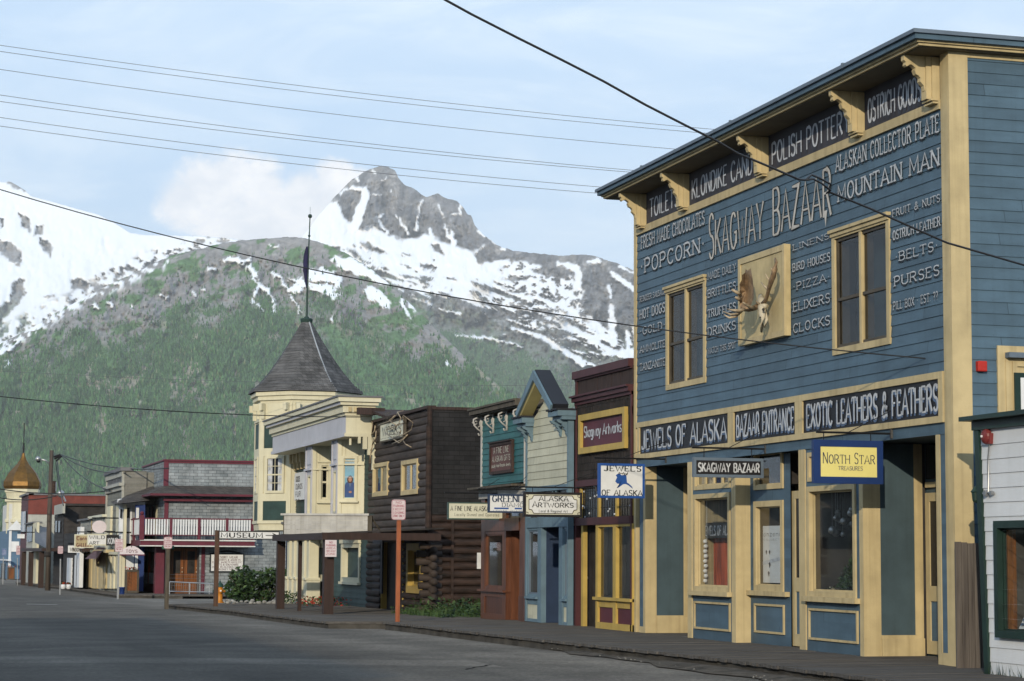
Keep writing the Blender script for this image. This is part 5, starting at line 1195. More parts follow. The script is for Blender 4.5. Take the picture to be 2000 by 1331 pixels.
lt = thing('wall_lantern', 'small dark green lantern on the corner of the white shop', 'lantern', fw.P(tA-.1, zj)); mb = MB()
la = fw.px(1906, 960)[0]; mb.lathe(fw.P(la, zj-.1, -.0), [(.0, -.02), (.04, 0), (.05, .02), (.06, .12), (.075, .13), (.02, .2), (.001, .21)], 8); put('lamp_shade', mb, 'dark_green', lt)

# ================================================================ log building with the antlers
XL = 14.3; fl = front(XL); Y0, Y1 = yat(843, XL, 900), yat(722, XL, 900); AL, AR = -Y1, -Y0; gl_ = gz(Y0)
lg = thing('log_store', 'dark brown log store with yellow window frames, black shingled side and antlers over its sign', 'building', (XL, Y0, gl_))
fls = near(Y0); zt = fls.px(844, 796)[1]; zbm0, zbm1 = fl.px(800, 1052)[1], fl.px(800, 1040)[1]
H1 = fl.hole(732, 906, 760.5, 971); H1 = (H1[0], H1[1], fl.px(732, 971)[1], fl.px(732, 907)[1])
H2 = fl.hole(788, 898, 819, 965); H2 = (H2[0], H2[1], fl.px(789, 968)[1], fl.px(789, 901)[1])
gH = (fl.a(802), fl.a(832), fl.px(802, 1158)[1], fl.px(802, 1062)[1])
mb = MB(); siding(mb, fl, AL, AR-.1, zbm0-.1, zt-.05, .215, [H1, H2], 0, .048, shape='log', zref=zbm0-.1)
put('upper_wall', mb, 'log', lg)
mb = MB(); siding(mb, fl, AL, AR, gl_+.05, zbm0-.1, .2, [gH, (fl.a(746), fl.a(790), 0, 9)], 0, .08, shape='log'); siding(mb, fls, XL, XL+5, gl_, 2.75, .215, (), 0, .085, shape='log'); put('lower_wall', mb, 'log_red', lg)
mb = MB(); fls.box(mb, XL-.02, XL+9, 2.72, fls.px(844, 797)[1], -.2, .03); put('side_wall', mb, 'shingle_black', lg)
mb = MB(); mb.box(XL+.15, XL+9, Y0+.15, Y1, gl_, zt-.2); put('body', mb, 'dark_boards', lg)
mb = MB(); mb.box(XL-.12, XL+9, Y0-.06, Y0+.2, zt-.06, zt+.02); mb.box(XL-.14, XL+.1, Y0-.05, Y1, zt-.03, zt+.05)
mb.hexa([(XL-.1, Y1-2.6, zt+.0), (XL+6, Y1-2.6, zt+.0), (XL+6, Y1-1.0, zt+.3), (XL-.3, Y1-1.0, zt+.3), (XL-.1, Y1-2.6, zt+.08), (XL+6, Y1-2.6, zt+.08), (XL+6, Y1-1.0, zt+.38), (XL-.3, Y1-1.0, zt+.38)]); put('roof', mb, 'brown_plank', lg)
mb = MB(); mb.tube([(XL-.09, Y0-.05, zbm0-.6), (XL-.09, Y0-.05, zt-.5)], .085, 8); mb.tube([(XL-.07, Y0-.03, zt-.5), (XL-.07, Y0-.03, zt+.02)], .07, 8); mb.box(XL+.55, XL+.63, Y0-.10, Y0-.04, gl_, 2.7); put('corner_post', mb, 'log_red', lg)
for i in range(9):      # saddle-notched log ends at the corner
    for s in (0, 1):
        mb = MB(); z = gl_+.12+i*.215+s*.107; ex = random.uniform(.25, .42)
        if s == 0: mb.tube([(XL+.02, Y0+.3, z), (XL+.02, Y0-ex, z)], .098, 9)
        else: mb.tube([(XL+.3, Y0-.02, z), (XL-ex, Y0-.02, z)], .098, 9)
        put('log_end', mb, 'log', lg, True)
for H in (H1, H2): window(lg, fl, H, .12, 'cream', .075, .02, cols=(.5,), head=.0, sill=.0, room=.8, sashw=.03, muntin=.06, sash='cream')
window(lg, fl, gH, .2, 'mustard', .13, .06, room=1., name='window')
mb = MB(); a0, a1 = fl.a(746), fl.a(790); fl.box(mb, a0, a1, gl_, zbm0, -1.3, -1.25); fl.box(mb, a1-.05, a1, gl_, zbm0, -1.2, .05, 1); fl.box(mb, a0, a0+.05, gl_, zbm0, -1.2, .02, 1); put('entry_lining', mb, ['interior', 'mustard'], lg)
d_ = front(XL+.5); panel_door(lg, d_, d_.a(756), d_.a(756)+1.3, gl_+.1, 2.15, 'mustard', kick='varnish_dark', gl=.4, st=.16)
mb = MB(); fl.pb(mb, 728, 1050, 745, 1160, .0, .05); put('posted_board', mb, 'frieze_black', lg)
# hung sign board with tangled antlers above
a0, z1 = fl.px(752, 822); a1, z0 = fl.px(799, 856); z0 = fl.px(752, 866)[1]; z1 = fl.px(752, 828)[1]
mb = MB(); frame_boxes(fl, mb, a0, a1, z0, z1, .05, .08, .17, 1); fl.box(mb, a0+.05, a1-.05, z0+.05, z1-.05, .1, .15, 0)
ls = put('store_sign', mb, ['sign_ivory', 'post_gray'], lg)
mb = MB(); write(mb, fl, 'FIRE', a0+.5, a0+1.5, z0+.55, z0+.85, .16, 0, .14, .08, .08); write(mb, fl, 'WORKS', a0+.35, a1-.35, z0+.18, z0+.44, .16, 0, .14, .08, .08)
for q in range(14): fl.box(mb, a0+.15+q*.2, a0+.21+q*.2, z0+.1, z0+.12, .15, .155)
put('lettering', mb, 'post_gray', ls)
at = thing('antler_cluster', 'tangle of pale antlers mounted above the log store sign', 'antlers', fl.P(a1-.2, z0))
def LQ(x, y, c): a, z = fl.px(x, y); return fl.P(a, z, c)
mb = MB()
for pts in ([(762, 832), (775, 822), (788, 812), (800, 806), (812, 803)], [(788, 856), (800, 850), (812, 840), (816, 826), (812, 812)], [(775, 846), (790, 862), (803, 866), (814, 856)], [(797, 860), (806, 868), (812, 874)], [(770, 840), (784, 836), (800, 826), (808, 814)],
            [(800, 806), (805, 818), (802, 830), (794, 838)], [(808, 850), (800, 858), (790, 868)], [(783, 812), (780, 822), (786, 832)], [(805, 842), (796, 848), (784, 850)]):
    mb.tube([LQ(x, y, .25+.12*math.sin(i*1.7+x)) for i, (x, y) in enumerate(pts)], [.019-.0025*i for i in range(len(pts))], 6)
put('antler', mb, 'antler_tine', at, True)
a2 = thing('antler_branch', 'upright pale antler fixed at the upper left of the log wall', 'antlers', LQ(735, 905, .2))
mb = MB()
for pts in ([(733, 905), (734, 885), (738, 868), (736, 850), (738, 828), (735, 822)], [(738, 868), (744, 855), (745, 842)], [(734, 880), (727, 872), (724, 876)], [(736, 850), (742, 842), (743, 832)]): mb.tube([LQ(x, y, .16) for x, y in pts], [.026-.003*i for i in range(len(pts))], 6)
put('antler', mb, 'antler_tine', a2, True)
mb = MB(); q0, q1 = G(704, 1192, .1), 0
YC = Y1-.0
# projecting top log over the neighbour
mb = MB(); fbm = near(yat(733, 14.3, 900)-.65); fbm.pb(mb, 700, 796, 752, 811, -.25, 0); put('top_beam', mb, 'brown_plank', lg)

# ================================================================ cream and forest green corner store with turret
YV = yat(733, 14.3, 900); XV = 14.3; fv = front(XV); gv = gz(YV)
vs = thing('turret_store', 'cream and dark green corner store with shingled turret, bay windows and heavy cornice', 'building', (XV, YV, gv))
fvs = near(YV)
XE = PY(676, 800, YV)[0]; fe_ = front(XE)          # entablature plane
YE1 = yat(533, XE, 850)
zE = {k: PY(677, y, YV)[2] for k, y in (('t', 777), ('c', 792), ('y', 806), ('m', 812), ('b', 846), ('s', 853))}
mb = MB(); LEn = 20.0
def ent(d, z0, z1, mi, m_):     # one course of the entablature, d = how far it stands out
    m_.box(XE-d, XV-.12+d*.7, YV-d, YE1+d, z0, z1, mi)
ent(.30, zE['c']+.10, zE['t'], 0, mb); ent(.22, zE['c'], zE['c']+.098, 0, mb); ent(.12, zE['y'], zE['c']-.002, 0, mb); ent(.04, zE['m'], zE['y']-.002, 0, mb); ent(0, zE['b'], zE['m']-.002, 0, mb); ent(.05, zE['s'], zE['b']-.002, 0, mb)
mb.box(XE-.34, XV+.15, YV-.34, YE1+.34, zE['t'], zE['t']+.05, 1)
put('entablature', mb, ['cream_white', 'shade_gray'], vs)
mb = MB(); fe_.box(mb, -YE1, -YV-.01, zE['b']+.01, zE['m']-.01, 0, .004); fe_.box(mb, -YE1-.05, -YV+.04, zE['s'], zE['b']-.004, .051, .054); fe_.box(mb, -YE1-.2, -YV+.2, zE['c']+.01, zE['c']+.09, .221, .224); put('fascia_board', mb, 'lavender', vs)
mb = MB(); k = 0
for x in np.arange(XE+.05, XV, .16): mb.box(x, x+.09, YV-.17, YV-.12, zE['y']+.02, zE['y']+.16)
put('dentils', mb, 'cream', vs)
mb = MB()
for q, w in ((.0, .5), (.25, .35), (.5, .25)): mb.box(XV-.55+q*.6, XV-.47+q*.8, YV-.05, YV+.05, zE['s']-.2-q*.7, zE['s'])
mb.box(XV-.10, XV+.05, YV-.06, YV+.1, zE['s']-1.0, zE['s']); mb.tube([(XV-.75, YV+.15, zE['s']-.04), (XV-.75, YV+.15, zE['s']-.25)], .04, 8); put('cornice_bracket', mb, 'cream_white', vs)
zF = PX(600, 1052, 14.0)[2]
# main street wall, upper storey and near end
mb = MB(); siding(mb, fv, -yat(562, XV), -YV, gv+.05, zE['s'], .16, [(fv.a(613), fv.a(637), fv.px(613, 1130)[1], fv.px(613, 1062)[1]), (fv.a(669), fv.a(705), fv.px(669, 1136)[1], fv.px(669, 1062)[1])], 0, .02); siding(mb, fvs, XV, XV+2, gv, zE['s'], .16, (), 0, .02); put('wall', mb, 'forest_siding', vs)
mb = MB(); mb.box(XV+.15, XV+9, YV+.1, yat(562, XV), gv, zE['s']); put('body', mb, 'forest_siding', vs)
mb = MB(); fvs.box(mb, XV+.0, XV+.09, gv, zE['s'], 0, .04); fvs.box(mb, XV-.01, XV+.18, zE['s']-.05, zE['s'], 0, .05); put('corner_board', mb, 'white_paint', vs)
for xa, xb, yb in ((613, 637, 1130), (669, 705, 1136)):
    H = (fv.a(xa), fv.a(xb), fv.px(xa, yb)[1], fv.px(xa, 1062)[1]); o = window(vs, fv, H, .14, 'cream_white', .06, .22, head=.12, sill=.08, room=.8, name='window', sash='white_paint')
# bays: front face with narrow window, near-facing canted face with a wide one
zB0, zB1 = PX(600, 1045, 13.4)[2], zE['s']
def bay(xf0, xf1, xr, kind):
    # front face between columns xf0..xf1 on plane XBAY, canted face from xf1 back to the wall at column xr
    XBAY = XE+.16; y0_, y1_ = yat(xf1, XBAY, 950), yat(xf0, XBAY, 950); yw = yat(xr, XV, 950)
    bay_ = MB(); f0 = front(XBAY)
    Hn = (-y1_+(y1_-y0_)*.35, -y0_-(y1_-y0_)*.18, zB0+.65, zB1-.95)
    flatwall(bay_, f0, -y1_, -y0_, zB0, zB1, [Hn], 0., 1)
    fc = Fr((XBAY, y0_), (XV-XBAY, yw-y0_)); L = math.hypot(XV-XBAY, yw-y0_)
    if kind == 0: Hc = (fc.a(622, 0, 940), fc.a(646, 0, 940), fc.px(625, 980)[1], fc.px(625, 904)[1])
    else: Hc = (fc.a(667, 0, 940), fc.a(698, 0, 940), fc.px(680, 979)[1], fc.px(680, 891)[1])
    flatwall(bay_, fc, 0, L, zB0, zB1, [Hc])
    bay_.face([(XBAY, y1_, zB0), (XV, y1_+1.2, zB0), (XV, y1_+1.2, zB1), (XBAY, y1_, zB1)][::-1])
    bay_.face([(XBAY, y1_, zB0), (XBAY, y0_, zB0), (XV, yw, zB0), (XV, y1_+1.2, zB0)][::-1])
    b_ = put('bay', bay_, ['cream_white', 'lavender'], vs)
    t_ = MB()
    for a in (-y1_, -y0_-.12): f0.box(t_, a, a+.12, zB0, zB1, 0, .04, 1)
    f0.box(t_, -y1_, -y0_+.02, zB1-.8, zB1-.74, 0, .09, 1); f0.box(t_, -y1_, -y0_+.02, zB0+.45, zB0+.51, 0, .09, 1); f0.box(t_, -y1_+.2, -y0_-.2, zB1-.6, zB1-.12, 0, .03, 1)
    fc.box(t_, .01, L-.0, zB1-.8, zB1-.75, 0, .08); fc.box(t_, .0, .12, zB0, zB1, 0, .035); fc.box(t_, L-.12, L, zB0, zB1-.8, 0, .035)
    frame_boxes(fc, t_, .2, L-.2, zB0+.08, zB0+.42, .03, 0, .02); frame_boxes(fc, t_, .2, L-.2, zB1-.68, zB1-.1, .03, 0, .02)
    put('trim', t_, ['cream_white', 'lavender'], b_)
    window(b_ and vs, f0, Hn, .06, 'cream_white', .03, .1, rows=(.5,), room=.5, glass='dark_glass')
    return fc, Hc, b_
fcA, HA_, _ = bay(597.5, 610, 655, 0)
window(vs, fcA, HA_, .09, 'cream_white', .05, .08, rows=(.5,), sill=.06, head=.05, room=.8, sashw=.05, muntin=.03)
fcB, HB_, bb = bay(648.5, 660, 712, 1)
o = window(vs, fcB, HB_, .08, 'cream_white', .05, .05, sill=.05, room=.3, sashw=.02, muntin=0, glass='dark_glass')
k = MB(); a0, a1, z0, z1 = HB_; a0 += .1; a1 -= .1; z0 += .1; z1 -= .1; fcB.box(k, a0, a1, z0, z1, -.04, -.01, 0)
for i in range(9):
    aa = a0+(a1-a0)*(.05+.1*i); k.face([fcB.P(aa, z0+(z1-z0)*.98, -.006), fcB.P(aa+.015, z0+(z1-z0)*.98, -.006), fcB.P(aa+.2*(.4+i*.05), z0+(z1-z0)*.66, -.006)], 5)
am = (a0+a1)/2; hh = z1-z0
def ell(x, y, rx, ry, mi, c=-.004): k.face([fcB.P(am+x+rx*math.cos(t*math.pi/6), z0+hh*y+ry*math.sin(t*math.pi/6), c) for t in range(12)], mi)
k.face([fcB.P(am-.18, z0+.02, -.005), fcB.P(am+.22, z0+.02, -.005), fcB.P(am+.24, z0+hh*.36, -.005), fcB.P(am+.06, z0+hh*.42, -.005), fcB.P(am-.1, z0+hh*.40, -.005), fcB.P(am-.22, z0+hh*.22, -.005)], 1)
fcB.box(k, a0, a1, z0+hh*.53, z0+hh*.545, -.01, .0, 5)
ell(.02, .47, .10, .13, 3); ell(.02, .475, .055, .075, 2, -.002); ell(.03, .15, .05, .035, 2, -.002)
k.face([fcB.P(am-.02, z0+hh*.38, -.003), fcB.P(am+.02, z0+hh*.26, -.003), fcB.P(am+.06, z0+hh*.38, -.003)], 4)
po = put('window_poster', k, ['poster_sky', 'poster_coat', 'skin', 'hair', 'letter_blue', 'letter_worn'], None, False, fcB.P(am, z0, 0), label='blue poster of a person in a blue coat filling the upstairs bay window', category='poster')
# the length of wall with the shaped plaque, between turret and bays
aP0, zP1 = fv.px(576, 925, .1); zP0 = fv.px(576, 978, .1)[1]; aP1 = fv.a(604, .1, 950)
mb = MB(); fv.prism(mb, [(aP0+.1, zP0), (aP1, zP0), (aP1, zP1), (aP0+.1, zP1), (aP0, zP1-.25), (aP0, zP0+.25)], .04, .12, 0); pq = put('plaque', mb, 'sign_white', vs)
mb = MB()
for i, w in enumerate((.5, .8, .6, .5, .7)): write(mb, fv, ('GOODS', 'CURIOS', 'FUR', 'CO', 'STORE')[i], aP0+.35, aP0+.35+w*1.6, zP1-.32-i*.27, zP1-.14-i*.27, .13, 0, .15, .1)
put('lettering', mb, 'post_gray', pq)
# pent sill and frieze leaf brackets under the soffit
mb = MB(); fv.box(mb, fv.a(556), fv.a(600), zB0+.45, zB0+.52, 0, .5); put('pent_sill', mb, 'shade_gray', vs)
for f in np.arange(0, 1.01, .2):
    mb = MB(); a = fv.a(566)+f*(fv.a(600)-fv.a(566)); fv.box(mb, a-.09, a+.09, zE['s']-.32, zE['s'], 0, .32); fv.box(mb, a-.07, a+.07, zE['s']-.55, zE['s']-.32, 0, .16); put('cornice_bracket', mb, 'cream', vs)
# ground-floor clustered pilasters at the corner
for x in (563, 572, 581.5, 592, 601):
    mb = MB(); a = fv.a(x, .5); ww = .22; fv.box(mb, a-ww, a+ww, gv+.9, 2.45, .15, .5); fv.box(mb, a-ww-.06, a+ww+.06, gv, gv+.85, .1, .58); fv.box(mb, a-ww-.05, a+ww+.05, gv+.85, gv+.95, .1, .62); fv.box(mb, a-ww-.05, a+ww+.05, 2.1, 2.2, .1, .6); fv.box(mb, a-ww-.07, a+ww+.07, 2.45, 2.8, .1, .62)
    put('pilaster', mb, 'cream_white', vs, bevel=.02)
# turret
XC = 14.9; YC = yat(596, XC, 800); SCALE = math.hypot(XC, YC)
tw = (XC, YC, 0); dist = PR_z = float((np.array([XC, YC, 3])-CC)@_d)
rE = 105.5/F_*dist; rW = 92.5/F_*dist
zA, zEv = PX(596, 628, XC)[2], PX(596, 771, XC)[2]
zBt = PX(596, 1037, XC)[2]; ph = math.atan2(-(YC), -(XC))-R(14)      # one flat turned towards the street corner
HT = zA-zEv
mb = MB(); N = 8
prof = [(rE*1.02, 0), (rE*.86, .10*HT), (rE*.68, .26*HT), (rE*.50, .45*HT), (rE*.33, .65*HT), (rE*.17, .85*HT), (.14, .985*HT), (.02, HT)]
mb.lathe((XC, YC, zEv), [(r_/math.cos(R(22.5))*.985, z) for r_, z in prof], 8, 0, ph)
# shingle courses that ripple the slope
for i in range(34):
    t0 = i/34; z0 = HT*t0; rr = np.interp(z0, [p[1] for p in prof], [p[0] for p in prof])/math.cos(R(22.5))*.985
    mb.lathe((XC, YC, zEv+z0), [(rr+.03, 0), (rr+.028, .02), (rr-.03, .12)], 8, 0, ph)
put('turret_roof', mb, 'shingle_roof', vs)
mb = MB(); hip = []
w = ph+math.pi/4*round((math.atan2(-YC, -XC)+R(52)-ph)/(math.pi/4))
mb.tube([(XC+(r_/math.cos(R(22.5))*.985+.035)*math.cos(w), YC+(r_/math.cos(R(22.5))*.985+.035)*math.sin(w), zEv+z) for r_, z in prof[:-1]], .03, 4); put('flashing', mb, 'silver', vs)
mb = MB(); c8 = 1/math.cos(R(22.5))
mb.lathe((XC, YC, zEv), [(rE*c8*.97, -.02), (rE*c8*.97, -.16), (rE*c8*.93, -.17), (rE*c8*.93, -.32), (rE*c8*.88, -.34), (rE*c8*.88, -.42), (rW*c8*.99, -.44)], 8, 0, ph)
mb.lathe((XC, YC, zEv), [(rW*c8, -.4), (rW*c8, -1.0), (rW*c8+.05, -1.02), (rW*c8+.05, -1.1), (rW*c8, -1.12), (rW*c8, zBt-zEv+.35), (rW*c8+.06, zBt-zEv+.33), (rW*c8+.06, zBt-zEv+.24), (rW*c8, zBt-zEv+.22), (rW*c8*.99, zBt-zEv), (.1, zBt-zEv)], 8, 0, ph)
put('turret_wall', mb, 'cream_white', vs)
mb = MB(); mb.lathe((XC, YC, zBt-3.2), [(rW*.35, 0), (rW*.35, 3.3)], 8, 0, ph); put('turret_base', mb, 'forest_siding', vs)
for i in range(8):     # each flat: corner boards, green panels, a tall sash window
    w0, w1_ = ph+i*math.pi/4, ph+(i+1)*math.pi/4
    p0 = (XC+rW*c8*math.cos(w0), YC+rW*c8*math.sin(w0)); p1 = (XC+rW*c8*math.cos(w1_), YC+rW*c8*math.sin(w1_))
    mx_, my_ = (p0[0]+p1[0])/2, (p0[1]+p1[1])/2
    if (mx_-XC)*(-XC)+(my_-YC)*(-YC) < 0: continue
    ft_ = Fr(p0, (p1[0]-p0[0], p1[1]-p0[1])); L = math.hypot(p1[0]-p0[0], p1[1]-p0[1])
    if ft_.n@np.array([mx_-XC, my_-YC, 0]) < 0: ft_ = Fr(p1, (p0[0]-p1[0], p0[1]-p1[1]))
    zz_ = lambda y: PX(540, y, XC-rW)[2]
    mb = MB()
    for a in (0, L-.2): ft_.box(mb, a, a+.2, zBt+.3, zEv-.45, 0, .03)
    ft_.box(mb, .2, L-.2, zz_(884), zz_(868), 0, .03); ft_.box(mb, .2, L-.2, zz_(975), zz_(960), 0, .035)
    wa, wb = (.30, L-.30); frame_boxes(ft_, mb, wa, wb, zz_(959), zz_(884), .09, .0, .06); put('corner_board', mb, 'cream_white', vs)
    mb = MB(); ft_.box(mb, .2, L-.2, zz_(868), zEv-1.15, .0, .012); ft_.box(mb, .2, L-.2, zBt+.36, zz_(975), 0, .012); put('green_panel', mb, 'forest_siding', vs)
    mb = MB(); ft_.box(mb, wa+.09, wb-.09, zz_(956), zz_(888), .0, .012, 0); zm = (zz_(956)+zz_(888))/2
    for s in (-1, 1):
        for q in range(4): ft_.box(mb, (wa+wb)/2+s*(.13+.05*q), (wa+wb)/2+s*(.17+.05*q), zz_(956), zz_(888), .012, .016+.004*(q % 2), 2)
    for z in (zm-.02, (zm+zz_(956))/2, (zm+zz_(888))/2): ft_.box(mb, wa+.09, wb-.09, z, z+(.05 if z == zm-.02 else .02), .018, .035, 1)
    ft_.box(mb, (wa+wb)/2-.01, (wa+wb)/2+.01, zz_(956), zz_(888), .018, .033, 1); put('turret_window', mb, ['dark_glass', 'cream_white', 'letter_worn'], vs)
    for f in (.12, .88):
        mb = MB(); ft_.box(mb, L*f-.07, L*f+.07, zEv-1.0, zEv-.44, 0, .12); ft_.box(mb, L*f-.07, L*f+.07, zEv-.7, zEv-.44, .12, .26); put('turret_bracket', mb, 'cream_white', vs)
fp = thing('flagpole', 'thin green flagpole on the turret top with a dark blue flag furled against it', 'flagpole', (XC, YC, zA-.1))
zt_ = PX(600, 424, XC)[2]
mb = MB(); mb.lathe((XC, YC, zA-.06), [(.1, -.04), (.22, -.02), (.24, .1), (.2, .14), (.1, .15), (.09, .2), (.05, .22)], 10); put('base', mb, 'dark_green', fp)
mb = MB(); xt = XC+.05; mb.tube([(XC, YC, zA), (XC+.03, YC, zA+(zt_-zA)*.6), (XC+.07, YC, zt_)], [.045, .03, .02], 8); mb.ball((XC+.07, YC, zt_), .08, 8); mb.tube([(XC+.07, YC, zt_), (XC+.07, YC, zt_+.35)], .006, 4); mb.ball((XC+.05, YC, PX(600, 462, XC)[2]), .05, 6); put('pole', mb, 'dark_green', fp)
mb = MB(); zf1, zf0 = PX(600, 484, XC)[2], PX(600, 562, XC)[2]; n = 14; rings = []
for i in range(n+1):
    t_ = i/n; r_ = (.035+.085*math.sin(math.pi*min(1, t_*1.05))**.8)*(1-.35*t_*(t_ > .6)); z = zf1+(zf0-zf1)*t_
    rings.append([(XC-.02-.05*math.sin(t_*3)+(r_*(.75+.35*math.sin(5*a+t_*4)))*math.cos(a)*.9, YC+r_*math.sin(a)*.8, z+.04*math.sin(3*a)) for a in [2*math.pi*j/14 for j in range(14)]])
for i in range(n):
    for j in range(14): mb.face([rings[i][j], rings[i][(j+1) % 14], rings[i+1][(j+1) % 14], rings[i+1][j]])
put('flag', mb, 'flag', fp, True)

# ================================================================ brown canopy over the pavement, and the blank white sign on it
Yc = 55.6; Xc = PY(643, 1100, Yc)[0]; fc_ = near(Yc-.12); Yc1 = yat(549, Xc, 1100)
cp = thing('canopy', 'dark brown timber canopy on square posts over the pavement by the log store', 'canopy', (Xc, Yc, gz(Yc)))
zc1, zc0 = fc_.px(700, 1041)[1], fc_.px(700, 1055)[1]
mb = MB(); mb.box(Xc-.22, XL-.1, Yc-.12, Yc, zc0, zc1); mb.box(Xc-.22, Xc-.08, Yc+.002, Yc1+.3, zc0, zc1-.01); put('beam', mb, 'post_brown', cp)
mb = MB(); mb.hexa([(Xc-.2, Yc+.0, zc1-.05), (XL, Yc+.0, zc1+.12), (XL, Yc1+.3, zc1+.12), (Xc-.2, Yc1+.3, zc1-.05), (Xc-.2, Yc, zc1-.01), (XL, Yc, zc1+.16), (XL, Yc1+.3, zc1+.16), (Xc-.2, Yc1+.3, zc1-.01)]); put('deck', mb, 'dark_boards', cp)
gp_ = gz(Yc)+.1
for xl, xr, yb, Y_ in ((633.5, 652.5, 1215, Yc+.05), (542, 557, 1200, Yc1+.1)):
    x0_ = PY(xl, 1100, Y_)[0]; x1_ = PY(xr, 1100, Y_)[0]; mb = MB(); mb.box(x0_, x1_, Y_, Y_+(x1_-x0_), min(gp_-.15, PY(xl, yb, Y_)[2]), zc0); put('post', mb, 'post_brown', cp)
mb = MB(); Y_ = (Yc+Yc1)/2+.6; x0_, x1_ = PY(583, 1100, Y_)[0], PY(590, 1100, Y_)[0]; mb.box(x0_, x1_, Y_, Y_+.1, PY(586, 1205, Y_)[2], zc0); put('post', mb, 'post_brown', cp)
fB = Fr(PX(549, 1000, Xc+.1)[:2], (1, -.06)); 
Yb_ = yat(549, Xc-.05, 1020); fB = near(Yb_-.2)
a0, z1 = fB.px(549, 1003); a1 = fB.px(701, 1008)[0]; z0 = fB.px(600, 1041)[1]-.05
fB2 = Fr(fB.P(a0, 0)[:2], (a1-a0, -1.2)); LL = math.hypot(a1-a0, 1.2)
bs = thing('blank_sign', 'long weathered white blank sign board standing on the brown canopy', 'sign', fB.P(a0, z0))
mb = MB(); nb = 4
for i in range(nb): fB2.box(mb, .1, LL, z0+(z1-z0-.06)*i/nb+.004, z0+(z1-z0-.06)*(i+1)/nb, -.03, .0+.002*(i % 2))
put('board', mb, 'old_white', bs)
mb = MB(); fB2.box(mb, .0, LL+.05, z1-.06, z1, -.06, .05); put('cap', mb, 'old_white', bs)
mb = MB()
for a in (.1, LL-.02): fB2.box(mb, a-.04, a+.14, z0, z1-.07, -.12, -.035); mb.tube([fB2.P(a+.1, z1-.1, -.1), fB2.P(a+.3, z0, -.7)], .035, 4)
put('brace', mb, 'post_gray', bs)

# ================================================================ maroon and grey shingled balcony shop
pc = G(311, 1160, .12); YM = pc[1]; XM = pc[0]+.12; XM = PY(322, 1000, YM)[0]; fm = near(YM); fmf = front(XM); gm = gz(YM)+.1
bs_ = thing('balcony_shop', 'grey shingled corner shop with maroon trim and a balcony of white balusters', 'building', (XM, YM, gm))
zp1, zp0, zs0, zwt = fm.px(400, 899)[1], fm.px(400, 952)[1], fm.px(400, 966)[1], fm.px(400, 975)[1]
XMr = PY(560, 1000, YM)[0]; YM1 = yat(281, XM, 930)
aD0, aD1 = fm.a(330, 0, 1120), fm.a(389, 0, 1120); zfl = fm.px(400, 1066)[1]
mb = MB(); flatwall(mb, fm, XM, XMr, zfl, zp0, ()); flatwall(mb, fm, XM, XMr, zp0, zp1, (), .05); flatwall(mb, fm, XM, XMr, gm-.1, zfl, [(aD0, aD1, -9, zfl-.02)])
flatwall(mb, fmf, -YM1, -YM, zp0, zp1, (), .05); flatwall(mb, fmf, -YM1-2, -YM, zfl, zp0, ()); flatwall(mb, fmf, -YM1, -YM, gm, zfl, [(-YM1+.6, -YM-.7, gm+.4, zfl-.3)])
put('wall', mb, 'shingle_gray', bs_)
mb = MB(); mb.box(XM+.1, XMr, YM+1.0, YM1, gm-.3, zp1-.1); put('body', mb, 'shade_gray', bs_)
mb = MB(); fm.box(mb, XM-.1, XMr, zp1-.07, zp1, -.2, .12); fmf.box(mb, -YM1, -YM, zp1-.07, zp1, -.2, .12); fm.box(mb, XM-.06, XMr, zp1-.16, zp1-.08, 0, .07)
fm.box(mb, XM-.07, XM+.12, zp0+.02, zp1-.07, 0, .085); fmf.box(mb, -YM-.12, -YM+.06, zp0+.02, zp1-.07, 0, .085)
fm.box(mb, XM-.03, XM+.15, gm, zwt, 0, .04)
aT = fm.a(396, 0, 1120); fm.box(mb, aT-.08, aT+.08, gm-.1, zfl, 0, .04); fm.box(mb, XM-.1, XMr-1.6, zwt-.12, zwt, .02, .3)
for (x0, x1) in ((303, 320),): mb.box(PY(x0, 1120, YM-.2)[0], PY(x1, 1120, YM-.2)[0], YM-.25, YM+.3, gm-.1, zfl)
put('trim', mb, 'maroon', bs_)
mb = MB(); e = .75; x_r = fm.a(496)     # pent roof skirt round the corner
P0 = [(XM-.05, YM-.05, zp0+.05), (x_r, YM-.05, zp0+.05), (x_r, YM-e, zs0), (XM-e, YM-e, zs0)]
mb.face([P0[3], P0[2], P0[1], P0[0]]); Pf = [(XM-.05, YM1, zp0+.05), (XM-.05, YM-.05, zp0+.05), (XM-e, YM-e, zs0), (XM-e, YM1, zs0)]; mb.face([Pf[3], Pf[2], Pf[1], Pf[0]][::-1][::-1])
mb.box(XM-e, x_r, YM-e, YM-e+.04, zs0-.10, zs0-.002, 1); mb.box(XM-e, XM-e+.04, YM-e+.042, YM1, zs0-.10, zs0-.002, 1); mb.face([(XM-e, YM-e, zs0-.09), (XM-e, YM1, zs0-.09), (XM, YM1, zs0-.09), (XM, YM, zs0-.09), (x_r, YM, zs0-.09), (x_r, YM-e, zs0-.09)], 1)
put('skirt_roof', mb, ['shingle_skirt', 'maroon'], bs_)
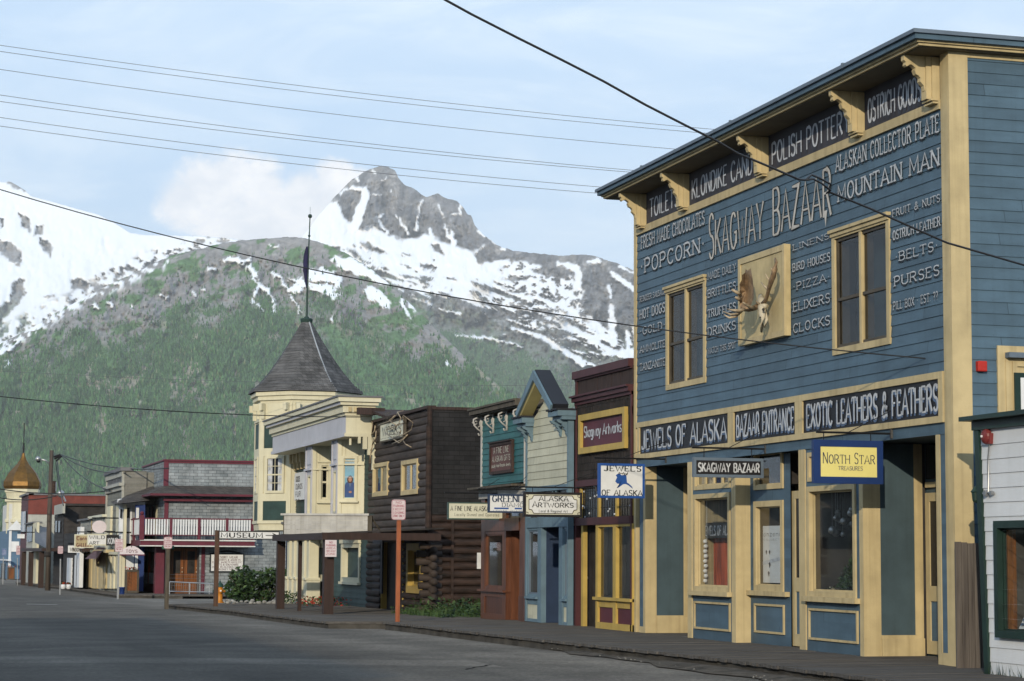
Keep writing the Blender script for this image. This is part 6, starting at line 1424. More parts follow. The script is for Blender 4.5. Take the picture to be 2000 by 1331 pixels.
# balcony
YBn = YM-1.1; fbN = near(YBn); XBf = fbN.a(274); x1b = fbN.a(497); YBf = yat(232, XBf, 1050)
zb1, zb0 = fbN.px(400, 1056)[1], fbN.px(400, 1067)[1]; zr1 = fbN.px(400, 1013)[1]; zr0 = fbN.px(400, 1047)[1]
bal = MB(); bal.box(XBf, XM, YBn, YBf, zb0, zb1, 0); bal.box(XM, x1b, YBn, YM-.02, zb0, zb1, 0)
bal.box(XBf-.04, x1b+.03, YBn-.05, YBn-.002, zb1-.03, zb1+.03, 1); bal.box(XBf-.04, x1b+.03, YBn-.05, YBn-.002, zb0-.03, zb0+.02, 1)
o = put('balcony', bal, ['maroon', 'cream_gray'], bs_)
r_ = MB(); r_.box(XBf-.03, x1b, YBn-.01, YBn+.06, zr1-.05, zr1); r_.box(XBf-.03, x1b, YBn-.0, YBn+.05, zr0, zr0+.04); r_.box(XBf-.03, XBf+.04, YBn+.062, YBf, zr1-.05, zr1); r_.box(XBf-.03, XBf+.03, YBn+.052, YBf, zr0, zr0+.04); put('rail', r_, 'maroon', o)
r_ = MB()
for x in (334, 389, 443.5, 493): a = fbN.a(x, 0, 1030); r_.box(a-.06, a+.06, YBn-.03, YBn+.08, zb1, zr1+.02)
r_.box(XBf-.06, XBf+.14, YBn-.06, YBn+.12, zb1, zr1+.12); r_.ball((XBf+.04, YBn+.03, zr1+.2), .09, 8); r_.ball((x1b-.05, YBn, zr1+.1), .07, 8)
for f in (.3, .62, 1.): r_.box(XBf-.05, XBf+.07, YBn+(YBf-YBn)*f-.06, YBn+(YBf-YBn)*f+.06, zb1, zr1+.04)
put('rail_post', r_, 'maroon', o)
xx = XBf+.22; b0 = None
while xx < x1b-.05:
    if b0 is None:
        k = MB(); k.box(xx-.035, xx+.035, YBn, YBn+.045, zr0+.02, zr1-.03); b0 = put('baluster', k, 'sign_white', o); bx = xx
    else: c = b0.copy(); COL.objects.link(c); c.location = Vector(b0.location)+Vector((xx-bx, 0, 0))
    xx += .118
yy_ = YBn+.2; k = MB()
while yy_ < YBf-.1: k.box(XBf, XBf+.04, yy_-.05, yy_+.05, zr0+.02, zr1-.03); yy_ += .14
k_ = put('front_balusters', k, 'sign_white', o); k_['kind'] = 'stuff'
# upstairs door and window on the street side, ground display window, doors in the recess
mb = MB(); ya = yat(299, XM, 990); 
for x, wd, mi in ((289, .55, 0), (297, .6, 1), (306, .5, 0)):
    y_ = yat(x, XM, 1000); fmf.box(mb, -y_-wd/2, -y_+wd/2, zb1, zwt-.25, 0, .03, mi)
put('balcony_door', mb, ['cream_white', 'maroon'], bs_)
mb = MB(); mb.box(XM+.0, aD1, YM+.9, YM+.95, gm-.3, zfl, 1); mb.box(aD1, aD1+.05, YM+.02, YM+.9, gm-.3, zfl, 2); mb.box(XM, aD1, YM+.1, YM+.9, zfl-.05, zfl-.02, 1)
put('recess_lining', mb, ['varnish', 'interior', 'shade_gray'], bs_)
fdD = near(YM+.75); mat('orange_wood', (.21, .072, .018), .45, .3, 2, .1, 30, (6, 6, .5))
for x0, x1 in ((333, 359), (360, 387)):
    p, q = fdD.a(x0), fdD.a(x1); panel_door(bs_, fdD, p, q, gm-.02, zfl-.12, 'orange_wood', gl=.42, st=.14, glasscol='interior')
mb = MB(); y0_, y1_ = YM+.7, YM1-.6; fmf.box(mb, -y1_, -y0_, gm+.4, zfl-.3, -.1, -.05, 0)
for f in (0, .33, .66, 1): a = -y1_+(y1_-y0_)*f; fmf.box(mb, a-.06, a+.06, gm+.4, zfl-.3, -.04, .04, 1)
for i in range(26): a = -y1_+(y1_-y0_)*i/25; fmf.box(mb, a-.02, a+.02, gm+.4, gm+.9, -.04, .03, 2)
fmf.box(mb, -y1_, -y0_, gm, gm+.38, 0, .05, 3)
put('shop_window', mb, ['dark_glass', 'rust_cloth', 'letter_worn', 'maroon'], bs_)
fS = near(YM-.02); a0, z1 = fS.px(410, 1081); a1, z0 = fS.px(476, 1118)
mb = MB(); frame_boxes(fS, mb, a0, a1, z0, z1, .05, .0, .06, 1); fS.box(mb, a0+.05, a1-.05, z0+.05, z1-.05, 0, .04, 0)
for t in range(9):
    x0, x1 = a0+.1+(a1-a0-.2)*t/9, a0+.1+(a1-a0-.2)*(t+1)/9; y_ = lambda q: z1+.02+.12*math.sin(math.pi*q); fS.prism(mb, [(x0, y_(t/9)-.08), (x1, y_((t+1)/9)-.08), (x1, y_((t+1)/9)), (x0, y_(t/9))], .0, .05, 1)
rw = put('wear_sign', mb, ['sign_white', 'letter_dark'], None, False, fS.P(a0, z0), label='white resort wear sign with black border on the grey shingled wall', category='sign')
mb = MB(); hh = z1-z0; ww = a1-a0
for i, (s, w) in enumerate((('RESORT WEAR', .62), ('TEE SHIRTS & JACKETS', .78), ('FLEECE JACKETS HATS ETC', .86), ('GIFTS & SOUVENIRS', .66), ('MADE IN ALASKA ITEMS', .86), ('OPEN DAILY FOR YOU', .7))):
    write(mb, fS, s, a0+ww*(.5-w/2), a0+ww*(.5+w/2), z1-hh*(.27+i*.125), z1-hh*(.18+i*.125)+(.02 if i == 0 else 0), .047, 0, .16, .1)
put('lettering', mb, 'burgundy', rw)
ov = thing('oval_sign', 'arched white and red hanging sign at the corner of the balcony shop', 'sign', fbN.P(XBf, zfl)); fO = near(YBn-.4); a0, z0 = fO.px(232, 1083); a1, z1 = fO.px(282, 1071)
mb = MB(); fO.prism(mb, [(a0, z0), (a1, z0)]+[(a1+(a0-a1)*t/8, z0+.05+(z1-z0+.05)*math.sin(math.pi*t/8)) for t in range(9)], -.04, .0, 0); fO.prism(mb, [(a0-.03, z0-.05), (a1+.03, z0-.05), (a1+.03, z0), (a0-.03, z0)], -.045, .005, 1); put('board', mb, ['notice', 'maroon'], ov)
mb = MB(); write(mb, fO, 'TOYS', a0+.3, a1-.3, z0+.07, z0+.2, .006, 0, .15, .1); put('lettering', mb, 'maroon', ov)
mb = MB(); mb.tube([fO.P((a0+a1)/2, z1+.03), fO.P((a0+a1)/2, zb0)], .02, 5); put('hanger', mb, 'iron', ov)

# ================================================================ the far row
def facade(name, label, cat, X, xn, xf, ytop, side=None, wall='lap_gray', sidem='lap_gray', h=.16, z0=None, lap=.018, shape='board', holes=(), roofh=.0, roofm='shade_gray', sidez=None):
    """false front on plane X between columns xn (near) and xf (far); ytop = roof line in the picture at the near corner; side = right column of its near wall"""
    fr = front(X); Yn, Yf = yat(xn, X, 1050), yat(xf, X, 1050); t_ = thing(name, label, cat, (X, Yn, gz(Yn)+.1)); zt = PX(xn, ytop, X)[2]; zb = gz(Yn)+.05 if z0 is None else z0
    mb = MB(); siding(mb, fr, -Yf, -Yn, zb, zt, h, holes, 0, lap, shape=shape); put('wall', mb, wall, t_)
    fn = near(Yn)
    if side: xe = fn.a(side); mb = MB(); siding(mb, fn, X, xe, sidez or zb, zt, h, (), 0, lap); put('side_wall', mb, sidem, t_)
    else: xe = X+8
    mb = MB(); mb.box(X+.1, max(xe, X+8), Yn+.1, Yf, sidez or zb, zt-.05); put('body', mb, sidem, t_)
    if roofh: mb = MB(); fr.box(mb, -Yf-.1, -Yn+.12, zt, zt+roofh, -.4, .2); put('cornice', mb, roofm, t_)
    return t_, fr, fn, Yn, Yf, zt, zb
# blue and white bay shop
t_, fr, fn, Yn, Yf, zt, zb = facade('blue_bay_shop', 'cobalt blue shop with white round bay and dark shingled hip roof behind the balcony', 'building', 12.0, 281, 229, 988, None, 'cobalt', 'cobalt')
c_ = PY(249, 1000, 99.9); cx_, cy_ = c_[0], c_[1]; r_ = 18/F_*103; q = lambda y: PY(249, y, 99.9)[2]
mb = MB(); mb.lathe((cx_, cy_, 0), [(r_*.92, q(1062)), (r_*.92, q(987)), (r_*1.12, q(986)), (r_*1.15, q(976)), (r_*.9, q(975))], 8, 0, .39); put('bay', mb, 'white_paint', t_)
mb = MB()
for xx in (243,): fq = near(cy_-r_*.93); fq.pb(mb, xx, 992, xx+10, 1012, -.02, .03); fq.pb(mb, xx, 1088, xx+8, 1130, -.02, .03)
fq.pb(mb, xx-8, 995, xx-5, 1012, -.1, -.02); put('bay_window', mb, 'dark_glass', t_)
fz_ = near(98.9); mb = MB(); fz_.pb(mb, 265, 984, 280, 1155, -.2, 0); put('near_wall', mb, 'cobalt', t_)
mb = MB(); fz_.pb(mb, 246, 1085, 263, 1150, -.6, -.3); put('bay_base', mb, 'white_paint', t_)
mb = MB(); P_ = lambda x, y, Y: tuple(PY(x, y, Y)); mb.face([P_(223, 985, 98.5), P_(292, 978, 98.5), P_(300, 950, 100.5), P_(262, 957, 102)]); mb.face([P_(223, 985, 98.5), P_(262, 957, 102), P_(215, 980, 108)]); mb.face([P_(223, 986.5, 98.5), P_(292, 979.5, 98.5), P_(292, 980, 101), P_(226, 986, 106)]); put('roof', mb, 'shingle_skirt', t_)
mb = MB(); fz_.pb(mb, 229, 980, 283, 986, -.1, .05); fz_.pb(mb, 266, 992, 268, 1150, 0, .05); put('cornice', mb, 'white_paint', t_)
mb = MB()
for x in (232, 239): fq = near(99.2); fq.pb(mb, x, 1072, x+4, 1152, 0, .1)
put('post', mb, 'cream_white', t_)
# grey clapboard false front
t_, fr, fn, Yn, Yf, zt, zb = facade('grey_false_front', 'tall grey clapboard false front with a painted name panel and pale cornice', 'building', 10.6, 240, 207.5, 921, 283, 'lap_gray', 'stucco_gray', .3, roofh=.16, roofm='shade_gray', sidez=PX(240, 985, 10.6)[2])
zq = lambda y: PX(240, y, 10.6)[2]
mb = MB(); fr.box(mb, -Yf-.1, -Yn+.1, zq(950), zq(944), 0, .25); fr.box(mb, -Yf-.05, -Yn+.05, zq(958), zq(950), 0, .12); fr.box(mb, -Yf, -Yn, zt-.25, zt, 0, .12); fr.box(mb, -Yn-.2, -Yn+.02, zb, zt, 0, .1); fr.box(mb, -Yf, -Yf+.2, zb, zt, 0, .08); put('trim', mb, 'lap_gray_light', t_)
mb = MB(); fr.box(mb, -Yf+.5, -Yn-.4, zq(942), zq(927), .02, .06); s_ = put('name_panel', mb, 'shade_gray', t_); mb = MB(); write(mb, fr, 'Wilson & Sons', -Yf+1, -Yn-.9, zq(939), zq(930), .07, 0, .16, .1); put('lettering', mb, 'dark_boards', s_)
mb = MB()
for x in (209, 227, 236): fr.pb(mb, x, 985 if x > 215 else 990, x+3, 1150, 0, .12)
for x in (212, 219, 226): fr.pb(mb, x, 1085, x+2, 1150, 0, .2)
fr.pb(mb, 207, 1078, 240, 1084, 0, .3); put('pilaster', mb, 'cream_white', t_)
mb = MB(); fr.pb(mb, 214, 1088, 219, 1140, 0, .05); fr.pb(mb, 222, 1088, 226, 1140, 0, .05); fr.pb(mb, 229, 990, 234, 1030, 0, .05); put('window', mb, 'dark_glass', t_)
# two small pale fronts
t_, fr, fn, Yn, Yf, zt, zb = facade('low_pale_shop', 'low pale front with tan pilasters under the overlapping hanging signs', 'building', 10.55, 206, 178, 1010, 213, 'lap_gray_light', 'tan', .2, roofh=.12, roofm='sign_ivory')
mb = MB()
for x, w in ((180, 3.5), (186, 3), (193, 4), (199, 3), (203, 2.5)): fr.pb(mb, x, 1080, x+w, 1150, 0, .15)
fr.pb(mb, 176, 1074, 206, 1080, 0, .4); put('pilaster', mb, 'cream', t_)
mb = MB(); fr.pb(mb, 183, 1084, 186, 1146, 0, .05); fr.pb(mb, 189, 1084, 192, 1146, 0, .05); put('window', mb, 'dark_glass', t_)
mb = MB(); P_ = lambda x, y, X: tuple(PX(x, y, X)); mb.face([P_(190, 1070, 10.5), P_(166, 1092, 9.3), P_(187, 1092, 9.3), P_(206, 1070, 10.5)]); mb.face([P_(190, 1070, 10.5), P_(187, 1092, 9.3), P_(206, 1070, 10.5)]); mb.face([P_(187, 1092, 9.3), P_(188, 1106, 10.4), P_(206, 1070, 10.5)]); put('awning', mb, 'plum', t_)
t_, fr, fn, Yn, Yf, zt, zb = facade('grey_sign_shop', 'small grey front lettered along its top, left of the low pale front', 'building', 10.5, 177.5, 157, 1016, 182, 'lap_gray_light', 'tan', .2, roofh=.1)
mb = MB(); write(mb, fr, 'ART GALLERY', -Yf+1, -Yn-.8, PX(177, 1036, 10.5)[2], PX(177, 1026, 10.5)[2], .04, 0, .16, .1); put('lettering', mb, 'shade_gray', t_)
mb = MB()
for x, w in ((158, 3), (166, 2.4), (173, 4)): fr.pb(mb, x, 1080, x+w, 1148, 0, .15)
put('pilaster', mb, 'cream', t_)
# dark board building
t_, fr, fn, Yn, Yf, zt, zb = facade('dark_board_building', 'old dark brown board building with a pale sign on its street face', 'building', 10.4, 124, 106, 988, 207, 'dark_boards', 'dark_boards', .3, lap=.03)
mb = MB(); fn.box(mb, 10.4, fn.a(207), zt-.02, zt+.12, -.2, .2); put('parapet', mb, 'dark_boards', t_)
mb = MB(); fr.pb(mb, 106, 988, 122, 1003, .1, .25); put('sign_board', mb, 'lap_gray_light', t_)
mb = MB(); fr.pb(mb, 108, 1018, 111, 1040, 0, .1); fr.pb(mb, 114, 1018, 117, 1040, 0, .1); put('window', mb, 'dark_glass', t_)
mb = MB(); fr.pb(mb, 108, 1072, 160, 1078, 0, .6); put('awning_beam', mb, 'post_brown', t_)
f_ = near(Yn-3); mb = MB(); f_.pb(mb, 129, 1043, 137, 1054, 0, .05); put('paper_notice', mb, 'letter_worn', None, False, f_.P(f_.a(129), 2), label='small pale framed notice high on the dark board building', category='notice')
t2, fr2_, fn2, Yn2, Yf2, zt2, zb2 = facade('dark_lean_to', 'low dark lean-to shop with white door posts in front of the dark board building', 'building', 10.0, 157, 125, 1040, None, 'dark_boards', 'dark_boards', .3)
mb = MB(); fr2_.pb(mb, 146, 1085, 149, 1148, 0, .2); fr2_.pb(mb, 151, 1030, 154, 1148, 0, .2); fr2_.pb(mb, 131, 1090, 138, 1144, 0, .08); put('post', mb, 'white_paint', t2)
# red and grey building beyond the pole
t_, fr, fn, Yn, Yf, zt, zb = facade('red_block', 'two-storey block with brick red upper side wall and plum front', 'building', 10.9, 53.5, 40, 968, None, 'plum', 'shade_gray', .3, roofh=.15)
mb = MB(); x1_ = fn.a(210); fn.box(mb, 10.9, x1_, PX(54, 1005, 10.9)[2], zt, -.5, .02); put('side_wall', mb, 'brick_red', t_)
mb = MB(); fn.box(mb, 10.9, x1_, zt, zt+.12, -.6, .12); put('parapet', mb, 'shade_gray', t_)
mb = MB(); fn.box(mb, 10.9, fn.a(105), zb, PX(54, 1005, 10.9)[2]-.02, -.5, .015); put('lower_wall', mb, 'lap_gray_light', t_)
mb = MB(); fr.pb(mb, 41.5, 1000, 44, 1040, 0, .1); fr.pb(mb, 47, 1000, 49.5, 1040, 0, .1); put('window', mb, 'dark_glass', t_)
mb = MB(); fr.pb(mb, 44.4, 1000, 46.4, 1040, 0, .12); put('curtain', mb, 'letter_worn', t_)
# small striped-awning shop in front of it
t_, fr, fn, Yn, Yf, zt, zb = facade('awning_shop', 'narrow pale shop with grey sloping awning beside the wooden pole', 'building', 9.9, 70, 52, 1022, 95, 'lap_gray_light', 'lap_gray_light', .25, roofh=.1)
mb = MB(); mb.face([PX(68, 1022, 9.9), PX(68, 1060, 9.2), PY(92, 1072, yat(68, 9.2, 1060)), PY(92, 1024, yat(68, 9.9, 1022))]); put('awning', mb, 'shade_gray', t_)
mb = MB(); fr.pb(mb, 53, 1030, 62, 1058, 0, .1); put('window', mb, 'dark_glass', t_)
mb = MB(); fr.pb(mb, 64.5, 1022, 69, 1150, 0, .15); fn.pb(mb, 72, 1088, 88, 1140, 0, .05); put('post', mb, 'cream_white', t_)
mb = MB()
Xp = 8.9
for x, yb in ((42, 1138), (56, 1141), (76, 1147)): Yp = yat(x, Xp, 1100); z_ = gz(Yp); mb.box(Xp, Xp+.3, Yp, Yp+.3, z_, PX(x, 1078, Xp)[2])
put('canopy_post', mb, 'post_brown', t_)
mb = MB(); Ya, Yb__ = yat(82, Xp, 1075), yat(38, Xp, 1075); mb.box(Xp, Xp+1.6, Ya, Yb__, PX(60, 1077, Xp)[2], PX(60, 1071, Xp)[2]); put('canopy_beam', mb, 'post_brown', t_)
# onion-domed tower and light blue front
XO = 12.2; YO = yat(44, XO, 950); dO = float((np.array([XO, YO, 3])-CC)@_d); kO = dO/F_
ot = thing('domed_building', 'cream corner tower with a golden onion dome and thin spire at the far left', 'building', (XO, YO, gz(YO)))
zO = lambda y: PX(44, y, XO)[2]
mb = MB(); mb.lathe((XO, YO, 0), [(34*kO*1.03, zO(956)), (36*kO*1.05, zO(950)), (35.5*kO*1.05, zO(942)), (33*kO, zO(934)), (28*kO, zO(925)), (20*kO, zO(916)), (12.5*kO, zO(908)), (7*kO, zO(900)), (4*kO, zO(893)), (2.4*kO, zO(887)), (.02, zO(885))], 8, 0, .2); put('dome', mb, 'gold', ot)
mb = MB(); mb.tube([(XO, YO, zO(892)), (XO, YO, zO(868))], .09, 6); mb.tube([(XO, YO, zO(868)), (XO+.0, YO, zO(830))], .05, 5); put('spire', mb, 'iron', ot)
mb = MB(); mb.lathe((XO, YO, 0), [(33*kO*1.05, zO(955)), (33*kO*1.05, zO(962)), (31*kO*1.05, zO(963)), (30*kO, zO(974)), (34*kO, zO(976)), (34*kO, zO(980)), (30*kO, zO(982)), (30*kO, zO(1013)), (33*kO, zO(1015)), (33*kO, zO(1020)), (30*kO, zO(1022)), (30*kO, zO(1042)), (20*kO, zO(1050))], 8, 0, .2); put('tower_wall', mb, 'cream_white', ot)
mb = MB(); mb.box(XO-1.2, XO+6, YO-1, YO+10, -1, zO(985)); put('body', mb, 'cream_gray', ot)
t_, fr, fn, Yn, Yf, zt, zb = facade('light_blue_shop', 'light blue gabled shop below the domed tower at the far left edge', 'building', 10.9, 18, -14, 1036, 44, 'light_blue', 'light_blue', .3)
mb = MB(); fn.prism(mb, [(10.7, zt), (fn.a(46), zt), ((10.8+fn.a(46))/2, zt+.9)], -.2, .3, 0); fn.pb(mb, 18, 1036, 20, 1140, 0, .1); fr.pb(mb, 0, 1092, 15, 1096, 0, .3); put('trim', mb, 'white_paint', t_)
mb = MB(); fn.pb(mb, 22, 1058, 37, 1078, 0, .1); put('sign_board', mb, 'sign_white', t_)
mb = MB(); fr.pb(mb, 2, 1100, 9, 1135, 0, .05); put('window', mb, 'dark_glass', t_)

# ---- hanging boards of the far row
def farsign(label, Y, rect, cols, txt=None, tcol='letter_dark', round_=False, rod=True):
    fr = near(Y); a0, z1 = fr.px(rect[0], rect[1]); a1, z0 = fr.px(rect[2], rect[3]); o = thing('hanging_sign', label, 'sign', fr.P((a0+a1)/2, z0), 'hanging signs of the far row'); mb = MB()
    if round_: fr.prism(mb, [((a0+a1)/2+(a1-a0)/2*math.cos(2*math.pi*t/20), (z0+z1)/2+(z1-z0)/2*math.sin(2*math.pi*t/20)) for t in range(20)], -.05, .0)
    else: fr.box(mb, a0, a1, z0, z1, -.06, 0)
    put('board', mb, cols[0], o)
    if not round_: mb = MB(); frame_boxes(fr, mb, a0, a1, z0, z1, .06, -.07, .012); put('frame', mb, cols[1], o)
    if rod: mb = MB(); mb.tube([fr.P(a0, z1+.12), fr.P(a1+.6, z1+.12)], .03, 5); [mb.tube([fr.P(a0+(a1-a0)*f, z1), fr.P(a0+(a1-a0)*f, z1+.12)], .015, 4) for f in (.2, .8)]; put('bracket', mb, 'iron', o)
    if txt:
        mb = MB(); n = len(txt)
        for i, s in enumerate(txt): write(mb, fr, s, a0+(a1-a0)*.12, a0+(a1-a0)*(.88 if len(s) > 3 else .6), z1-(z1-z0)*(i+.86)/n, z1-(z1-z0)*(i+.3)/n, .014, 0, .17, .09, .05)
        put('lettering', mb, tcol, o)
    return o
farsign('tan hanging gallery sign with dark red lettering', 110, (145.5, 1044, 183, 1070.5), ('tan', 'sign_ivory'), ('Corner', 'GALLERY'), 'maroon')
farsign('white hanging sign lettered in black, right of the tan gallery sign', 104, (170, 1043, 209, 1066), ('sign_white', 'sign_ivory'), ('WILD', 'ART'), 'letter_dark')
farsign('black hanging sign with tall white letters against the balcony', 99.5, (208, 1045, 232, 1066), ('sign_black', 'sign_black'), ('KONE',), 'letter_white')
farsign('round pink and white hanging sign above the white lettered one', 101, (180, 1017, 208, 1042), ('notice', 'notice'), None, round_=True)
farsign('narrow white hanging sign below the tan gallery sign', 114, (133, 1066, 165.5, 1080), ('sign_white', 'sign_white'), ('WINDOWS',), 'post_gray')
farsign('small pale hanging sign at the near corner of the plum front', 138, (34, 1043.5, 48, 1052), ('sign_white', 'sign_white'), None)

# ================================================================ pavement furniture
def notice_post(label, x, yb, ytop, w, sgn, postm, X=None, dz=.1, sm=('notice', 'notice_red'), group='notice boards on posts along the kerb', lean=0):
    p = G(x, yb, dz); fr = near(p[1]); k = p[1]/F_*1.03; o = thing('notice_post', label, 'sign post', tuple(p), group)
    x1_ = fr.px(x+lean, ytop)[0]; z1 = fr.px(x, ytop)[1]; hw = w/2*k
    mb = MB(); mb.hexa([(p[0]-hw, p[1]-hw, p[2]-.1), (p[0]+hw, p[1]-hw, p[2]-.1), (p[0]+hw, p[1]+hw, p[2]-.1), (p[0]-hw, p[1]+hw, p[2]-.1), (x1_-hw, p[1]-hw, z1), (x1_+hw, p[1]-hw, z1), (x1_+hw, p[1]+hw, z1), (x1_-hw, p[1]+hw, z1)]); put('post', mb, postm, o)
    if sgn:
        f2 = near(p[1]-hw-.03); a0, s1 = f2.px(sgn[0], sgn[1]); a1, s0 = f2.px(sgn[2], sgn[3]); mb = MB(); r = .05
        f2.prism(mb, [(a0+r, s0), (a1-r, s0), (a1, s0+r), (a1, s1-r), (a1-r, s1), (a0+r, s1), (a0, s1-r), (a0, s0+r)], -.01, .0, 0); b_ = put('board', mb, sm[0], o)
        mb = MB(); H = s1-s0; W_2 = a1-a0; frame_boxes(f2, mb, a0+.02*W_2, a1-.02*W_2, s0+.02*H, s1-.02*H, .012, 0, .003)
        if W_2 > .2:
            for i, s in enumerate(('NO', 'PARKING', 'EXCEPT', 'LOADING', 'ZONE ONLY')): write(mb, f2, s, a0+W_2*(.3 if i == 0 else .12), a0+W_2*(.7 if i == 0 else .88), s1-H*(.2+i*.165), s1-H*(.09+i*.165), .003, 0, .2, .12)
        put('lettering', mb, sm[1], b_)
    return o
notice_post('orange brown post with a pink lettered notice board, in front of the log store', 776, 1219, 1010, 7.6, (765, 976, 792, 1016), 'post_orange', lean=3)
notice_post('narrow gray post with pink notice and green street blades before the balcony shop', 325, 1184, 1070, 7.5, (320, 1049, 336, 1072), 'post_gray', lean=3)
gsp = G(325, 1184, .1); fG = near(gsp[1]+.1); mb = MB(); fG.pb(mb, 317, 1066, 340, 1073, 0, .02); put('street_blade', mb, 'street_green', None, False, tuple(gsp), label='green street name blade behind the pink notice at the corner', category='street sign')
notice_post('thin gray metal post with a faded pink notice by the blue bin', 230, 1166, 1075, 3.2, (225, 1053, 240, 1078), 'silver', lean=2)
notice_post('thin metal post with pink notice near the wooden utility pole', 117, 1158, 1092, 2.2, (113, 1067, 123, 1082), 'silver', lean=1)
notice_post('far thin post carrying a bright blue symbol board', 5.5, 1139, 1088, 1.6, (4.5, 1072, 12, 1085), 'silver', sm=('royal_blue', 'letter_white'), lean=1)
notice_post('short faded notice on a thin post beside the plum front', 34, 1141, 1090, 1.4, (32, 1066, 39, 1084), 'silver', lean=0)
# the notice fixed to the canopy's near post
fN = near(Yc-.16); a0, s1 = fN.px(635, 1055); a1, s0 = fN.px(657, 1088); mb = MB(); fN.box(mb, a0, a1, s0, s1, 0, .01, 0); fN.box(mb, (a0+a1)/2-.02, (a0+a1)/2+.02, s0, s1, -.04, 0, 0)
cn = put('post_notice', mb, 'notice', None, False, fN.P(a0, s0), label='pink lettered notice fixed to the near square post of the canopy', category='notice')
mb = MB(); H_ = s1-s0
for i, s in enumerate(('NO', 'PARKING', 'AREA', 'TOW AWAY', 'ZONE')): write(mb, fN, s, a0+.03+(.08 if i == 0 else 0), a1-.03-(.08 if i == 0 else 0), s1-H_*(.2+i*.17), s1-H_*(.09+i*.17), .013, 0, .2, .12)
put('lettering', mb, 'notice_red', cn)
# museum sign
p = G(421, 1187, .1); fM = near(p[1]-.06); ms_ = thing('museum_sign', 'white museum sign with black arrow on a tall brown post', 'sign', tuple(p))
mb = MB(); hw = .065; z1 = fM.px(425, 1036)[1]; xt = fM.a(425, 0, 1036); mb.hexa([(p[0]-hw, p[1]-hw, p[2]-.1), (p[0]+hw, p[1]-hw, p[2]-.1), (p[0]+hw, p[1]+hw, p[2]-.1), (p[0]-hw, p[1]+hw, p[2]-.1), (xt-hw, p[1]-hw, z1), (xt+hw, p[1]-hw, z1), (xt+hw, p[1]+hw, z1), (xt-hw, p[1]+hw, z1)]); put('post', mb, 'post_tan', ms_)
a0, s1 = fM.px(427, 1037); a1, s0 = fM.px(546, 1054.5); mb = MB(); fM.box(mb, a0+.02, a1-.02, s0+.02, s1-.02, -.03, .0); put('board', mb, 'sign_white', ms_)
mb = MB(); frame_boxes(fM, mb, a0, a1, s0, s1, .028, -.04, .008); put('frame', mb, 'iron', ms_)
mb = MB(); H_ = s1-s0; W_2 = a1-a0; write(mb, fM, 'MUSEUM', a0+W_2*.04, a0+W_2*.72, s0+H_*.22, s0+H_*.78, .004, 0, .22, .09, .12, .22)
fM.box(mb, a0+W_2*.77, a0+W_2*.92, s0+H_*.45, s0+H_*.54, 0, .006); mb.face([fM.P(a0+W_2*.975, s0+H_*.5, .007), fM.P(a0+W_2*.87, s0+H_*.82, .007), fM.P(a0+W_2*.91, s0+H_*.5, .007), fM.P(a0+W_2*.87, s0+H_*.18, .007)]); put('lettering', mb, 'letter_dark', ms_)
# hydrant
p = G(429, 1178, .08); k = p[1]/F_*1.02; hy = thing('fire_hydrant', 'yellow orange fire hydrant with dark green cap beside the museum post', 'hydrant', tuple(p)); hH = 42*k
mb = MB(); mb.lathe(tuple(p), [(.15, 0), (.15, .05*hH), (.11, .06*hH), (.115, .1*hH), (.10, .12*hH), (.105, .55*hH), (.13, .57*hH), (.13, .62*hH), (.10, .63*hH), (.105, .7*hH), (.12, .72*hH)], 14)
for dx, dy, rr in ((0, -1, .06), (-1, 0, .05), (1, 0, .05)): mb.tube([(p[0], p[1], p[2]+.52*hH), (p[0]+dx*.19, p[1]+dy*.19, p[2]+.52*hH)], rr, 10)
put('barrel', mb, 'hydrant_yellow', hy, True)
mb = MB(); mb.lathe((p[0], p[1], p[2]+.72*hH), [(.145, 0), (.145, .04*hH), (.12, .06*hH), (.10, .14*hH), (.05, .19*hH), (.03, .2*hH), (.03, .27*hH), (.001, .28*hH)], 14); mb.tube([(p[0]-.19, p[1], p[2]+.52*hH), (p[0]-.25, p[1], p[2]+.52*hH)], .065, 10); put('cap', mb, 'hydrant_green', hy, True)
mb = MB(); mb.tube([(p[0], p[1]-.19, p[2]+.55*hH), (p[0], p[1]-.21, p[2]+.55*hH)], .03, 8); put('valve', mb, 'sign_white', hy)
# pipe rail across the balcony shop door
pr = G(331, 1162, .1); p2 = G(445, 1172, .1); fR = near(YM-1.6); a0, a1 = fR.a(331, 0, 1150), fR.a(449, 0, 1150); zr, zb_ = fR.px(390, 1137)[1], gz(YM)+.1
rl = thing('pipe_railing', 'low gray pipe railing with wire mesh before the balcony shop doors', 'railing', fR.P(a0, zb_))
mb = MB(); mb.tube([fR.P(a0, zr), fR.P(a1, zr-.12)], .03, 6); mb.tube([fR.P(a0, zb_+.15), fR.P(a1, zb_+.1)], .03, 6)
for f in (0, .33, .66, 1): mb.tube([fR.P(a0+(a1-a0)*f, zb_-.1), fR.P(a0+(a1-a0)*f, zr-.1*f)], .028, 6)
put('rail', mb, 'silver', rl)
mb = MB(); n = 26
for i in range(n): mb.tube([fR.P(a0+(a1-a0)*i/n, zb_+.15), fR.P(a0+(a1-a0)*i/n, zr)], .006, 3, cap=False)
for i in range(5): mb.tube([fR.P(a0, zb_+.25+i*.16), fR.P(a1, zb_+.2+i*.16)], .006, 3, cap=False)
put('mesh_panel', mb, 'silver', rl)
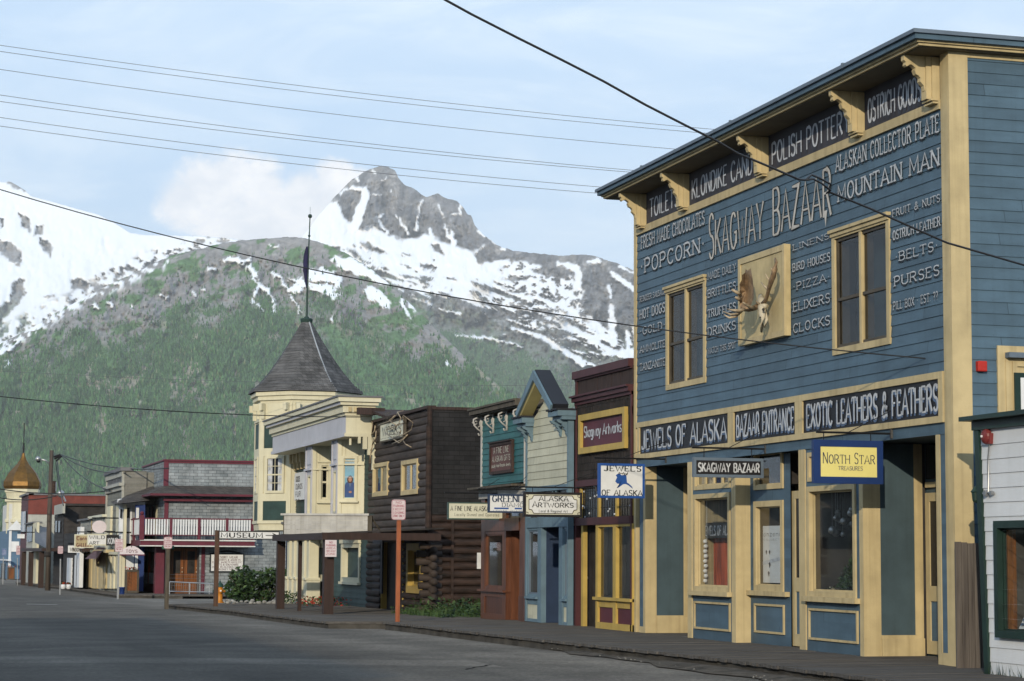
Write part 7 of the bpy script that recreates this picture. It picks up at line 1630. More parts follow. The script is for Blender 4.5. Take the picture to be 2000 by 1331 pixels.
# crate-board planters, bin, tubs
def crate(label, x0, y0, x1, y1, Y):
    fr = near(Y); a0, z1 = fr.px(x0, y0); a1, z0 = fr.px(x1, y1); o = thing('wooden_screen', label, 'screen', fr.P(a0, z0), 'wooden screens with slanted boards'); mb = MB(); frame_boxes(fr, mb, a0, a1, z0, z1, .09, -.3, 0); put('frame', mb, 'post_gray', o)
    mb = MB(); W_2, H_ = a1-a0, z1-z0; fr.box(mb, a0+.09, a1-.09, z0+.09, z1-.09, -.25, -.05)
    for i in range(-5, 9):
        b_ = z0+H_*i*.16; pts = [(a0+.09, b_+W_2*.7), (a0+.09, b_+W_2*.7-.10), (a1-.09, b_-.10), (a1-.09, b_)]
        pts = [(a, min(max(z, z0+.09), z1-.09)) for a, z in pts]
        if max(q[1] for q in pts)-min(q[1] for q in pts) > .15: fr.prism(mb, pts, -.05, -.02, 0)
    put('boards', mb, 'orange_wood', o); mb = MB()
    for i in range(60): leaf(mb, fr.P(a0+random.random()*W_2, z1+random.random()*.12, -.15+random.uniform(-.1, .1)), .1, random.choice((0, 1)))
    put('foliage', mb, ['leaf_dark', 'flower_red'], o)
crate('wooden screen of slanted boards beside the maroon pillar', 245, 1113, 271, 1158, 97.4)
crate('distant wooden screen of slanted boards before the light blue shop', 15, 1108, 29, 1133, G(22, 1135, .1)[1])
p = G(238, 1162, .1); k = p[1]/F_; mb = MB(); mb.lathe(tuple(p), [(4.5*k, 0), (5.5*k, 13*k), (6*k, 13.2*k), (6*k, 14.5*k), (5*k, 14.6*k), (4*k, 3*k), (.01, 3*k)], 10); put('litter_bin', mb, 'cobalt', None, True, tuple(p), label='small blue litter bin standing by the wooden screen', category='bin')
for x, l in ((123.5, 'white flower tub nearest the pole, left of its twin'), (134, 'white flower tub, right of its twin')):
    p = G(x, 1151, .1); k = p[1]/F_; o = thing('flower_tub', l, 'planter', tuple(p), 'white flower tubs'); mb = MB(); mb.lathe(tuple(p), [(3*k, 0), (4.6*k, 2*k), (4.8*k, 7*k), (4.2*k, 9*k), (3.6*k, 8*k), (.01, 8*k)], 12); put('tub', mb, 'white_paint', o, True); mb = MB(); leafball(mb, (p[0], p[1], p[2]+10*k), 4*k, 4*k, 3*k, 60, .14, (0, 1)); put('foliage', mb, ['leaf', 'flower_red'], o)
# utility pole with lamp
p = G(93, 1153, .0); Yp = p[1]; fP = near(Yp); kP = Yp/F_*1.0; up = thing('utility_pole', 'tall weathered wooden utility pole with street lamp arm at the far left', 'pole', tuple(p))
TP = lambda x, y: fP.P(*fP.px(x, y))
mb = MB(); mb.tube([fP.P(fP.a(93, 0, 1152), p[2]-.1), TP(96.5, 1010), TP(101, 880)], [5.2*kP, 4.6*kP, 3.6*kP], 12); put('pole', mb, 'pole', up, True)
mb = MB(); mb.tube([TP(92.5, 1088), TP(92.8, 1081)], 6.6*kP, 10); mb.tube([TP(93, 1082), TP(93, 1078)], 6*kP, 10); put('collar', mb, 'dark_boards', up, True)
lm = MB(); lm.tube([TP(98, 907), TP(90, 900), TP(78, 897)], .05, 6); put('lamp_arm', lm, 'silver', up, True)
lm = MB(); c = TP(74, 898); lm.tube([TP(79, 896), TP(74, 896.5), TP(69, 898.5)], [.08, .16, .05], 8); o_ = put('lamp_head', lm, 'silver', up, True); lm = MB(); lm.ball(TP(75, 900.5), .11, 8); put('lens', lm, 'dark_glass', o_, True)
mb = MB()
for x0, y0, x1, y1 in ((105, 893, 118, 888), (106, 897, 119, 890), (109, 901, 121, 891)): mb.tube([TP(x0, y0), TP(x1, y1)], .05, 5)
put('cable_bracket', mb, 'iron', up)
mb = MB(); mb.tube([TP(105, 940), TP(104.5, 965)], .12, 8); put('meter_mast', mb, 'log_red', up); mb = MB(); mb.tube([TP(109, 942), TP(108.5, 960)], .05, 6); put('conduit', mb, 'silver', up)

# ================================================================ plants
def shrub(name, label, cat, c, rx, ry, rz, n, s, mis=(0, 1, 2), mats=('leaf', 'leaf_light', 'leaf_dark'), lumps=7, group=None):
    o = thing(name, label, cat, c, group); mb = MB()
    for i in range(lumps):
        w = random.uniform(0, 6.28); q = random.uniform(.15, .62)
        leafball(mb, (c[0]+rx*q*math.cos(w), c[1]+ry*q*math.sin(w), c[2]+rz*random.uniform(.35, .68)), rx*.42, ry*.42, rz*.36, n//lumps, s, mis, shell=.5)
    put('foliage', mb, list(mats), o); mb = MB()
    for i in range(6): w = i*1.05; mb.tube([c, (c[0]+rx*.5*math.cos(w), c[1]+ry*.5*math.sin(w), c[2]+rz*.6)], [.03, .01], 4)
    put('stem', mb, 'twig', o); return o
p = G(503, 1172, .05); Yb_ = p[1]; fK = near(Yb_); a0, a1 = fK.a(452, 0, 1150), fK.a(560, 0, 1150); zt_ = fK.px(510, 1113)[1]
sb = thing('leafy_bush', 'big dark green leafy bush against the grey shingled wall', 'bush', (float(p[0]), Yb_, gz(Yb_)))
mb = MB()
for i in range(46):
    f = random.random(); a = a0+(a1-a0)*f; top = zt_*min(1, .32+1.1*math.sin(math.pi*min(.62, f*.95+.02))) ; z = random.uniform(.15, 1)*(top-gz(Yb_))+gz(Yb_)-.1
    leafball(mb, (a, Yb_+random.uniform(-.7, .7), z), .38, .38, .26, 70, .17, (0, 0, 1, 2), shell=.6)
put('foliage', mb, ['leaf', 'leaf_light', 'leaf_dark'], sb)
mb = MB()
for i in range(9): mb.tube([((a0+a1)/2+.1*i-.4, Yb_, gz(Yb_)-.1), ((a0+a1)/2+(i-4)*.3, Yb_, gz(Yb_)+1)], [.04, .015], 5)
put('stem', mb, 'twig', sb)
mb = MB()
for i in range(46):
    q = G(random.uniform(437, 552), random.uniform(1172, 1180), .03); mb.ball((q[0], q[1], q[2]+.02), random.uniform(.04, .10), 5, sz=.7)
put('border_stones', mb, 'stone', None, False, (float(p[0]), Yb_-.8, 0), label='pale rounded stones edging the bed before the bush', category='stones', kind='stuff')
# bed between the teal shop and the log store
o = thing('garden_bed', 'bed of tangled green weeds between the log store and the teal shop', 'garden bed', (14.6, 54, 0)); o['kind'] = 'stuff'
mb = MB(); mb.face([(13.4, YTF+.3, .03), (18, YTF+.3, .03), (18, YTF+6, .02), (13.0, YTF+6, .02)]); put('soil', mb, 'land', o)
mb = MB()
for i in range(1900):
    x = random.uniform(13.3, 15.4); y = random.uniform(51.9, 57.5); h_ = .36*random.random()**1.5*(.5+.5*math.sin(y*2.1+x*1.7)**2)*(1.3 if x > 13.8 else .5)
    if y > Y0+3.5 and False: continue
    leaf(mb, (x, y, .05+h_), random.uniform(.06, .15), random.choice((0, 0, 1, 2)))
for i in range(900):
    x = random.uniform(13.2, 15.3); y = random.uniform(51.9, 57); h_ = random.uniform(.08, .34); w = random.uniform(-.12, .12)
    mb.face([(x, y, .02), (x+.02, y, .02), (x+w, y+w, h_)], random.choice((0, 1)))
put('foliage', mb, ['leaf', 'leaf_light', 'leaf_dark'], o)
o = thing('flower_bed', 'low red flowers along the foot of the green corner store', 'flower bed', (13.6, 66, 0)); o['kind'] = 'stuff'; mb = MB()
for i in range(1500):
    q = G(random.uniform(592, 716), random.uniform(1179, 1186), .1); x = q[0]+random.uniform(-.3, .3); y = q[1]; leaf(mb, (x, y, q[2]+random.uniform(0, .28)), random.uniform(.06, .12), 1 if random.random() < .42 and PX(690, 1180, 13)[1] < y else random.choice((0, 2)))
for i in range(500):
    q = G(random.uniform(553, 590), random.uniform(1172, 1180), .1); leaf(mb, (q[0], q[1], q[2]+random.uniform(0, .4)), .12, random.choice((0, 3)))
put('foliage', mb, ['leaf', 'flower_red', 'leaf_dark', 'leaf_light'], o)
mb = MB()
for i in range(70):
    a = random.uniform(0, 1); x_ = XW-.05; y = YW-.1-random.random()*2.5; w = random.uniform(-.1, .1); mb.face([(x_, y, .15), (x_-.0, y+.015, .15), (x_-.03, y+w, .15+random.uniform(.05, .2))], 0)
put('weeds', mb, 'leaf', None, kind='stuff', label='thin weeds growing at the foot of the white plank wall', category='weeds')

# ================================================================ overhead wires
def wire(label, pts, r=.012, sag=.0, m_='wire', n=18, group='overhead wires', ext=(0, 1)):
    """pts: (x, y, Y-plane) picture points with their own depth"""
    P3 = [np.array(PY(x, y, Y)) for x, y, Y in pts]; path = []
    if len(P3) == 2:
        A, B_ = P3
        for i in range(n+1): t_ = ext[0]+(ext[1]-ext[0])*i/n; q = A+(B_-A)*t_; q[2] -= 4*sag*t_*(1-t_); path.append(tuple(q))
    else: path = [tuple(q) for q in P3]
    mb = MB(); mb.tube(path, r, 5); o = put('power_line', mb, m_, None, True, path[0]); o['label'] = label; o['category'] = 'wire'; o['group'] = group; return o
for i, (y0, y1, x1) in enumerate(((80, 262, 1500), (92, 268, 1470), (127, 300, 1420), (177, 345, 1380), (190, 348, 1380), (221, 378, 1330), (238, 390, 1330))):
    names = ('topmost thin wire across the sky', 'second thin wire from the top across the sky', 'lone third wire from the top across the sky', 'upper wire of the close middle pair', 'lower wire of the close middle pair', 'sixth wire from the top, over the cloud', 'lowest wire of the sky group, crossing the peak')
    wire(names[i], [(-60, y0, 60), (x1, y1, 62)], .0085, sag=.20, m_='wire_gray', ext=(-.9, 1.6), n=40)
wire('thin dark line dipping across the snowfield to the blue store', [(-60, 352, 40), (1963, 713, 27.2)], .010, sag=.50, ext=(-.45, 1), n=30)
cab = [(640, -90), (740, -56), (840, -16), (920, 28), (1010, 74), (1100, 119), (1180, 160), (1260, 205), (1340, 246), (1400, 276), (1440, 300), (1500, 325), (1560, 351), (1573, 352), (1585, 342), (1600, 348), (1622, 360), (1618, 375), (1700, 408), (1780, 444), (1850, 475), (1930, 498), (2040, 530)]
wire('thick service cable sloping from the top of the picture to the blue store', [(x, y, 12.6+i*.06) for i, (x, y) in enumerate(cab)], .0085)
wire('short slack loop where the thick cable is spliced', [(1576, 352, 13.25), (1588, 350, 13.3), (1604, 358, 13.35), (1622, 372, 13.4), (1614, 378, 13.45)], .0075)
wire('faint wire low across the wooded slope', [(-60, 722, 75), (1180, 752, 75)], .006, sag=.2, m_='wire_gray', ext=(-.8, 1), n=30)
wire('dark wire passing before the cream cornice to the log store beam', [(-60, 768, 56), (705, 815, 58)], .013, sag=.15, ext=(-1.2, 1), n=30)
for l, pts in (('wire from the pole running right to the grey false front', [(119, 888, 121), (330, 915, 92)]), ('second wire from the pole toward the grey false front', [(119, 889, 121), (246, 924, 100)]), ('slack wire from the pole down to the far shops', [(120, 891, 121), (215, 958, 105)]),
               ('long low wire behind the pole above the red block', [(-40, 948, 118), (222, 958, 112)]), ('lower low wire along the roof of the red block', [(-40, 962, 118), (110, 969, 115)]), ('slack drop wire from pole to the dark building roof', [(109, 900, 121), (119, 962, 118)]), ('second drop wire from pole beside the first', [(112, 900, 121), (124, 988, 112)])):
    wire(l, pts, .027, sag=.3)
# roof mast of the dark building
mb = MB(); c = TP(119, 965); mb.tube([TP(112, 965), TP(120, 962), TP(128, 980)], .06, 6); mb.ball(c, .2, 6); put('service_mast', mb, 'silver', None, False, c, label='bent metal service mast on the roof beside the pole', category='mast')

# ================================================================ mountains: three sheets of real terrain, kilometres away
RNG = np.random.default_rng(11)
_lat = RNG.random((256, 256))
def vnoise(x, y):
    xi, yi = np.floor(x).astype(int), np.floor(y).astype(int); fx, fy = x-xi, y-yi
    fx, fy = fx*fx*(3-2*fx), fy*fy*(3-2*fy); g = lambda a, b: _lat[a & 255, b & 255]
    return (g(xi, yi)*(1-fx)+g(xi+1, yi)*fx)*(1-fy)+(g(xi, yi+1)*(1-fx)+g(xi+1, yi+1)*fx)*fy
def fbm(x, y, o=5, g=.5, l=2.03):
    s = 0; a = 1; n = 0
    for i in range(o): s = s+a*vnoise(x+17.3*i, y+9.1*i); n += a; a *= g; x = x*l; y = y*l
    return s/n
def ridged(x, y, o=6):
    s = 0; a = 1; n = 0
    for i in range(o): s = s+a*(1-np.abs(2*vnoise(x+7.7*i, y+31.1*i)-1)); n += a; a *= .52; x = x*2.1; y = y*2.1
    return s/n
def poly_d(P, x, y):      # signed distance to a polygon, positive inside, picture units
    P = np.array(P, float); ins = np.zeros(x.shape, bool); d = np.full(x.shape, 1e9)
    for i in range(len(P)):
        a, b_ = P[i], P[(i+1) % len(P)]; ab = b_-a; L = max(ab@ab, 1e-9)
        t_ = np.clip(((x-a[0])*ab[0]+(y-a[1])*ab[1])/L, 0, 1); d = np.minimum(d, np.hypot(x-a[0]-t_*ab[0], y-a[1]-t_*ab[1]))
        c = ((a[1] > y) != (b_[1] > y)); xx = (b_[0]-a[0])*(y-a[1])/((b_[1]-a[1]) if b_[1] != a[1] else 1e-9)+a[0]; ins ^= c & (x < xx)
    return np.where(ins, d, -d)
def seg_d(P, x, y, w0, w1):   # soft tapering strip along a polyline
    out_ = np.full(x.shape, -1e9); n = len(P)-1
    for i in range(n):
        a, b_ = np.array(P[i], float), np.array(P[i+1], float); ab = b_-a; L = ab@ab
        t_ = np.clip(((x-a[0])*ab[0]+(y-a[1])*ab[1])/L, 0, 1); w = w0+(w1-w0)*(i+t_)/n
        out_ = np.maximum(out_, w-np.hypot(x-a[0]-t_*ab[0], y-a[1]-t_*ab[1]))
    return out_
_dh = np.array([_d[0], _d[1], 0]); _dh /= np.linalg.norm(_dh)
def place(x, y, D):
    v = F_*_d[None]+(x.ravel()-1000)[:, None]*_r[None]-(y.ravel()-665.5)[:, None]*_u[None]
    return CC[None]+v*(D.ravel()/(v@_dh))[:, None]
sstep = lambda a, b_, v: (lambda t_: t_*t_*(3-2*t_))(np.clip((v-a)/(b_-a), 0, 1))
def lerp3(a, b_, t_): return np.array(a)[None, None]*(1-t_[..., None])+(b_ if isinstance(b_, np.ndarray) and b_.ndim == 3 else np.array(b_)[None, None])*t_[..., None]
SKA = [(-300, 830), (-150, 752), (0, 672), (60, 642), (130, 599), (200, 563), (250, 540), (330, 501), (400, 484), (440, 474), (500, 468), (560, 463), (600, 466), (640, 478), (680, 497), (720, 522), (760, 555), (800, 592), (850, 640), (900, 690), (960, 742), (1020, 790), (1100, 850), (1240, 930), (1700, 1060)]
SKB = [(520, 520), (560, 490), (585, 468), (605, 446), (628, 414), (644, 396), (652, 386), (664, 374), (688, 351), (712, 336), (730, 328), (745, 324), (760, 328), (772, 334), (779, 350), (790, 362), (806, 367), (822, 379), (832, 386), (845, 382), (856, 378), (864, 385), (878, 389), (892, 392), (905, 405), (913, 418), (921, 422), (926, 438), (933, 447), (948, 461), (972, 480), (1000, 490), (1030, 494), (1060, 497), (1100, 500), (1130, 497), (1160, 500), (1185, 508), (1205, 514), (1222, 522), (1240, 529), (1300, 560), (1450, 640), (1700, 760)]
SKC = [(-400, 380), (-150, 350), (-20, 352), (8, 356), (20, 355), (34, 363), (50, 373), (60, 383), (110, 396), (150, 408), (190, 418), (225, 436), (255, 455), (282, 459), (330, 460), (390, 461), (450, 466), (560, 480), (640, 500)]
def sky_y(SK, x, amp, seed):
    P = np.array(sorted(SK, key=lambda p: p[0])); y = np.interp(x, P[:, 0], P[:, 1])
    return y+amp*(fbm(x/9+seed, x*0+seed, 5, .6)-.5)*2
mm = bpy.data.materials.new('mountain'); mm.use_nodes = True; M['mountain'] = mm; t = mm.node_tree; b = t.nodes['Principled BSDF']; b.inputs['Roughness'].default_value = .95; b.inputs['Specular IOR Level'].default_value = .05
at_ = nn(t, 'ShaderNodeAttribute', attribute_name='ground'); tcn = nn(t, 'ShaderNodeTexCoord')
no = nn(t, 'ShaderNodeTexNoise'); no.inputs['Scale'].default_value = .035; no.inputs['Detail'].default_value = 8; no.inputs['Roughness'].default_value = .7; t.links.new(tcn.outputs['Object'], no.inputs[0])
mr = nn(t, 'ShaderNodeMapRange'); mr.inputs[1].default_value = .3; mr.inputs[2].default_value = .7; mr.inputs[3].default_value = .62; mr.inputs[4].default_value = 1.38; t.links.new(no.outputs[0], mr.inputs[0])
mrs = nn(t, 'ShaderNodeMix', data_type='FLOAT'); t.links.new(at_.outputs['Alpha'], mrs.inputs[0]); t.links.new(mr.outputs[0], mrs.inputs[2]); mrs.inputs[3].default_value = 1.
sc_ = nn(t, 'ShaderNodeVectorMath', operation='SCALE'); t.links.new(at_.outputs['Color'], sc_.inputs[0]); t.links.new(mrs.outputs[0], sc_.inputs['Scale']); t.links.new(sc_.outputs[0], b.inputs['Base Color'])
bp = nn(t, 'ShaderNodeBump'); bsn = nn(t, 'ShaderNodeMath', operation='MULTIPLY_ADD'); bsn.inputs[1].default_value = -.85; bsn.inputs[2].default_value = .9; t.links.new(at_.outputs['Alpha'], bsn.inputs[0]); t.links.new(bsn.outputs[0], bp.inputs['Strength']); bp.inputs['Distance'].default_value = 14; t.links.new(no.outputs[0], bp.inputs['Height']); t.links.new(bp.outputs[0], b.inputs['Normal'])
ROCK, ROCKD, ROCKT = (.31, .295, .285), (.19, .185, .19), (.42, .37, .30); SNOW = (.88, .89, .91); ALP, FOR, MEA = (.115, .215, .085), (.07, .15, .06), (.115, .235, .09)
def terrain(name, x0, x1, dx, SK, ybase, rows, depth, colour, amp, seed, jag):
    xs = np.arange(x0, x1+.1, dx); tt = np.linspace(0, 1, rows); yk = sky_y(SK, xs, jag, seed)
    X, T_ = np.meshgrid(xs, tt); Y = ybase+(yk[None]-ybase)*T_
    D = depth(X, Y)
    rel = (ridged(X/70+seed, Y/95+seed*.3+X/400, 6)-.55)*amp+(fbm(X/6, Y/9, 5, .62)-.5)*amp*.42
    fade = 1-.75*sstep(.9, 1, T_)
    col = colour(X, Y, T_, yk[None]+0*X)
    D2 = D+rel*fade*(1-.8*sstep(.0, 1., col[..., 3]))
    V = place(X, Y, D2)
    n = len(xs); idx = np.arange(rows*n).reshape(rows, n)
    # a back slope so that the ridge has a far side
    back = place(xs, yk, D2[-1]+500.); back[:, 2] = V[idx[-1], 2]-260; V = np.vstack([V, back]); col = np.vstack([col.reshape(-1, 4), col[-1]])
    idx = np.vstack([idx, np.arange(rows*n, rows*n+n)[None]])
    q = np.stack([idx[:-1, :-1], idx[:-1, 1:], idx[1:, 1:], idx[1:, :-1]], -1).reshape(-1, 4)
    me = bpy.data.meshes.new(name); me.vertices.add(len(V)); me.vertices.foreach_set('co', V.astype(np.float32).ravel()); me.loops.add(q.size); me.loops.foreach_set('vertex_index', q.astype(np.int32).ravel())
    me.polygons.add(len(q)); me.polygons.foreach_set('loop_start', np.arange(0, q.size, 4, dtype=np.int32)); me.polygons.foreach_set('loop_total', np.full(len(q), 4, np.int32)); me.update(calc_edges=True); me.validate()
    me.polygons.foreach_set('use_smooth', np.ones(len(me.polygons), bool))
    ca = me.color_attributes.new('ground', 'FLOAT_COLOR', 'POINT'); ca.data.foreach_set('color', col.astype(np.float32).ravel())
    me.materials.append(mm); o = bpy.data.objects.new(name, me); COL.objects.link(o); o['kind'] = 'structure'
    return o
def warp(X, Y, a, s=14., sd=0.): return X+(fbm(X/s+sd, Y/s, 4)-.5)*2*a, Y+(fbm(X/s+40+sd, Y/s+11, 4)-.5)*2*a
def mk(base, snow, X):
    col = lerp3((0, 0, 0), base, np.ones(X.shape)) if base.ndim != 3 else base
    s = np.clip(snow, 0, 1); c = col*(1-s[..., None])+np.array(SNOW)[None, None]*s[..., None]
    return np.concatenate([c, s[..., None]], -1)
DA = lambda X, Y: 2300+2300*np.clip((1090-Y)/625, 0, 1.3)
DB = lambda X, Y: 4000+3700*np.clip((1090-Y)/700, 0, 1.3)
DC = lambda X, Y: 5600+3400*np.clip((900-Y)/540, 0, 1.3)
# -- front shoulder: forest below, alpine green with grey slabs above, scattered snow
def meadow_field(X, Y):
    m_ = np.full(X.shape, -99.)
    for P, a, b_ in (([(640, 640), (690, 700), (740, 760), (800, 820)], 16, 30), ([(870, 720), (910, 780), (950, 830)], 10, 18), ([(700, 655), (730, 700), (800, 760), (860, 800)], 9, 14), ([(200, 690), (215, 715)], 8, 12), ([(405, 725), (412, 760)], 7, 10), ([(90, 800), (60, 830), (70, 870)], 8, 13), ([(965, 720), (1010, 745)], 6, 9)): m_ = np.maximum(m_, seg_d(P, X, Y, a, b_))
    return m_
def colA(X, Y, T_, yk):
    wx, wy = warp(X, Y, 9); depth_ = Y-yk
    slab = sstep(.50, .57, ridged(X/38+3, Y/27+.5*X/38, 5)+.10*(fbm(X/6, Y/6, 3)-.5))
    tree = sstep(95, 215, depth_+(fbm(X/30, Y/30, 4)-.5)*150+np.where(X < 300, (300-X)*.35, 0)+np.clip(X-740, 0, 300)*.75)
    rockm = slab*(1-tree*.93)
    base = lerp3(ALP, ROCK, rockm); base = lerp3(base, FOR, tree*(1-rockm*.5)) if False else base*(1-tree[..., None]*(1-.4*rockm[..., None]))+np.array(FOR)[None, None]*tree[..., None]*(1-.4*rockm[..., None])
    # bare tan patches and avalanche tracks in the forest
    tan_ = sstep(.56, .66, fbm(X/20+5, Y/30+9, 6, .62))*tree*.85
    for P, a, b_ in (([(840, 560), (870, 620), (880, 650)], 8, 3), ([(940, 730), (1000, 785), (1040, 840)], 2.5, 4), ([(905, 730), (930, 790), (980, 840)], 2, 4), ([(230, 830), (245, 880)], 5, 7), ([(862, 665), (880, 705), (900, 740)], 3, 7)): tan_ = np.maximum(tan_, sstep(-2, 4, seg_d(P, wx, wy, a, b_))*.85)
    cliff = sstep(0, 9, poly_d([(645, 585), (690, 590), (705, 625), (702, 665), (680, 640), (655, 620)], wx, wy))
    base = base*(1-tan_[..., None])+np.array(ROCKT)[None, None]*tan_[..., None]
    cd = np.where(fbm(X/4, Y/22, 4) > .5, 1., 0)[..., None]; base = base*(1-cliff[..., None])+(np.array((.25, .24, .25))[None, None]*(1-cd*.45))*cliff[..., None]
    me_ = sstep(-3, 7, meadow_field(wx, wy))*.9; base = base*(1-me_[..., None])+np.array(MEA)[None, None]*me_[..., None]
    base = base*(.82+.36*fbm(X/5, Y/7, 4))[..., None]
    s = np.full(X.shape, -99.)
    for P in ([(424, 508), (450, 503), (480, 504), (497, 499), (492, 512), (468, 516), (440, 514)], [(600, 522), (640, 528), (672, 545), (665, 558), (630, 556), (606, 548)], [(706, 566), (728, 560), (745, 572), (760, 588), (764, 610), (748, 606), (736, 590), (718, 590)], [(648, 502), (690, 508), (735, 530), (775, 560), (730, 552), (690, 532), (655, 520)],
              [(560, 562), (590, 555), (604, 562), (590, 574), (570, 572)], [(560, 540), (600, 548), (660, 562), (650, 576), (600, 566)]): s = np.maximum(s, poly_d(P, wx, wy))
    for P, a, b_ in (([(485, 523), (498, 538), (501, 552)], 7, 3), ([(503, 560), (525, 566), (533, 585), (535, 612)], 6, 3), ([(500, 560), (492, 590), (512, 606)], 3, 3), ([(535, 530), (550, 548), (568, 575), (588, 610)], 4, 2), ([(640, 572), (650, 580), (660, 576)], 4, 5), ([(312, 575), (325, 582)], 3, 3), ([(215, 590), (226, 600)], 4, 3), ([(256, 597), (260, 606)], 3, 2), ([(405, 527), (418, 529)], 3, 3), ([(376, 575), (380, 580)], 2, 2),
                     ([(395, 566), (402, 568)], 2, 2), ([(640, 480), (668, 484)], 2, 2), ([(525, 480), (540, 483)], 2, 2), ([(782, 590), (805, 625)], 5, 2), ([(790, 575), (812, 612)], 4, 2), ([(874, 712), (880, 718)], 5, 4), ([(843, 613), (862, 650)], 5, 3), ([(183, 595), (188, 600)], 3, 3), ([(648, 620), (650, 628)], 3, 2), ([(0, 690), (20, 680), (40, 668)], 6, 3), ([(10, 715), (22, 700)], 4, 3)): s = np.maximum(s, seg_d(P, wx, wy, a, b_))
    s = s+(fbm(X/5, Y/5, 3)-.5)*7
    edge_ = sstep(20, 0, depth_-8)*(X < 330)*sstep(.5, .6, fbm(X/8, Y/8+3, 4))
    return mk(base, np.maximum(sstep(-.5, 1.5, s), edge_), X)
terrain('mountain_shoulder', -260, 1640, 3.0, SKA, 1100, 215, DA, colA, 190, 3.1, 2.2)
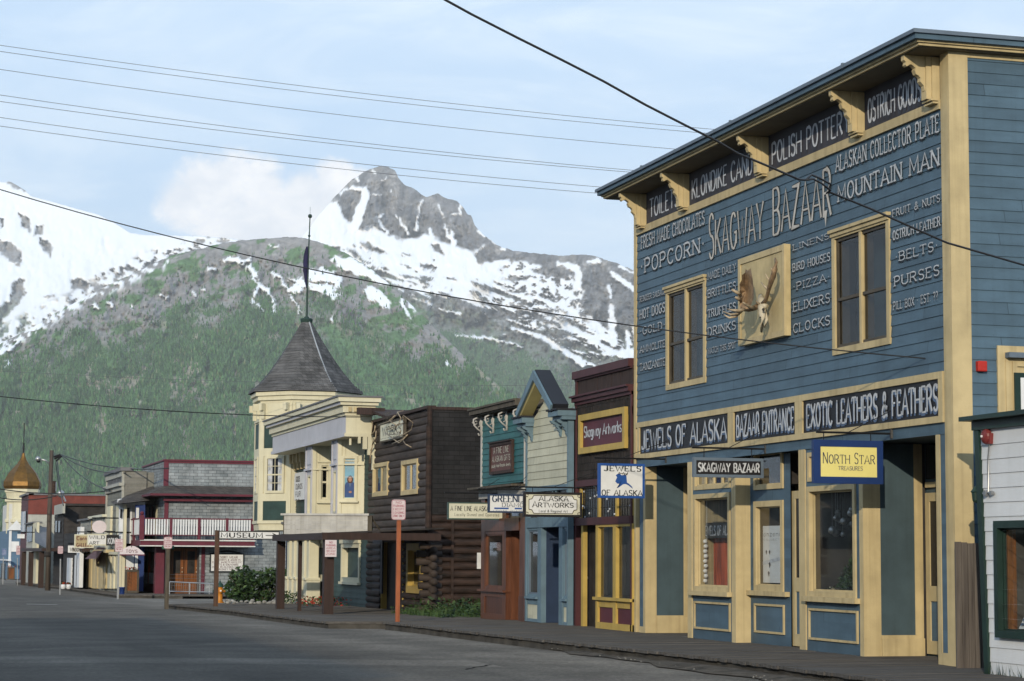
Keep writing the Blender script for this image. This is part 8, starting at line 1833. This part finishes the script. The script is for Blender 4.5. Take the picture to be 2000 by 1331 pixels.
# -- main massif with the rock peak and the long snow slope
def colB(X, Y, T_, yk):
    wx, wy = warp(X, Y, 4.5, 8, 5); dep = Y-yk
    base = lerp3(ROCK, ROCKD, sstep(.47, .56, ridged(X/22, Y/40, 5)+.12*(fbm(X/3, Y/5, 3)-.5)))
    crk = sstep(.66, .72, ridged(X/13+Y/30, Y/17+4, 5)); base = base*(1-.38*crk[..., None]); lt = sstep(.60, .68, fbm(X/5+Y/9, Y/4, 4)); base = base*(1+.3*lt[..., None])
    warm = sstep(.58, .7, fbm(X/18, Y/18+4, 4))*.5; base = base*(1-warm[..., None])+np.array((.27, .245, .21))[None, None]*warm[..., None]
    lowl = np.interp(X, [600, 700, 800, 900, 1000, 1100, 1180, 1300], [480, 520, 580, 625, 650, 690, 700, 690])
    grn = sstep(-60, 70, Y-lowl+(fbm(X/22, Y/14, 5)-.5)*150)
    slab = sstep(.5, .58, ridged(X/30, Y/17, 5)); gcol = lerp3(ALP, ROCK, slab*.6*(1-sstep(60, 140, Y-lowl)))
    base = base*(1-grn[..., None])+gcol*grn[..., None]
    fo = sstep(35, 95, Y-lowl+(fbm(X/30, Y/22, 4)-.5)*60); base = base*(1-fo[..., None])+np.array(FOR)[None, None]*fo[..., None]
    tan_ = sstep(.60, .7, fbm(X/22+8, Y/40-X/60, 5))*fo*.7; base = base*(1-tan_[..., None])+np.array(ROCKT)[None, None]*tan_[..., None]
    base = base*(.8+.4*fbm(X/4.5, Y/6, 4))[..., None]
    # the snow slope: a diagonal band, streaked along the fall line
    top = np.interp(X, [600, 640, 665, 700, 728, 745, 760, 800, 830, 870, 905, 925, 945, 975, 1010, 1060, 1130, 1180, 1250, 1700], [470, 468, 462, 450, 438, 452, 462, 466, 458, 470, 486, 492, 480, 500, 508, 520, 545, 600, 640, 900])
    ca_, sa_ = math.cos(R(20)), math.sin(R(20)); U = X*ca_+Y*sa_; Vv = -X*sa_+Y*ca_
    inb = np.minimum(Y-top, lowl+30-Y)
    f_ = (Y-top)/np.maximum(30, lowl+30-top)
    streak = fbm(U/46, Vv/7.5, 5, .58); patch = fbm(X/16+3, Y/10, 4)
    s = sstep(-3, 4, inb+(patch-.5)*14)*sstep(0, .035, .81-.49*np.clip(f_, 0, 1)**1.1-(streak*.72+patch*.28)-.025)
    isl = sstep(.60, .64, fbm(X/9+50, Y/6+7, 4))*sstep(960, 1020, X)*(1-sstep(1130, 1160, X)); s = s*(1-isl)
    hole = np.full(X.shape, -99.)
    for P in ([(698, 471), (720, 474), (745, 488), (758, 497), (740, 496), (712, 484)], [(675, 484), (690, 488), (703, 502), (690, 500)], [(840, 474), (858, 480), (868, 500), (852, 492)], [(1040, 525), (1080, 522), (1113, 535), (1108, 548), (1070, 540), (1045, 534)], [(925, 500), (950, 478), (985, 490), (1010, 497), (1012, 505), (960, 512), (935, 515)],
              [(770, 535), (800, 540), (840, 548), (800, 546)], [(1130, 545), (1160, 548), (1225, 560), (1240, 690), (1180, 640), (1135, 600), (1140, 570)], [(630, 478), (700, 520), (790, 590), (760, 560), (700, 540), (640, 500)]): hole = np.maximum(hole, poly_d(P, wx, wy))
    s = s*(1-sstep(-1, 2, hole))
    add = poly_d([(660, 395), (672, 425), (690, 440), (660, 470), (560, 520), (560, 480), (600, 440), (640, 392)], wx, wy)
    for P, a, b_ in (([(712, 370), (715, 385), (706, 405), (700, 425), (690, 445), (665, 462)], 7, 12), ([(665, 380), (678, 368), (692, 368)], 3, 4), ([(692, 368), (712, 372)], 3, 5), ([(827, 392), (818, 405), (816, 430), (812, 450)], 2.5, 3), ([(775, 422), (786, 438), (796, 458)], 2, 3.5), ([(902, 400), (898, 420)], 4, 3), ([(855, 402), (866, 425)], 1.5, 2), ([(880, 420), (893, 418)], 1.5, 2), ([(726, 336), (734, 341)], 3, 2), ([(748, 353), (756, 347)], 2, 2), ([(697, 347), (699, 355)], 3, 2), ([(738, 424), (750, 418)], 2, 1.5), ([(868, 440), (872, 455), (878, 468)], 2, 3),
                     ([(730, 382), (745, 380)], 2, 1.5), ([(765, 375), (768, 379)], 2, 1.5), ([(840, 448), (845, 462)], 3, 5), ([(882, 455), (886, 476)], 4, 6), ([(740, 430), (755, 455)], 2, 4), ([(1150, 512), (1170, 510)], 4, 4), ([(1195, 535), (1215, 548), (1240, 568)], 5, 5), ([(1210, 520), (1240, 534)], 3, 3), ([(1190, 560), (1192, 580)], 4, 4), ([(1195, 600), (1196, 640), (1200, 670)], 6, 9), ([(1225, 650), (1230, 690)], 5, 6), ([(1180, 690), (1240, 690)], 5, 8), ([(1090, 515), (1130, 525), (1128, 560)], 4, 9), ([(1000, 640), (1060, 660), (1110, 690), (1140, 712)], 4, 8), ([(890, 655), (960, 662), (1020, 678)], 4, 2), ([(1110, 640), (1160, 665), (1200, 690), (1238, 700)], 7, 5), ([(960, 440), (1010, 480)], .5, .5), ([(935, 452), (985, 484)], 4, 5)): add = np.maximum(add, seg_d(P, wx, wy, a, b_))
    s = np.maximum(s, sstep(-.8, 1.4, add+(fbm(X/5+9, Y/5, 3)-.5)*3.5))
    return mk(base, s, X)
terrain('mountain_peak', 500, 1700, 2.4, SKB, 1060, 260, DB, colB, 430, 8.7, 2.4)
# -- the far snowfield on the left
def colC(X, Y, T_, yk):
    wx, wy = warp(X, Y, 8, 13, 9); base = lerp3(ROCK, (.30, .30, .31), fbm(X/8, Y/8, 4)); h_ = np.full(X.shape, -99.)
    for P in ([(38, 425), (55, 422), (66, 440), (58, 458), (45, 440)], [(70, 448), (85, 440), (92, 440), (84, 460), (70, 460)], [(82, 470), (95, 468), (101, 485), (97, 500), (86, 492)], [(-10, 470), (15, 470), (30, 480), (42, 497), (30, 515), (12, 505), (-5, 490)], [(34, 505), (43, 508), (40, 523), (32, 515)], [(136, 548), (160, 545), (178, 558), (170, 568), (140, 562)], [(30, 545), (45, 545), (48, 575), (30, 600), (0, 640), (-40, 660), (-30, 610), (20, 590)],
              [(198, 528), (205, 535), (200, 548)], [(212, 525), (220, 524), (216, 532)], [(235, 525), (245, 522), (240, 545), (234, 540)], [(255, 522), (272, 522), (268, 534), (258, 534)], [(82, 578), (105, 574), (104, 580), (85, 582)], [(0, 430), (8, 432), (6, 446), (0, 448)], [(8, 355), (30, 352), (48, 366), (54, 378), (40, 372), (20, 362)], [(35, 640), (60, 628), (62, 632), (40, 643)], [(185, 555), (188, 535), (190, 552)], [(125, 590), (145, 585), (130, 592)]): h_ = np.maximum(h_, poly_d(P, wx, wy))
    rim = sstep(34, 4, np.interp(X, [-200, 0, 120, 260, 400], [740, 660, 600, 530, 470])-Y)*sstep(.5, .58, fbm(X/12, Y/8, 4))
    veg = sstep(560, 640, Y)*(X < 60); base = base*(1-.6*veg[..., None])+np.array(ALP)[None, None]*.6*veg[..., None]
    return mk(base, 1-np.maximum(sstep(-1, 2, h_+(fbm(X/5, Y/5, 3)-.5)*5), rim), X)
terrain('mountain_snowfield', -420, 640, 3.2, SKC, 900, 170, DC, colC, 420, 5.5, .8)

# ---- the forest on the slopes: tens of thousands of small spruces, one object
def forest(name, label, n, xr, yfun, dfun, amp, seed, dens):
    g_ = np.random.default_rng(seed); X = g_.uniform(xr[0], xr[1], n*3); Y0_, Y1_ = yfun(X); Y = Y0_+(Y1_-Y0_)*g_.random(n*3)
    k = g_.random(n*3) < dens(X, Y); X, Y = X[k][:n], Y[k][:n]; D = dfun(X, Y)
    rel = (ridged(X/70+amp[1], Y/95+amp[1]*.3+X/400, 6)-.55)*amp[0]+(fbm(X/6, Y/9, 5, .62)-.5)*amp[0]*.42
    P = place(X, Y, D+rel-10); m_ = len(X); H = g_.uniform(4, 10, m_)*(.8+.4*fbm(X/40, Y/40, 3)); W_3 = H*g_.uniform(.16, .24, m_)
    V = np.zeros((m_, 11, 3)); ang = g_.uniform(0, 6.28, m_)
    for j in range(5):
        a = ang+j*2*math.pi/5; q = 1+.25*np.sin(ang*7+j*2.1); V[:, j] = P+np.stack([np.cos(a)*W_3*q, np.sin(a)*W_3*q, H*.05], -1); V[:, 5+j] = P+np.stack([np.cos(a+.6)*W_3*.55*q, np.sin(a+.6)*W_3*.55*q, H*.5], -1)
    V[:, 10] = P+np.stack([0*H, 0*H, H], -1)
    fa_ = []
    for j in range(5): k2 = (j+1) % 5; fa_ += [[j, k2, 5+j], [k2, 5+k2, 5+j], [5+j, 5+k2, 10]]
    Fc = (np.array(fa_)[None]+np.arange(m_)[:, None, None]*11).reshape(-1, 3)
    tint = g_.random(m_); c1, c2, c3 = np.array((.038, .092, .042)), np.array((.10, .215, .075)), np.array((.18, .22, .11)); C_ = c1[None]*(1-tint[:, None])+c2[None]*tint[:, None]; y_ = g_.random(m_) < .05; C_[y_] = c3
    C_ = np.repeat(np.concatenate([C_, np.zeros((m_, 1))], -1)[:, None], 11, 1).reshape(-1, 4)
    me = bpy.data.meshes.new(name); me.vertices.add(m_*11); me.vertices.foreach_set('co', V.astype(np.float32).ravel()); me.loops.add(Fc.size); me.loops.foreach_set('vertex_index', Fc.astype(np.int32).ravel())
    me.polygons.add(len(Fc)); me.polygons.foreach_set('loop_start', np.arange(0, Fc.size, 3, dtype=np.int32)); me.polygons.foreach_set('loop_total', np.full(len(Fc), 3, np.int32)); me.update(calc_edges=True)
    ca = me.color_attributes.new('ground', 'FLOAT_COLOR', 'POINT'); ca.data.foreach_set('color', C_.astype(np.float32).ravel()); me.materials.append(mm)
    o = bpy.data.objects.new(name, me); COL.objects.link(o); o['kind'] = 'stuff'; o['label'] = label; o['category'] = 'forest'
PA_ = np.array(SKA); PB_ = np.array(SKB)
skA = lambda X: np.interp(X, PA_[:, 0], PA_[:, 1])
def densA(X, Y):
    dep = Y-skA(X); tr = sstep(95, 215, dep+(fbm(X/30, Y/30, 4)-.5)*150+np.where(X < 300, (300-X)*.35, 0)+np.clip(X-740, 0, 300)*.75)
    tan_ = sstep(.56, .66, fbm(X/20+5, Y/30+9, 6, .62)); me_ = sstep(-3, 7, meadow_field(X, Y))
    return np.clip(tr*1.1*(1-.85*me_)*(1-.8*tan_)*(.35+1.2*fbm(X/14, Y/14, 3)), 0, 1)+.05
forest('forest', 'dense dark green spruce forest covering the front mountain slope', 130000, (-200, 1300), lambda X: (skA(X)+np.where(X > 740, 2, 25), 0*X+1085), DA, (190, 3.1), 5, densA)
def densB(X, Y):
    lowl = np.interp(X, [600, 700, 800, 900, 1000, 1100, 1180, 1300], [480, 520, 580, 625, 650, 690, 700, 690]); fo = sstep(20, 80, Y-lowl+(fbm(X/30, Y/22, 4)-.5)*60)
    return np.clip(fo*(.6+.9*fbm(X/14, Y/14, 3))*(1-.7*sstep(.60, .7, fbm(X/22+8, Y/40-X/60, 5))), 0, 1)
forest('forest', 'spruce forest on the farther slope below the long snowfield', 30000, (860, 1420), lambda X: (0*X+640, skA(X)+10), DB, (430, 8.7), 6, densB)

# ---------------------------------------------------------------- the air between here and the mountains
mb = MB(); mb.box(-9500, 9500, -700, 11000, -3.2, 1720)
hm = bpy.data.materials.new('haze'); hm.use_nodes = True; t = hm.node_tree; t.nodes.clear(); o_ = nn(t, 'ShaderNodeOutputMaterial'); pv = nn(t, 'ShaderNodeVolumePrincipled')
pv.inputs['Color'].default_value = (.94, .97, 1.0, 1); pv.inputs['Density'].default_value = 5.8e-5; pv.inputs['Anisotropy'].default_value = 0; t.links.new(pv.outputs[0], o_.inputs['Volume']); M['haze'] = hm
put('haze', mb, 'haze', None, kind='stuff', label='thin blue haze in the air before the mountains', category='haze')

# ================================================================ the other side of the street (behind and left of the camera: it shades the road and stands in the window reflections)
for i, (ya, yb_, h_, wall_, l) in enumerate(((-46, -22, 5.2, 'lap_gray', 'grey clapboard store across the street behind the camera'), (-21.5, -3, 6.4, 'plum', 'plum boarded store across the street beside the camera'), (-2.5, 26.5, 9.6, 'tan', 'tall tan clapboard hotel across the street'), (27, 44, 4.2, 'light_blue', 'low light blue store across the street'), (45, 72, 5.6, 'cream_white', 'cream store across the street further along'), (73, 120, 4.4, 'lap_gray_light', 'pale grey store across the street at its far end'))):
    f_ = Fr((-9.5, 0), (0, 1)); o = thing('opposite_store', l, 'building', (-9.5, ya, gz(ya)), 'stores across the street'); zb_ = gz(yb_)-.1
    wins = []; n = int((yb_-ya)/3.2)
    for s_ in range(1 if h_ < 6 else 2):
        for k in range(n): a = ya+.9+k*(yb_-ya-1)/n; wins.append((a, a+1.3, (.8 if s_ == 0 else 4.3), (2.6 if s_ == 0 else 6.0)))
    mb = MB(); siding(mb, f_, ya, yb_, zb_, h_, .2, wins, 0, .018); put('wall', mb, wall_, o)
    mb = MB(); mb.box(-20, -9.6, ya, yb_, zb_, h_-.1); mb.box(-9.6, -9.2, ya-.1, yb_+.1, h_, h_+.2); put('body', mb, wall_, o)
    for H in wins:
        mb = MB(); frame_boxes(f_, mb, *H, .1, -.05, .04); f_.box(mb, H[0]+.1, H[1]-.1, (H[2]+H[3])/2-.03, (H[2]+H[3])/2+.03, -.05, .02); w_ = put('window_frame', mb, 'cream_white', o); mb = MB(); f_.box(mb, H[0]+.1, H[1]-.1, H[2]+.1, H[3]-.1, -.08, -.045); put('pane', mb, 'dark_glass', w_)
